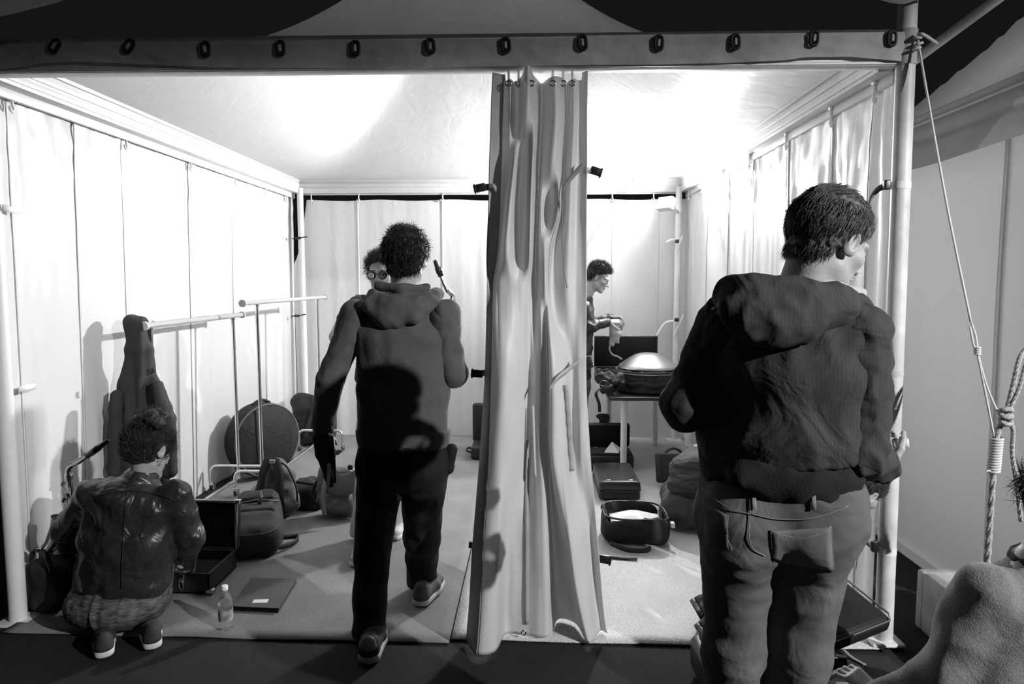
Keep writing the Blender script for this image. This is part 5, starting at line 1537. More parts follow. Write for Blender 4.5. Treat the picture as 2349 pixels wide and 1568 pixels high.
def hair(H, m, parent, thick=0.012, n=2600, length=0.05, rad=0.0016, flow='short', slope=0.83, off=0.0, seed=1, wild=0.25, curl=0.12, lift=0.35, h=0.006):
    k = H.s
    s = Soft(h, 0.01)
    s.ell(H.p(0, -0.016, 0.036), k * (V(0.0765, 0.099, 0.088) + thick * 0.75), H.A)
    s.ell(H.p(0, -0.032, -0.032), k * (V(0.064, 0.063, 0.055) + thick * 0.15), H.A, k=0.025)
    nrm = H.A @ unit(V(0, slope, -1))
    p0 = H.p(0, 0, off)
    s.cut(p0, nrm)
    for sx in (-1, 1):       # leave the ears free
        E = H.p(sx * 0.085, 0.006, -0.034)
        s.ell(E, k * V(0.034, 0.030, 0.052), H.A, k=0.0, op='s')
    g = np.random.default_rng(seed)
    q = g.normal(size=(n * 3, 3)); q /= np.linalg.norm(q, axis=1, keepdims=True)
    L = q * (V(0.0765, 0.099, 0.088) + thick * 0.78) + V(0, -0.016, 0.036)
    lim = L[:, 1] * slope + off / 1.0
    keep = (L[:, 2] - lim) > g.uniform(-0.012, 0.012, len(L))
    ear = (np.abs(L[:, 0]) > 0.06) & ((L[:, 1] / 0.026) ** 2 + ((L[:, 2] + 0.012) / 0.036) ** 2 < 1)
    L = L[keep & ~ear][:n]; q = q[keep & ~ear][:n]
    q2 = g.normal(size=(n, 3)); q2 /= np.linalg.norm(q2, axis=1, keepdims=True)
    L2 = q2 * (V(0.064, 0.063, 0.055) + thick * 0.17) + V(0, -0.032, -0.032)
    k2 = ((L2[:, 2] - L2[:, 1] * slope - off) > g.uniform(-0.004, 0.016, n)) & (L2[:, 1] < -0.022) & ((((L2 - V(0, -0.016, 0.036)) / (V(0.0765, 0.099, 0.088) + thick * 0.7)) ** 2).sum(axis=1) > 1)
    k2 &= ~((np.abs(L2[:, 0]) > 0.05) & (L2[:, 1] > -0.026))
    L = np.vstack([L, L2[k2]]); q = np.vstack([q, q2[k2]])
    if flow == 'short':      # lies down the back and sides, forward on top
        d = np.stack([0.15 * q[:, 0], np.where(L[:, 2] > 0.09, 0.9, -0.25), np.where(L[:, 2] > 0.09, 0.1, -1.0)], axis=1)
        d[L[:, 1] > 0.035] = V(0, 0.30, 0.55)
    elif flow == 'swept':    # combed forward and over
        d = np.stack([0.3 * q[:, 0], 0.8 + 0 * q[:, 0], -0.55 - 0.4 * (L[:, 2] < 0.03)], axis=1)
        d[L[:, 1] < -0.05] = V(0, 0.1, -1)
    elif flow == 'up':
        d = np.stack([0.5 * q[:, 0], 0.45 + 0.3 * q[:, 1], 0.9 * np.clip(q[:, 2] + 0.3, 0, 1) - 0.5 * (q[:, 2] < 0)], axis=1)
    elif flow == 'gather':   # towards a bun on top
        d = V(0, -0.06, 0.17) - L
        d /= np.linalg.norm(d, axis=1, keepdims=True)
    else:                    # curly mop
        d = q * 0.6 + V(0, -0.1, -0.5)
    if flow in ('short', 'swept', 'gather'):
        d = d - q * (d * q).sum(axis=1, keepdims=True)
    d = d / np.linalg.norm(d, axis=1, keepdims=True) + lift * q + wild * g.normal(size=q.shape)
    ln = length * k * g.uniform(0.6, 1.15, len(L)); rd = rad * k * g.uniform(0.7, 1.3, len(L))
    Wd = (H.A @ d.T).T
    ex = strands(H.c + k * (H.A @ L.T).T, Wd, ln, rd, curl=curl, seed=seed, droop=(lambda c_: -0.5 * (c_ - H.p(0, -0.02, 0.03)) / np.linalg.norm(c_ - H.p(0, -0.02, 0.03), axis=1, keepdims=True)) if flow in ('short', 'swept') else None)
    # locks low on the nape
    return s.build('hair', m, parent, extra=ex, wr=0.004, wsc=45)
def hand_soft(s, wrist, along, back, thumb_side, curl=(35, 45, 30), spread=0.12, thumb=(0.5, 0.7), k=0.9, thumb_curl=25):
    """palm, four fingers and a thumb. along: wrist->knuckles, back: normal of the back of the hand; thumb_side +1/-1 along cross(back, along)"""
    a = unit(along); b = np.array(back, float); b = unit(b - a * (b @ a)); t = np.cross(b, a) * thumb_side
    w = np.array(wrist, float)
    def P(x, y, z): return w + k * (a * x + t * y + b * z)
    for y in (-0.027, -0.009, 0.010, 0.028):
        s.cone(P(0.005, y * 0.7, 0), P(0.085, y, 0.002), 0.0145 * k, 0.0125 * k, k=0.012)
    fl = ((-0.030, 0.034, 0.022, 0.018, 0.0075), (-0.010, 0.042, 0.027, 0.021, 0.0085), (0.011, 0.046, 0.029, 0.022, 0.0088), (0.031, 0.041, 0.026, 0.020, 0.0085))
    for i, (y, l1, l2, l3, r) in enumerate(fl):
        p = P(0.088, y, 0.0); ang = 0.0
        sp = (y / 0.03) * spread
        base = unit(a + t * sp)
        q = p
        for j, l in enumerate((l1, l2, l3)):
            ang += R(curl[j]) * (1 + 0.06 * (1.5 - i))
            d = base * math.cos(ang) - b * math.sin(ang)
            e = q + d * l * k
            s.cone(q, e, (r + 0.0008 - 0.0006 * j) * k, (r - 0.0006 * (j + 1)) * k, k=0.004)
            q = e
    q = P(0.018, 0.030, -0.006); d = unit(a * (1 - thumb[0]) + t * thumb[0] - b * 0.35 * thumb[1])
    ang = 0
    for j, (l, r) in enumerate(((0.042, 0.0125), (0.032, 0.0105), (0.024, 0.009))):
        e = q + d * l * k
        s.cone(q, e, r * k, (r - 0.0012) * k, k=0.006)
        d = unit(d * math.cos(R(thumb_curl)) + (a * 0.8 - t * 0.2 - b * 0.3) * math.sin(R(thumb_curl)))
        q = e
    return P
def join_body(parts, parent, m=M_SKIN, name='body'):
    vs, fs, n = [], [], 0
    for s in parts:
        v, f = s.mesh_arrays()
        vs.append(v); fs.append(f + n); n += len(v)
    me = quads_mesh(name, np.vstack(vs), np.vstack(fs))
    relax(me, 0.35)
    return link(name, me, m, parent)
def shoe(parent, heel, toe, m, sole_m=M_SOLE, w=0.047, hgt=0.075, sole_h=0.026, up=(0, 0, 1), patch=None, name='shoe'):
    heel, toe = np.array(heel, float), np.array(toe, float)
    d = toe - heel; L = np.linalg.norm(d); d /= L
    z = np.array(up, float); z = unit(z - d * (z @ d)); x = np.cross(d, z)
    A = np.stack([x, d, z], axis=1)
    def P(a, b, c): return heel + A @ V(a, b, c)
    s = Soft(0.006, 0.02)
    s.trunk(P(0, 0.045, sole_h + 0.012), P(0, L * 0.55, sole_h + 0.014), (w * 0.80, 0.036), (w * 0.98, 0.036), x)
    s.trunk(P(0, L * 0.55, sole_h + 0.012), P(0.0, L - 0.045, sole_h + 0.008), (w * 0.98, 0.034), (w * 0.80, 0.026), x)
    s.trunk(P(0, 0.045, sole_h + 0.01), P(0, 0.055, hgt), (w * 0.76, 0.042), (w * 0.72, 0.044), x)
    s.cut(P(0, 0, sole_h * 0.9), -z)
    o = s.build(name, m, parent)
    s = Soft(0.005, 0.01)
    s.trunk(P(0, 0.045, sole_h / 2), P(0, L * 0.6, sole_h / 2), (w * 0.90, 0.046), (w * 1.04, 0.046), x, k=0.01)
    s.trunk(P(0, L * 0.6, sole_h / 2), P(0, L - 0.048, sole_h / 2), (w * 1.04, 0.046), (w * 0.88, 0.046), x, k=0.01)
    s.cut(P(0, 0, 0.001), -z); s.cut(P(0, 0, sole_h), z)
    s.build('sole', sole_m, o)
    if patch is not None:
        s = Soft(0.005, 0.01); s.trunk(P(0, 0.043, hgt - 0.012), P(0, 0.050, hgt + 0.006), (w * 0.80, 0.046), (w * 0.76, 0.046), x); s.cut(P(0, 0.03, 0), d); s.build('heel_tab', patch, o)
    return o
def leg(s, hip, knee, ankle, r, Xd=(1, 0, 0)):
    s.cone(hip, knee, r[0], r[1]); s.cone(knee, ankle, r[1], r[2])
def under_body(J, k=0.8, h=0.014):
    """the figure under the clothes"""
    s = Soft(h, 0.04)
    X = J['X']
    s.trunk(J['pelvis'], J['waist'], (0.13, 0.085), (0.115, 0.075), X); s.trunk(J['waist'], J['chest'], (0.115, 0.075), (0.14, 0.09), X); s.trunk(J['chest'], J['neck'], (0.13, 0.075), (0.06, 0.05), X)
    for a, b, c in (('shl', 'ell', 'wrl'), ('shr', 'elr', 'wrr')):
        s.cone(J[a], J[b], 0.042, 0.033); s.cone(J[b], J[c], 0.033, 0.025)
    for a, b, c in (('hipl', 'knl', 'anl'), ('hipr', 'knr', 'anr')):
        s.cone(J[a], J[b], 0.068, 0.045); s.cone(J[b], J[c], 0.045, 0.034)
    s.cut((0, 0, 0.03), (0, 0, -1))
    return s

# ------------------------------------------------------------------ man in the hooded sweater, walking in
D = 3.0
J = dict(X=V(1, 0.03, 0), neck=at(925, 672, D), chest=at(922, 760, D), waist=at(925, 930, D), pelvis=at(925, 1035, D),
         shl=at(815, 722, D), ell=at(757, 872, D - 0.04), wrl=at(742, 985, D - 0.03),
         shr=at(1022, 722, D), elr=at(1040, 858, D + 0.02), wrr=at(1000, 790, D + 0.24),
         hipl=at(872, 1060, D), knl=at(853, 1270, D + 0.0), anl=at(846, 1470, D - 0.1),
         hipr=at(978, 1060, D), knr=at(968, 1235, D + 0.22), anr=at(968, 1362, D + 0.42))
man = thing('person', V(J['pelvis'][0], D, 0.0), 'man in a dark hooded sweater and black trousers walking into the tent, back turned', 'person')
H = Head(at(932, 594, D), (0.10, 1, -0.05), (0, 0, 1), 1.03)
hs = head_soft(H, J['neck'] + V(0, 0, -0.05))
hd = Soft(0.004, 0.006)
Pf = hand_soft(hd, J['wrl'] + V(0, 0.0, 0.0), (0.05, 0.02, -1), (-1, -0.1, 0), -1, curl=(38, 55, 35), k=0.92)
hd.cone(J['wrl'] + V(0, 0, 0.06), J['wrl'], 0.028, 0.025, k=0.01)
hd2 = Soft(0.004, 0.006)
hand_soft(hd2, J['wrr'], (-0.5, 0.5, 0.6), (0.4, 0.3, -0.2), 1, curl=(40, 50, 35), k=0.92); hd2.cone(J['wrr'] + V(0.03, -0.05, -0.05), J['wrr'], 0.028, 0.025, k=0.01)
join_body([under_body(J), hs, hd, hd2], man)
hair(H, M_HAIR_D, man, thick=0.022, n=5200, length=0.034, rad=0.0016, flow='short', slope=0.50, off=-0.035, seed=3, wild=0.35, curl=0.2, lift=0.25)
s = Soft(0.009, 0.022)
X = J['X']
s.trunk(at(925, 1000, D), at(925, 900, D), (0.200, 0.125), (0.198, 0.125), X); s.trunk(at(925, 900, D), at(923, 770, D), (0.198, 0.125), (0.206, 0.120), X)
s.trunk(at(923, 770, D), at(923, 705, D), (0.20, 0.115), (0.13, 0.085), X)
for a_, b_ in (('shl', 'ell'), ('shr', 'elr')): s.cone(J[a_], J[a_] + (J[b_] - J[a_]) * 0.3, 0.068, 0.058)
s.cut(at(925, 1018, D), (0, 0, -1))
s.build('sweater', M_HOODIE, man, wr=0.009, wsc=7, stretch=(1.2, 1, 0.7))
s = Soft(0.008, 0.02); s.cone(J['shl'] + V(0.015, 0, -0.01), J['ell'], 0.072, 0.056); s.cone(J['ell'], J['wrl'] + V(0, 0, 0.03), 0.056, 0.046); s.build('sleeve', M_HOODIE, man, wr=0.009, wsc=10)
s = Soft(0.008, 0.02); s.cone(J['shr'] + V(-0.015, 0, -0.01), J['elr'], 0.072, 0.060); s.cone(J['elr'], J['wrr'] + V(0.02, -0.03, -0.03), 0.060, 0.05); s.build('sleeve', M_HOODIE, man, wr=0.009, wsc=10)
# ribbed hem and cuffs
s = Soft(0.009, 0.02); s.trunk(at(925, 1008, D), at(925, 985, D), (0.208, 0.125), (0.214, 0.13), X); s.cut(at(925, 1024, D), (0, 0, -1)); s.cut(at(925, 982, D), (0, 0, 1)); s.build('hem', M_HOODIE, man)
s = Soft(0.006, 0.01); s.cone(J['wrl'] + V(0, 0, 0.035), J['wrl'] + V(0, 0, 0.005), 0.052, 0.047); s.build('cuff', M_HOODIE, man, wr=0.003, wsc=20)
# hood lying on the back
s = Soft(0.008, 0.02)
hcx = at(922, 690, D)
for a in np.linspace(0, 2 * math.pi, 19)[:-1]:
    b = a + 2 * math.pi / 18
    def hp(t): return at(928, 672, D) + V(0.135 * math.cos(t), 0.02 - 0.115 * -math.sin(t), -0.045 * -math.sin(t) * (1 if math.sin(t) < 0 else -0.6) - 0.012)
    s.cone(hp(a), hp(b), 0.030 + 0.012 * max(0, -math.sin(a)), 0.030 + 0.012 * max(0, -math.sin(b)))
s.ell(at(918, 712, D - 0.085), (0.105, 0.055, 0.062), k=0.03); s.ell(at(900, 722, D - 0.08), (0.09, 0.05, 0.055), k=0.03)
s.cone(at(845, 700, D - 0.075), at(890, 735, D - 0.11), 0.03, 0.034); s.cone(at(890, 735, D - 0.11), at(950, 725, D - 0.11), 0.034, 0.032); s.cone(at(950, 725, D - 0.11), at(985, 690, D - 0.06), 0.032, 0.026)
s.cone(at(868, 655, D - 0.065), at(925, 662, D - 0.1), 0.018, 0.018); s.cone(at(925, 662, D - 0.1), at(980, 658, D - 0.06), 0.018, 0.018)
s.build('hood', M_HOODIE, man, wr=0.008, wsc=11)
# trousers
s = Soft(0.009, 0.035)
s.trunk(at(925, 1000, D), at(925, 1070, D), (0.195, 0.118), (0.205, 0.125), X)
leg(s, J['hipl'] + V(0.01, 0, 0.0), J['knl'], J['anl'] + V(0, 0, -0.01), (0.105, 0.078, 0.072)); leg(s, J['hipr'] - V(0.01, 0, 0), J['knr'], J['anr'] + V(0, 0, 0.02), (0.108, 0.082, 0.07))
s.cone(J['anl'] + V(0, 0, 0.05), at(846, 1492, D - 0.1), 0.072, 0.072, k=0.02)
s.cut(at(925, 1004, D), (0, 0, 1)); s.cut((0, 0, 0.04), (0, 0, -1))
s.build('trousers', M_BLACKPANTS, man, wr=0.010, wsc=8, stretch=(1, 1, 0.6))
s = Soft(0.008, 0.02); s.cone(at(1036, 1030, D), at(1030, 1075, D), 0.028, 0.02); s.cone(at(1030, 1075, D), at(1022, 1088, D), 0.018, 0.008); s.build('pocket', M_BLACKPANTS, man)
hl = gr(842, 1528, 0.004); shoe(man, hl, hl + V(-0.01, 0.28, 0.012), M_SHOE_D, patch=mat('grey_heel_tab', 0.22, rough=0.8), w=0.052, hgt=0.085, sole_h=0.034)
hr_ = gr(958, 1394, 0.016); tr = gr(1022, 1332, 0.06)
shoe(man, hr_, hr_ + unit(gr(1022, 1330) - hr_) * 0.29 + V(0, 0, 0.02), M_SHOE_G, w=0.05, hgt=0.085, sole_h=0.03)
# dark scarf in his left hand
c0 = J['wrl'] + V(0.0, 0, -0.08)
t = thing('umbrella', V(c0[0] + 0.03, c0[1], 0.68), 'folded dark umbrella with a pale strap in the left hand of the hooded man', 'umbrella')
s = Soft(0.007, 0.02)
s.trunk(at(742, 1000, D - 0.05), at(746, 1040, D - 0.05), (0.045, 0.03), (0.040, 0.03), (1, 0, 0)); s.trunk(at(746, 1040, D - 0.05), at(758, 1112, D - 0.05), (0.038, 0.03), (0.012, 0.012), (1, 0, 0))
s.build('canopy', M_NYLONBLK, t, wr=0.008, wsc=14, stretch=(2, 1, 0.4))
mb = MB(); mb.tube([at(762, 1000, D - 0.09), at(768, 1106, D - 0.07)], 0.009, 8); mb.build('shaft', M_BLACKPL, t)
mb = MB(); mb.ribbon([at(755, 1062, D - 0.1), at(754, 1090, D - 0.1), at(752, 1112, D - 0.09)], (1, 0, 0), 0.016, 0.003); mb.build('strap', M_WEBW, t)

# ------------------------------------------------------------------ man in the jacket and jeans, near the camera
D = 1.75
J = dict(X=V(1, -0.42, 0), neck=at(1858, 655, D), chest=at(1815, 800, D), waist=at(1790, 1020, D), pelvis=at(1785, 1150, D),
         shl=at(1668, 735, D + 0.06), ell=at(1572, 930, D + 0.06), wrl=at(1640, 940, D + 0.30),
         shr=at(1965, 765, D - 0.07), elr=at(1978, 1035, D - 0.09), wrr=at(2020, 1066, D + 0.06),
         hipl=at(1695, 1190, D), knl=at(1680, 1490, D), anl=V(0.50, D - 0.02, 0.09),
         hipr=at(1870, 1190, D), knr=at(1830, 1500, D), anr=V(0.66, D + 0.03, 0.09))
J['anl'] = V(xz(1690, D, 0.9), D, 0.09); J['anr'] = V(xz(1815, D, 0.9) - 0.02, D + 0.04, 0.09)
man = thing('person', V(J['pelvis'][0], D, 0.0), 'man in a dark twill hooded jacket and worn jeans standing with his head bowed', 'person')
H = Head(at(1900, 556, D), (0.88, 0.36, -0.36), (0.25, 0.05, 1), 1.0)
hs = head_soft(H, J['neck'] + V(-0.03, 0.0, -0.06), h=0.0035, neck_r=0.060)
hd = Soft(0.0032, 0.006)
wr_ = J['wrr']
hand_soft(hd, wr_, (0.45, 0.80, 0.08), (0.1, -0.05, -1), 1, curl=(52, 62, 40), k=0.95, thumb=(0.5, 2.2), thumb_curl=38, spread=0.14)
hd.cone(wr_ - unit(wr_ - J['elr']) * 0.06, wr_, 0.029, 0.026, k=0.01)
hd2 = Soft(0.005, 0.006); hand_soft(hd2, J['wrl'], (0.9, 0.4, 0), (0, 0.2, 1), 1, k=0.95); hd2.cone(J['wrl'] - V(0.06, 0.05, 0), J['wrl'], 0.03, 0.026, k=0.01)
join_body([under_body(J), hs, hd, hd2], man)
hair(H, M_HAIR_L, man, thick=0.014, n=9000, length=0.036, rad=0.0011, flow='short', slope=0.80, off=-0.006, seed=5, wild=0.14, curl=0.05, lift=0.16, h=0.004)
# jacket
s = Soft(0.008, 0.03)
X = J['X']
s.trunk(at(1785, 1090, D), at(1790, 1000, D), (0.200, 0.130), (0.200, 0.135), X); s.trunk(at(1790, 1000, D), at(1805, 850, D), (0.200, 0.135), (0.205, 0.135), X)
s.trunk(at(1805, 850, D), at(1818, 760, D), (0.205, 0.135), (0.19, 0.12), X); s.trunk(at(1818, 760, D), at(1830, 690, D), (0.185, 0.11), (0.12, 0.08), X)
s.cut(at(1790, 1075, D - 0.1), (0.10, 0, -1))
s.cone(J['shl'], J['shl'] + (J['ell'] - J['shl']) * 0.25, 0.070, 0.06, k=0.02); s.cone(J['shr'] - V(0.012, 0, 0), J['shr'] + V(-0.012, 0, -0.06), 0.070, 0.06, k=0.02)
s.build('jacket', M_JACKET, man, wr=0.006, wsc=11, stretch=(1, 1, 0.5))
s = Soft(0.007, 0.02); s.cone(J['shl'], J['ell'], 0.074, 0.062); s.cone(J['ell'], J['wrl'] - V(0.05, 0.05, 0), 0.062, 0.05); s.build('sleeve', M_JACKET, man, wr=0.007, wsc=15)
s = Soft(0.007, 0.02); s.cone(J['shr'], at(1982, 900, D - 0.08), 0.076, 0.062); s.cone(at(1982, 900, D - 0.08), at(1972, 1035, D - 0.08), 0.062, 0.060); s.cone(at(1972, 1035, D - 0.08), wr_ + unit(wr_ - J['elr']) * 0.005, 0.062, 0.046); s.build('sleeve', M_JACKET, man, wr=0.008, wsc=15)
# black knit waistband, dropping to the right
s = Soft(0.008, 0.03); s.trunk(at(1785, 1090, D), at(1788, 1062, D), (0.196, 0.128), (0.202, 0.134), X); s.cone(at(1700, 1090, D - 0.09), at(1840, 1108, D - 0.10), 0.035, 0.035)
s.cone(at(1840, 1108, D - 0.10), at(1925, 1128, D - 0.05), 0.035, 0.032); s.cone(at(1925, 1128, D - 0.05), at(1945, 1125, D + 0.03), 0.03, 0.03)
s.build('waistband', M_RIB, man, wr=0.006, wsc=11)
# hood
s = Soft(0.007, 0.02)
nb_ = at(1850, 668, D)
ring = [at(1665, 662, D - 0.08), at(1720, 655, D - 0.125), at(1800, 660, D - 0.14), at(1890, 668, D - 0.13), at(1955, 690, D - 0.07), at(1980, 712, D + 0.02), at(1930, 690, D + 0.12), at(1840, 670, D + 0.14), at(1740, 662, D + 0.10), at(1685, 664, D + 0.02)]
rg = catmull(ring + ring[:1], 4)
for a, b in zip(rg[:-1], rg[1:]): s.cone(a, b, 0.020, 0.020)
s.ell(at(1780, 715, D - 0.135), (0.13, 0.045, 0.065), k=0.03); s.ell(at(1785, 745, D - 0.14), (0.10, 0.042, 0.055), k=0.03); s.ell(at(1880, 710, D - 0.11), (0.09, 0.05, 0.045), k=0.03); s.ell(at(1700, 690, D - 0.10), (0.06, 0.045, 0.04), k=0.03)
s.build('hood', M_JACKET, man, wr=0.006, wsc=16)
# pale lining standing up around the neck
P = np.zeros((6, 22, 3))
for i in range(6):
    for j in range(22):
        a = math.pi * (1.15 + 1.0 * j / 21); v = i / 5
        cpt_ = at(1850, 668, D)
        P[i, j] = cpt_ + V(0.125 * math.cos(a) + 0.02, 0.10 * math.sin(a) + 0.02, -0.03 + 0.06 * v + 0.01 * mnoise.noise(Vector((a * 3, v, 0))) - 0.03 * max(0, math.cos(a)))
mb = MB(); mb.slab(P, 0.006); mb.build('collar_lining', M_JKTRIM, man)
# jeans
s = Soft(0.008, 0.04)
s.trunk(at(1790, 1090, D), at(1788, 1180, D), (0.200, 0.125), (0.212, 0.135), X)
s.cone(at(1700, 1205, D - 0.035), at(1698, 1240, D - 0.04), 0.10, 0.092); s.cone(at(1865, 1205, D - 0.035), at(1866, 1240, D - 0.04), 0.10, 0.092)
leg(s, J['hipl'], J['knl'], J['anl'], (0.100, 0.072, 0.065)); leg(s, J['hipr'], J['knr'], J['anr'], (0.102, 0.076, 0.065))
s.cut(at(1790, 1088, D), (0, 0, 1))
jeans = s.build('jeans', M_DENIM, man, wr=0.004, wsc=12, stretch=(0.8, 1, 1.4))
from mathutils.bvhtree import BVHTree
def snapper(o):
    me = o.data
    co = np.empty(len(me.vertices) * 3); me.vertices.foreach_get('co', co)
    bt = BVHTree.FromPolygons([tuple(c) for c in co.reshape(-1, 3)], [tuple(p.vertices) for p in me.polygons])
    def snap(px, py, off=0.004, y_far=None):
        d = Vector(ray(px, py)).normalized()
        h = bt.ray_cast(Vector(EYE), d)
        if h[0] is None: return None
        return np.array(h[0]) - np.array(d) * off
    return snap
sn = snapper(jeans)
def stitched(pp, r, name, m, parent):
    pts = [sn(a, b) for a, b in catmull([(a, b) for a, b in pp], 6)]
    pts = [p for p in pts if p is not None]
    if len(pts) > 3:
        mb = MB(); mb.tube(pts, r, 5); return mb.build(name, m, parent)
def patch(corners, name, m, parent, n=10, off=0.003):
    c = [np.array(q, float) for q in corners]
    P = np.zeros((n, n, 3))
    for i in range(n):
        for j in range(n):
            u, v = j / (n - 1), i / (n - 1)
            q = (c[0] * (1 - u) + c[1] * u) * (1 - v) + (c[3] * (1 - u) + c[2] * u) * v
            p = sn(q[0], q[1], off)
            if p is None: return None
            P[i, j] = p
    mb = MB(); mb.slab(P, -0.002 if np.cross(P[0, 1] - P[0, 0], P[1, 0] - P[0, 0])[1] > 0 else 0.002)
    return mb.build(name, m, parent)
pk = patch([(1768, 1218), (1905, 1208), (1912, 1310), (1772, 1285)], 'back_pocket', M_DENIM_P, man)
stitched([(1768, 1216), (1800, 1228), (1840, 1234), (1875, 1226), (1906, 1207)], 0.0016, 'pocket_seam', M_DENIM_S, man)
stitched([(1906, 1207), (1910, 1260), (1913, 1310)], 0.0012, 'pocket_seam', M_DENIM_S, man)
stitched([(1768, 1216), (1771, 1260), (1776, 1290)], 0.0012, 'pocket_seam', M_DENIM_S, man)
pk = patch([(1612, 1152), (1668, 1180), (1672, 1262), (1620, 1230)], 'back_pocket', M_DENIM, man)
stitched([(1610, 1150), (1640, 1170), (1670, 1182)], 0.0013, 'pocket_seam', M_DENIM_S, man)
stitched([(1670, 1182), (1668, 1230), (1680, 1262)], 0.0012, 'pocket_seam', M_DENIM_S, man)
stitched([(1720, 1140), (1720, 1180), (1718, 1230), (1730, 1260), (1755, 1275)], 0.0013, 'seat_seam', M_DENIM_S, man)
stitched([(1722, 1178), (1780, 1190), (1850, 1190), (1900, 1178), (1945, 1160)], 0.0013, 'yoke_seam', M_DENIM_S, man)
stitched([(1610, 1120), (1640, 1145), (1680, 1168), (1720, 1178)], 0.0012, 'yoke_seam', M_DENIM_S, man)
for px in (1728, 1865):
    patch([(px - 5, 1120), (px + 5, 1120), (px + 7, 1168), (px - 3, 1168)], 'belt_loop', M_DENIM_S, man, 4, 0.006)
for an in ('anl', 'anr'):
    q = V(J[an][0], J[an][1] - 0.06, 0.0); shoe(man, q, q + V(0.04, 0.28, 0), M_SHOE_D, w=0.05)
# the bottle in his right hand
al_ = unit((0.45, 0.80, 0.08)); axd = unit(np.cross((0.1, -0.05, -1), al_))
capc = wr_ + al_ * 0.068 + V(0, 0, 0.040) + axd * 0.062
Mb = frame(capc - axd * 0.185, np.cross(axd, V(0, 0, 1)), axd)
bottle('drink_bottle', capc - axd * 0.185, 0.90, 'plastic bottle with white cap in the hand of the man in jeans', M_WHITEPL, tilt=Mb)

# ------------------------------------------------------------------ crouching woman with the saxophone case
D = 2.98
def W(px, py, dd=0.0): return at(px, py, D + dd)
J = dict(X=V(1, 0.0, 0), neck=W(330, 1095, 0.05), chest=W(305, 1165, 0.0), waist=W(290, 1290, -0.02), pelvis=W(275, 1375, -0.02),
         shl=W(205, 1128), ell=W(150, 1215, 0.08), wrl=W(165, 1262, 0.28), shr=W(408, 1128), elr=W(440, 1230, 0.06), wrr=W(430, 1290, 0.30),
         hipl=W(235, 1385), knl=W(222, 1215, 0.34), anl=W(214, 1462, 0.0), hipr=W(330, 1380), knr=W(385, 1215, 0.34), anr=W(330, 1445, 0.0))
wom = thing('person', V(J['pelvis'][0], D, 0.0), 'woman in a black leather jacket and patterned skirt crouching by the open case', 'person')
H = Head(W(342, 1032, 0.06), (0.28, 0.86, -0.42), (0.0, 0.25, 1), 0.98)
hs = head_soft(H, J['neck'] + V(0, 0, -0.03), neck_r=0.048)
hd = Soft(0.0045, 0.006); hand_soft(hd, J['wrl'], (0.5, 0.6, -0.2), (-0.3, -0.2, 1), -1, k=0.85); hd.cone(J['wrl'] - V(0.03, 0.06, 0), J['wrl'], 0.025, 0.022, k=0.01)
hand_soft(hd, J['wrr'], (-0.3, 0.8, -0.3), (0.2, 0.1, 1), 1, k=0.85); hd.cone(J['wrr'] - V(0, 0.06, -0.02), J['wrr'], 0.025, 0.022, k=0.01)
join_body([under_body(J), hs, hd], wom)
hair(H, M_HAIR_M, wom, thick=0.018, n=4600, length=0.055, rad=0.0014, flow='gather', slope=0.42, off=-0.05, seed=8, wild=0.22, curl=0.14, lift=0.12)
s = Soft(0.006, 0.015); bc = W(345, 962, 0.02)
for k in range(9):
    s.ball(bc + V(random.uniform(-0.05, 0.06), random.uniform(-0.04, 0.04), random.uniform(-0.02, 0.025)), random.uniform(0.022, 0.032))
g5 = np.random.default_rng(4); q = g5.normal(size=(700, 3)); q /= np.linalg.norm(q, axis=1, keepdims=True)
ex = strands(bc + q * V(0.06, 0.045, 0.035), q + 0.6 * g5.normal(size=q.shape), g5.uniform(0.02, 0.06, 700), g5.uniform(0.0009, 0.0018, 700), curl=0.5, seed=4)
s.build('hair_bun', M_HAIR_M, wom, wr=0.008, wsc=25, extra=ex)
mb = MB(); mb.tube([H.p(0.084, -0.002, -0.045) + 0.012 * V(0, math.cos(a), math.sin(a) - 1) for a in np.linspace(0, 2 * math.pi, 16)], 0.0018, 5, caps=False); mb.build('earring', M_METAL, wom)
s = Soft(0.008, 0.035)
s.trunk(W(285, 1325), W(290, 1240), (0.205, 0.14), (0.20, 0.14), (1, 0, 0)); s.trunk(W(290, 1240), W(302, 1150), (0.20, 0.14), (0.20, 0.12), (1, 0, 0)); s.trunk(W(302, 1150), W(322, 1100, 0.03), (0.18, 0.10), (0.085, 0.07), (1, 0, 0))
s.cone(J['shl'] + V(0.01, 0, -0.01), J['ell'], 0.068, 0.055); s.cone(J['ell'], J['wrl'] - V(0.01, 0.02, 0), 0.055, 0.036)
s.cone(J['shr'] - V(0.01, 0, 0.01), J['elr'], 0.068, 0.055); s.cone(J['elr'], J['wrr'] - V(0, 0.02, 0), 0.055, 0.036)
s.trunk(W(330, 1098, 0.04), W(338, 1070, 0.05), (0.07, 0.065), (0.062, 0.06), (1, 0, 0), k=0.015)
s.cut(W(285, 1360), (0, 0, -1))
s.build('jacket', M_LEATHER, wom, wr=0.010, wsc=9)
lsn = snapper(bpy.data.objects[wom.children[-1].name])
sn = lsn
stitched([(293, 1110), (286, 1180), (280, 1260), (278, 1350)], 0.002, 'back_seam', mat('leather_seam', 0.01, rough=0.5), wom)
stitched([(215, 1140), (260, 1128), (320, 1126), (380, 1140), (402, 1150)], 0.002, 'yoke_seam', mat('leather_seam', 0.01), wom)
s = Soft(0.009, 0.04)
s.ell(W(272, 1378), (0.225, 0.185, 0.115)); s.cone(W(225, 1365, 0.05), W(224, 1230, 0.30), 0.11, 0.08); s.cone(W(325, 1360, 0.05), W(380, 1230, 0.30), 0.11, 0.08); s.cut((0, 0, 0.025), (0, 0, -1))
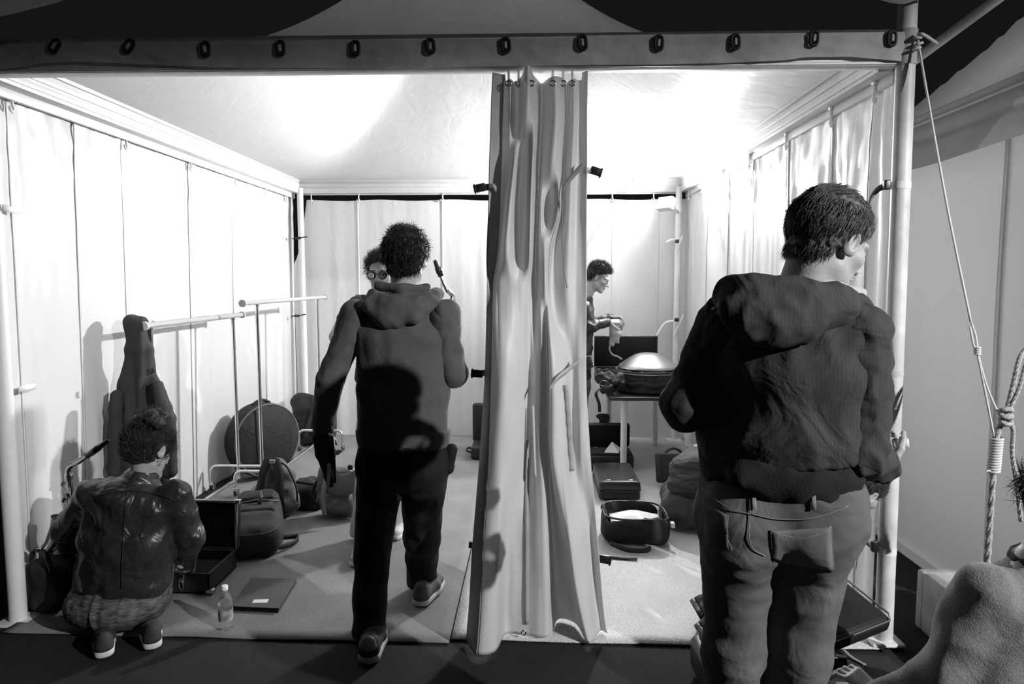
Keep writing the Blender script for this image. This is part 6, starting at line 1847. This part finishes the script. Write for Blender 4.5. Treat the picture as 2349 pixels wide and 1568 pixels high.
s.build('skirt', M_SKIRT, wom, wr=0.010, wsc=7, stretch=(2.5, 1, 0.25))
s = Soft(0.008, 0.02); s.cone(J['knl'], J['anl'] + V(0, 0, 0.03), 0.06, 0.045); s.cone(J['anl'] + V(0, 0, 0.03), J['anl'] + V(0, 0.02, -0.02), 0.045, 0.045); s.cone(J['knr'], J['anr'] + V(0, 0, 0.03), 0.06, 0.045); s.cone(J['anr'] + V(0, 0, 0.03), J['anr'] + V(0, 0.02, -0.02), 0.045, 0.045)
s.cone(J['knl'], W(235, 1375, 0.1), 0.06, 0.08); s.cone(J['knr'], W(325, 1375, 0.1), 0.06, 0.08); s.cut((0, 0, 0.035), (0, 0, -1)); s.build('leggings', M_RIB, wom, wr=0.004, wsc=12)
hl = gr(240, 1514, 0.013); shoe(wom, hl, hl + V(-0.13, 0.20, 0), M_SHOE_D, w=0.042, hgt=0.075, sole_h=0.03)
hl = gr(352, 1494, 0.013); shoe(wom, hl, hl + V(-0.13, 0.20, 0), M_SHOE_D, w=0.042, hgt=0.075, sole_h=0.03)

# ------------------------------------------------------------------ saxophones
def sax(name, mp, nk0, nk1, bot, bell, label, keys_out, scale=1.0):
    """mouthpiece tip, neck start, body top, body bottom, bell end"""
    t = thing(name, bot, label, 'saxophone')
    mp, nk0, nk1, bot, bell = [np.array(v, float) for v in (mp, nk0, nk1, bot, bell)]
    d = unit(nk0 - mp)
    mb = MB(); mb.tube([mp, mp + d * 0.012, mp + (nk0 - mp) * 0.5, nk0], [0.007 * scale, 0.011 * scale, 0.0135 * scale, 0.014 * scale], 16); m_ = mb.build('mouthpiece', M_BLACKPL, t)
    mb = MB(); mb.tube([mp + (nk0 - mp) * 0.45, mp + (nk0 - mp) * 0.80], 0.0165 * scale, 16); mb.build('ligature', mat('dark_ligature', 0.05, rough=0.3, metal=0.8), m_)
    mb = MB(); mb.rbox(mp + (nk0 - mp) * 0.62 + V(0.012, -0.004, -0.004), mp + (nk0 - mp) * 0.62 + V(0.022, 0.004, 0.004), 0.002); mb.build('screw', M_METAL, m_)
    upv = unit(nk1 - bot)
    neck = catmull([nk0 - d * 0.02, nk0 + d * 0.05, nk0 + d * 0.10 + upv * 0.01, nk1 + upv * 0.035 + d * 0.0, nk1], 7)
    mb = MB(); mb.tube(neck, list(np.linspace(0.0085, 0.0135, len(neck)) * scale), 16); nk = mb.build('neck', M_BRASS, t)
    mid = neck[len(neck) // 2]; mb = MB(); mb.tube(neck[6:22] + upv * 0.018, 0.003, 6); mb.build('octave_key', M_BRASS, nk)
    mb = MB(); mb.tube([nk1 + upv * 0.01, nk1 - upv * 0.02], 0.019 * scale, 16); mb.build('collar', M_BRASS, t, sharp=50)
    fw = bell - bot; fw = unit(fw - upv * (fw @ upv))
    body = catmull([nk1, nk1 - upv * 0.2, bot + upv * 0.10, bot + upv * 0.02 + fw * 0.03, bot - upv * 0.01 + fw * 0.075, bot + upv * 0.05 + fw * 0.125, (bell + bot) / 2 + fw * 0.07, bell], 8)
    n = len(body); rad = np.interp(np.arange(n), [0, n * 0.4, n * 0.62, n * 0.8, n * 0.93, n - 1], [0.0135, 0.025, 0.033, 0.042, 0.052, 0.066]) * scale
    mb = MB(); mb.tube(body, list(rad), 20, caps=False); mb.build('body', M_BRASS, t)
    side = np.cross(upv, fw)
    for k in range(9):
        q = 0.1 + 0.8 * k / 8; p = nk1 + (bot - nk1) * q; r = (0.014 + 0.013 * q) * scale
        o_ = fw * keys_out * 0.5 + side * (0.6 if k % 2 else -0.6); o_ = unit(o_)
        M = frame(p + o_ * (0.018 + r), np.cross(o_, upv), o_)
        mb = MB(); mb.lathe([(0.0, 0.0), (r * 0.9, 0.0), (r * 0.9, 0.004), (0.0, 0.006)], 16, M); mb.build('key_cup', M_BRASS, t, sharp=50)
    for sg in (-1, 1):
        mb = MB(); mb.tube([nk1 - upv * 0.05 + side * sg * 0.026 + fw * 0.01, bot + upv * 0.10 + side * sg * 0.034 + fw * 0.01], 0.0035, 6); mb.build('rod', M_BRASS, t)
    return t
sax('saxophone', at(249, 1009, 3.24), at(200, 1046, 3.25), at(158, 1092, 3.26), at(176, 1270, 3.33), at(150, 1190, 3.27), 'brass saxophone held upright at the left side of the crouching woman', 1)

# ------------------------------------------------------------------ man with glasses, facing us behind the hooded man
D = 4.15
def W(px, py, dd=0.0): return at(px, py, D + dd)
J = dict(X=V(1, 0, 0), neck=W(880, 668), chest=W(890, 740), waist=W(890, 880), pelvis=W(890, 960), shl=W(822, 705), ell=W(772, 772, -0.05), wrl=W(830, 810, -0.25),
         shr=W(960, 705), elr=W(985, 790, -0.05), wrr=W(960, 780, -0.25), hipl=W(858, 980), knl=W(845, 1115, -0.05), anl=W(818, 1268, -0.12), hipr=W(925, 980), knr=W(920, 1105), anr=W(912, 1205, 0.06))
man = thing('person', V(J['pelvis'][0], D, 0), 'man with glasses facing out, half hidden behind the hooded man', 'person')
H = Head(W(876, 628), (-0.04, -1, -0.05), (0, 0, 1), 1.0)
hs = head_soft(H, J['neck'] + V(0, 0, -0.05))
hd = Soft(0.006, 0.006); hand_soft(hd, J['wrl'], (0.8, -0.3, 0.1), (0, -1, 0.3), -1, k=0.9); hd.cone(J['ell'], J['wrl'], 0.044, 0.028, k=0.01); hd.cone(W(790, 735), J['ell'], 0.046, 0.044, k=0.01)
hand_soft(hd, J['wrr'], (0.1, -0.3, 0.9), (0, -1, 0.2), 1, k=0.9); hd.cone(J['elr'], J['wrr'], 0.042, 0.028, k=0.01)
join_body([under_body(J), hs, hd], man)
for sx in (-1, 1):
    mb = MB(); mb.lathe([(0.0, 0.0), (0.005, 0.0), (0.0, 0.003)], 12, frame(H.p(sx * 0.032, 0.0895, -0.001), H.x, H.y)); mb.build('iris', M_BLACKPL, man)
hair(H, M_HAIR_L, man, thick=0.012, n=3200, length=0.045, rad=0.0014, flow='up', slope=0.80, off=0.015, seed=12, wild=0.3, curl=0.10, lift=0.2)
for sx in (-1, 1):
    s3 = Soft(0.004, 0.004); s3.cone(H.p(sx * 0.048, 0.088, 0.022), H.p(sx * 0.018, 0.098, 0.024), 0.004, 0.0045); s3.build('eyebrow', M_HAIR_M, man)
gls = thing('eyeglasses', H.p(0, 0.11, 0), 'dark round eyeglasses on the face of the man behind the hooded man', 'glasses')
for sx in (-1, 1):
    mb = MB(); mb.tube([H.p(sx * 0.034 + 0.026 * math.cos(a), 0.112, -0.004 + 0.022 * math.sin(a)) for a in np.linspace(0, 2 * math.pi, 25)], 0.0019, 7, caps=False); mb.build('rim', M_BLACKPL, gls)
    mb = MB(); mb.tube([H.p(sx * 0.060, 0.110, 0.004), H.p(sx * 0.080, 0.08, 0.004), H.p(sx * 0.086, 0.0, 0.004)], 0.0025, 6); mb.build('temple', M_BLACKPL, gls)
    mb = MB(); mb.lathe([(0.0, 0.0), (0.024, 0.0), (0.024, 0.0012), (0.0, 0.0012)], 20, frame(H.p(sx * 0.034, 0.111, -0.004), H.x, H.y)); mb.build('lens', M_GLASSLENS, gls)
mb = MB(); mb.tube([H.p(-0.010, 0.113, 0.0), H.p(0, 0.117, 0.003), H.p(0.010, 0.113, 0.0)], 0.0025, 6); mb.build('bridge', M_BLACKPL, gls)
s = Soft(0.011, 0.035)
s.trunk(W(890, 960), W(890, 860), (0.19, 0.12), (0.19, 0.12), (1, 0, 0)); s.trunk(W(890, 860), W(890, 730), (0.19, 0.12), (0.20, 0.12), (1, 0, 0)); s.trunk(W(890, 730), W(885, 690), (0.18, 0.10), (0.09, 0.07), (1, 0, 0))
s.cone(J['shl'], W(795, 735), 0.07, 0.062); s.cone(J['shr'], J['elr'], 0.07, 0.055)
s.build('shirt', M_TROUSER, man, wr=0.008, wsc=8)
mb = MB(); mb.ribbon(catmull([W(838, 686, 0.02), W(826, 680, -0.09), W(828, 720, -0.14), W(835, 800, -0.15)], 8), (1, 0, 0), 0.055, 0.016); mb.build('shoulder_strap', M_BLACKPL, man)
s = Soft(0.012, 0.03); s.box(W(830, 735, 0.16), (0.09, 0.09, 0.12), 0.05); s.box(W(890, 790, 0.2), (0.16, 0.10, 0.22), 0.06); s.build('backpack', M_NYLONBLK, man)
s = Soft(0.011, 0.035)
s.trunk(W(890, 940), W(890, 990), (0.18, 0.115), (0.19, 0.12), (1, 0, 0)); leg(s, J['hipl'], J['knl'], J['anl'], (0.10, 0.072, 0.06)); leg(s, J['hipr'], J['knr'], J['anr'], (0.10, 0.072, 0.06))
s.cut((0, 0, 0.05), (0, 0, -1)); s.build('trousers', mat('pale_chinos', 0.38, rough=0.85, wrinkle=0.012, wscale=8), man, wr=0.008, wsc=8)
hl = gr(817, 1302) + V(0.02, 0.22, 0.017); shoe(man, hl, hl + V(-0.02, -0.27, 0), mat('pale_trainer', 0.42, rough=0.7), w=0.047)
hl = gr(908, 1240) + V(0.0, 0.22, 0.017); shoe(man, hl, hl + V(0.0, -0.27, 0), mat('pale_trainer', 0.42, rough=0.7), w=0.047)
sax('saxophone', at(997, 596, 3.92), at(1012, 634, 3.93), at(1036, 690, 3.98), at(1015, 930, 3.95), at(960, 860, 3.84), 'brass saxophone slung on the man with glasses, neck above the hooded shoulder', 1, 1.15)

# ------------------------------------------------------------------ man at the table, seen from the side
D = 6.20
J = dict(X=V(0.1, 1, 0), neck=W(1344, 672), chest=W(1330, 720), waist=W(1325, 810), pelvis=W(1325, 870), shl=W(1338, 705, -0.17), ell=W(1350, 750, -0.2), wrl=W(1398, 738, -0.14),
         shr=W(1338, 705, 0.16), elr=W(1352, 745, 0.2), wrr=W(1402, 728, 0.1), hipl=W(1325, 890, -0.09), knl=W(1328, 990, -0.09), anl=W(1325, 1075, -0.09), hipr=W(1325, 890, 0.09), knr=W(1328, 985, 0.09), anr=W(1325, 1050, 0.12))
def W(px, py, dd=0.0): return at(px, py, D + dd)
for kk, (a, b, c_) in dict(neck=(1344, 672, 0), chest=(1330, 720, 0), waist=(1325, 810, 0), pelvis=(1325, 870, 0), shl=(1338, 705, -0.17), ell=(1350, 750, -0.2), wrl=(1398, 738, -0.14), shr=(1338, 705, 0.16), elr=(1352, 745, 0.2), wrr=(1402, 728, 0.1), hipl=(1325, 890, -0.09), knl=(1328, 990, -0.09), hipr=(1325, 890, 0.09), knr=(1328, 985, 0.09)).items():
    J[kk] = W(a, b, c_)
J['anl'] = V(J['knl'][0], D - 0.09, 0.09); J['anr'] = V(J['knr'][0], D + 0.1, 0.09)
man = thing('person', V(J['pelvis'][0], D, 0), 'young man in a leather jacket wrapping a cloth at the table, seen from the side', 'person')
H = Head(W(1372, 636), (0.90, -0.18, -0.42), (0.38, 0, 1), 1.0)
hs = head_soft(H, J['neck'] + V(-0.02, 0, -0.06), h=0.005)
hd = Soft(0.005, 0.006)
hand_soft(hd, J['wrl'], (1, 0.1, 0.0), (0.1, -0.5, 0.9), -1, curl=(45, 50, 30), k=0.95); hd.cone(J['wrl'] - V(0.06, 0, 0), J['wrl'], 0.028, 0.026, k=0.01)
hand_soft(hd, J['wrr'], (1, -0.2, 0.0), (0.1, 0.2, 1), 1, curl=(40, 45, 30), k=0.95); hd.cone(J['wrr'] - V(0.06, 0, 0), J['wrr'], 0.028, 0.026, k=0.01)
join_body([under_body(J), hs, hd], man)
hair(H, M_HAIR_M, man, thick=0.010, n=2400, length=0.045, rad=0.0016, flow='up', slope=0.85, off=0.010, seed=21, wild=0.25, curl=0.10, lift=0.2)
s = Soft(0.011, 0.035)
s.trunk(W(1325, 862), W(1326, 800), (0.17, 0.12), (0.18, 0.125), J['X']); s.trunk(W(1326, 800), W(1332, 715), (0.18, 0.125), (0.20, 0.12), J['X']); s.trunk(W(1332, 715), W(1342, 685), (0.17, 0.10), (0.08, 0.07), J['X'])
for a, b, c_ in (('shl', 'ell', 'wrl'), ('shr', 'elr', 'wrr')):
    s.cone(J[a], J[b], 0.068, 0.056); s.cone(J[b], J[c_] - V(0.01, 0, 0), 0.056, 0.038)
s.build('jacket', M_LEATHER, man, wr=0.010, wsc=11)
s = Soft(0.012, 0.035); s.trunk(W(1325, 840), W(1325, 890), (0.165, 0.11), (0.17, 0.12), J['X']); leg(s, J['hipl'], J['knl'], J['anl'], (0.10, 0.07, 0.06)); leg(s, J['hipr'], J['knr'], J['anr'], (0.10, 0.07, 0.06)); s.build('trousers', M_TROUSER, man, wr=0.006, wsc=9)
for an in ('anl', 'anr'):
    q = V(J[an][0] - 0.09, J[an][1], 0.018); shoe(man, q, q + V(0.26, 0, 0), M_SHOE_D)
# cloth he is holding, with its cord
t = thing('polishing_cloth', W(1408, 800, -0.02), 'pale wrinkled cloth hanging from the hands of the man at the table', 'cloth')
s = Soft(0.007, 0.02); s.trunk(W(1408, 738, -0.02), W(1412, 765, -0.02), (0.045, 0.03), (0.05, 0.03), (1, 0, 0)); s.trunk(W(1412, 765, -0.02), W(1403, 790, -0.02), (0.045, 0.025), (0.022, 0.018), (1, 0, 0)); s.cone(W(1418, 765, -0.04), W(1417, 785, -0.04), 0.016, 0.012)
s.build('cloth', M_CLOTH, t, wr=0.008, wsc=18, stretch=(2, 1, 0.5))
mb = MB(); mb.tube(catmull([W(1400, 792, -0.02), W(1398, 800, -0.02), W(1404, 812, 0.02), W(1416, 817, 0.08), W(1426, 823, 0.12)], 6), 0.008, 7); mb.build('cord', M_CLOTH, t)

# ------------------------------------------------------------------ man crouching by the backpack (back towards us)
D = 4.36
def W(px, py, dd=0.0): return at(px, py, D + dd)
J = dict(X=V(1, 0, 0), neck=W(1635, 1035, 0.32), chest=W(1620, 1050, 0.25), waist=W(1600, 1090, 0.05), pelvis=W(1580, 1165, -0.02), shl=W(1610, 1060, 0.30), ell=W(1600, 1110, 0.36), wrl=W(1585, 1092, 0.46),
         shr=W(1660, 1060, 0.30), elr=W(1672, 1105, 0.30), wrr=W(1650, 1090, 0.40), hipl=W(1565, 1180), knl=W(1545, 1130, 0.40), anl=W(1565, 1240, 0.02), hipr=W(1630, 1180), knr=W(1650, 1130, 0.34), anr=W(1630, 1240, 0.02))
J['anl'][2] = 0.10; J['anr'][2] = 0.10
man = thing('person', V(J['pelvis'][0], D, 0), 'man in a dark wrinkled shirt crouching beside the open backpack, back bent', 'person')
H = Head(W(1650, 1020, 0.40), (0.2, 0.9, -0.4), (0, 0.4, 1))
hd = Soft(0.007, 0.006); hand_soft(hd, J['wrl'], (0, 0.6, -0.6), (0, 0.3, 1), 1); hand_soft(hd, J['wrr'], (0, 0.6, -0.6), (0, 0.3, 1), -1)
join_body([under_body(J), head_soft(H, J['neck'], h=0.008), hd], man); hair(H, M_HAIR_D, man, n=900)
s = Soft(0.01, 0.04); s.ell(W(1580, 1180), (0.185, 0.16, 0.17)); s.cone(W(1560, 1170, 0.02), J['knl'], 0.12, 0.085); s.cone(W(1630, 1170, 0.02), J['knr'], 0.12, 0.085); s.cone(J['knl'], J['anl'], 0.085, 0.075); s.cone(J['knr'], J['anr'], 0.085, 0.075)
s.cone(W(1565, 1195), J['anl'], 0.10, 0.09); s.cone(W(1630, 1195), J['anr'], 0.10, 0.09); s.cut((0, 0, 0.05), (0, 0, -1))
s.build('trousers', M_TROUSER, man, wr=0.007, wsc=10)
s = Soft(0.01, 0.04); s.trunk(W(1595, 1125), W(1605, 1085, 0.06), (0.185, 0.125), (0.19, 0.125), (1, 0, 0)); s.trunk(W(1605, 1085, 0.06), W(1622, 1052, 0.26), (0.185, 0.12), (0.17, 0.11), (1, 0, 0))
s.cone(J['shl'], J['ell'], 0.065, 0.055); s.cone(J['ell'], J['wrl'], 0.055, 0.04); s.cone(J['shr'], J['elr'], 0.065, 0.055); s.cone(J['elr'], J['wrr'], 0.055, 0.04)
s.build('shirt', mat('charcoal_shirt', 0.045, rough=0.75, wrinkle=0.02, wscale=9, stretch=(0.6, 1, 2.2)), man, wr=0.008, wsc=9, stretch=(0.5, 1, 2.5))
for an in ('anl', 'anr'):
    q = V(J[an][0], J[an][1] - 0.06, 0.019); shoe(man, q, q + V(0, 0.27, 0), M_SHOE_D, sole_m=M_BLACKPL)

# ------------------------------------------------------------------ kneeling man hidden behind the jeans
D = 2.86
def W(px, py, dd=0.0): return at(px, py, D + dd)
J = dict(X=V(-0.35, 1, 0.0), neck=W(1925, 1130), chest=W(1880, 1160, 0.02), waist=W(1790, 1190, 0.08), pelvis=W(1710, 1270, 0.14), shl=W(1870, 1150, -0.10), ell=W(1840, 1270, -0.02), wrl=W(1800, 1380, 0.10),
         shr=W(1885, 1160, 0.18), elr=W(1860, 1260, 0.14), wrr=W(1820, 1360, 0.12), hipl=W(1700, 1290, 0.05), knl=W(1770, 1390, 0.10), anl=W(1650, 1430, 0.12), hipr=W(1700, 1280, 0.24), knr=W(1775, 1370, 0.28), anr=W(1640, 1395, 0.28))
man = thing('person', V(J['pelvis'][0], J['pelvis'][1], 0), 'man kneeling over the large suitcase, only hair and boots showing past the jeans', 'person')
H = Head(W(1972, 1118), (0.75, 0.35, -0.62), (0.6, 0, 0.8))
hd = Soft(0.005, 0.006); hand_soft(hd, J['wrl'], (0.25, 0, -1), (-0.5, -0.6, 0), 1, k=0.92); hd.cone(J['wrl'] + V(0, 0, 0.06), J['wrl'], 0.028, 0.025, k=0.01); hand_soft(hd, J['wrr'], (0.3, 0, -1), (-0.5, 0.6, 0), -1, k=0.92)
join_body([under_body(J), head_soft(H, J['neck']), hd], man)
hair(H, M_HAIR_M, man, thick=0.012, n=4200, length=0.034, rad=0.0013, flow='short', slope=0.70, off=-0.02, seed=31, wild=0.22, curl=0.1, lift=0.12)
s = Soft(0.011, 0.04); s.trunk(W(1720, 1250, 0.13), W(1790, 1190, 0.08), (0.17, 0.11), (0.18, 0.11), J['X']); s.trunk(W(1790, 1190, 0.08), W(1885, 1150, 0.01), (0.18, 0.11), (0.17, 0.10), J['X']); s.trunk(W(1885, 1150), W(1915, 1140), (0.15, 0.09), (0.08, 0.07), J['X'])
for a, b, c_ in (('shl', 'ell', 'wrl'), ('shr', 'elr', 'wrr')): s.cone(J[a], J[b], 0.062, 0.052); s.cone(J[b], J[c_] + V(0, 0, 0.02), 0.052, 0.036)
s.build('sweater', mat('black_sweater', 0.015, rough=0.9, wrinkle=0.012, wscale=9), man, wr=0.008, wsc=9)
s = Soft(0.011, 0.04); s.ell(W(1715, 1280, 0.14), (0.13, 0.17, 0.13)); leg(s, J['hipl'], J['knl'], J['anl'], (0.10, 0.08, 0.06)); leg(s, J['hipr'], J['knr'], J['anr'], (0.10, 0.08, 0.06)); s.cut((0, 0, 0.014), (0, 0, -1)); s.build('trousers', M_TROUSER, man, wr=0.008, wsc=9)
shoe(man, at(1582, 1378, 3.10), gr(1622, 1450, 0.045), M_SHOE_D, sole_m=M_BLACKPL, w=0.052, hgt=0.12, up=(0.9, 0, 0.5), name='boot')
shoe(man, at(1590, 1436, 2.93), gr(1640, 1500, 0.03), M_SHOE_D, sole_m=M_BLACKPL, w=0.052, hgt=0.12, up=(0.9, 0, 0.5), name='boot')

# ------------------------------------------------------------------ person seated in the foreground, cut by the frame
D = 1.9
def W(px, py, dd=0.0): return at(px, py, D + dd)
S0 = W(2238, 1345)
J = dict(X=V(0.95, 0.3, 0), shl=S0, neck=S0 + V(0.20, 0.05, 0.07), chest=S0 + V(0.19, 0.05, -0.07), waist=S0 + V(0.19, 0.03, -0.30), pelvis=S0 + V(0.18, 0.02, -0.46),
         ell=S0 + V(-0.065, 0.02, -0.27), wrl=S0 + V(-0.20, 0.12, -0.40), shr=S0 + V(0.38, 0.12, -0.01), elr=S0 + V(0.46, 0.16, -0.27), wrr=S0 + V(0.36, 0.36, -0.34),
         hipl=S0 + V(0.10, 0.03, -0.47), hipr=S0 + V(0.27, 0.06, -0.47), knl=S0 + V(0.24, 0.40, -0.44), knr=S0 + V(0.46, 0.38, -0.44))
J['anl'] = V(J['knl'][0], J['knl'][1] - 0.02, 0.09); J['anr'] = V(J['knr'][0], J['knr'][1] + 0.02, 0.09)
man = thing('person', V(J['pelvis'][0], D, 0), 'person in a grey sweater seated in the foreground with a dark collar', 'person')
H = Head(J['neck'] + V(0.075, 0.03, 0.15), (0.1, 0.95, -0.2), (0, 0.1, 1), 1.0)
hd = Soft(0.004, 0.006); hand_soft(hd, J['wrl'], (-0.5, 0.75, 0.32), (-0.2, -0.25, 1), 1, curl=(28, 38, 25), k=0.9); hd.cone(J['ell'], J['wrl'], 0.04, 0.028, k=0.01)
hand_soft(hd, J['wrr'], (-0.3, 0.9, 0), (0, 0, 1), -1, k=0.9)
join_body([under_body(J), head_soft(H, J['neck'] + V(0, 0, -0.04)), hd], man)
hair(H, M_HAIR_D, man, thick=0.016, n=3200, length=0.06, rad=0.0016, flow='short', slope=0.6, off=-0.03, seed=41, wild=0.3, curl=0.15, lift=0.25)
s = Soft(0.009, 0.04)
s.trunk(J['pelvis'], J['waist'], (0.21, 0.14), (0.215, 0.14), J['X']); s.trunk(J['waist'], J['chest'], (0.215, 0.14), (0.20, 0.13), J['X']); s.trunk(J['chest'], J['neck'] + V(0, 0, -0.02), (0.17, 0.11), (0.07, 0.065), J['X'])
s.cone(J['shl'] + V(0.02, 0, -0.01), J['ell'], 0.078, 0.062); s.cone(J['ell'], J['wrl'] - V(0, 0.02, 0), 0.062, 0.04); s.cone(J['shr'], J['elr'], 0.078, 0.062); s.cone(J['elr'], J['wrr'], 0.06, 0.042)
s.build('sweater', M_SWEATER, man, wr=0.010, wsc=7)
s = Soft(0.007, 0.02)
for a in np.linspace(0, 2 * math.pi, 15)[:-1]:
    b = a + 2 * math.pi / 14
    s.cone(J['neck'] + V(0, 0, 0.0) + V(0.03 + 0.08 * math.cos(a), 0.07 * math.sin(a), 0.012 * math.cos(a)), J['neck'] + V(0, 0, 0.0) + V(0.03 + 0.08 * math.cos(b), 0.07 * math.sin(b), 0.012 * math.cos(b)), 0.014)
s.build('collar', M_RIB, man)
s = Soft(0.012, 0.04); s.trunk(J['pelvis'] + V(0, 0, 0.04), J['pelvis'], (0.18, 0.12), (0.18, 0.12), J['X']); leg(s, J['hipl'], J['knl'], J['anl'], (0.10, 0.075, 0.06)); leg(s, J['hipr'], J['knr'], J['anr'], (0.10, 0.075, 0.06)); s.build('trousers', M_TROUSER, man, wr=0.006, wsc=9)
for an in ('anl', 'anr'):
    q = V(J[an][0], J[an][1] - 0.07, 0.003); shoe(man, q, q + V(0, 0.28, 0), M_SHOE_D)
st = J['pelvis'][2] - 0.135
t = thing('stool', V(J['pelvis'][0], D - 0.05, 0), 'plain low stool under the person in the grey sweater', 'stool')
mb = MB(); mb.lathe([(0.0, st - 0.05), (0.17, st - 0.05), (0.18, st - 0.03), (0.17, st), (0.0, st)], 28, frame((J['pelvis'][0], D - 0.05, 0))); mb.build('seat', M_TABLETOP, t, sharp=50)
for a in range(4):
    q = a * math.pi / 2 + 0.6
    mb = MB(); mb.tube([V(J['pelvis'][0] + 0.12 * math.cos(q), D - 0.05 + 0.12 * math.sin(q), st - 0.045), V(J['pelvis'][0] + 0.16 * math.cos(q), D - 0.05 + 0.16 * math.sin(q), 0.002)], 0.014, 8); mb.build('leg', M_ZINC, t)
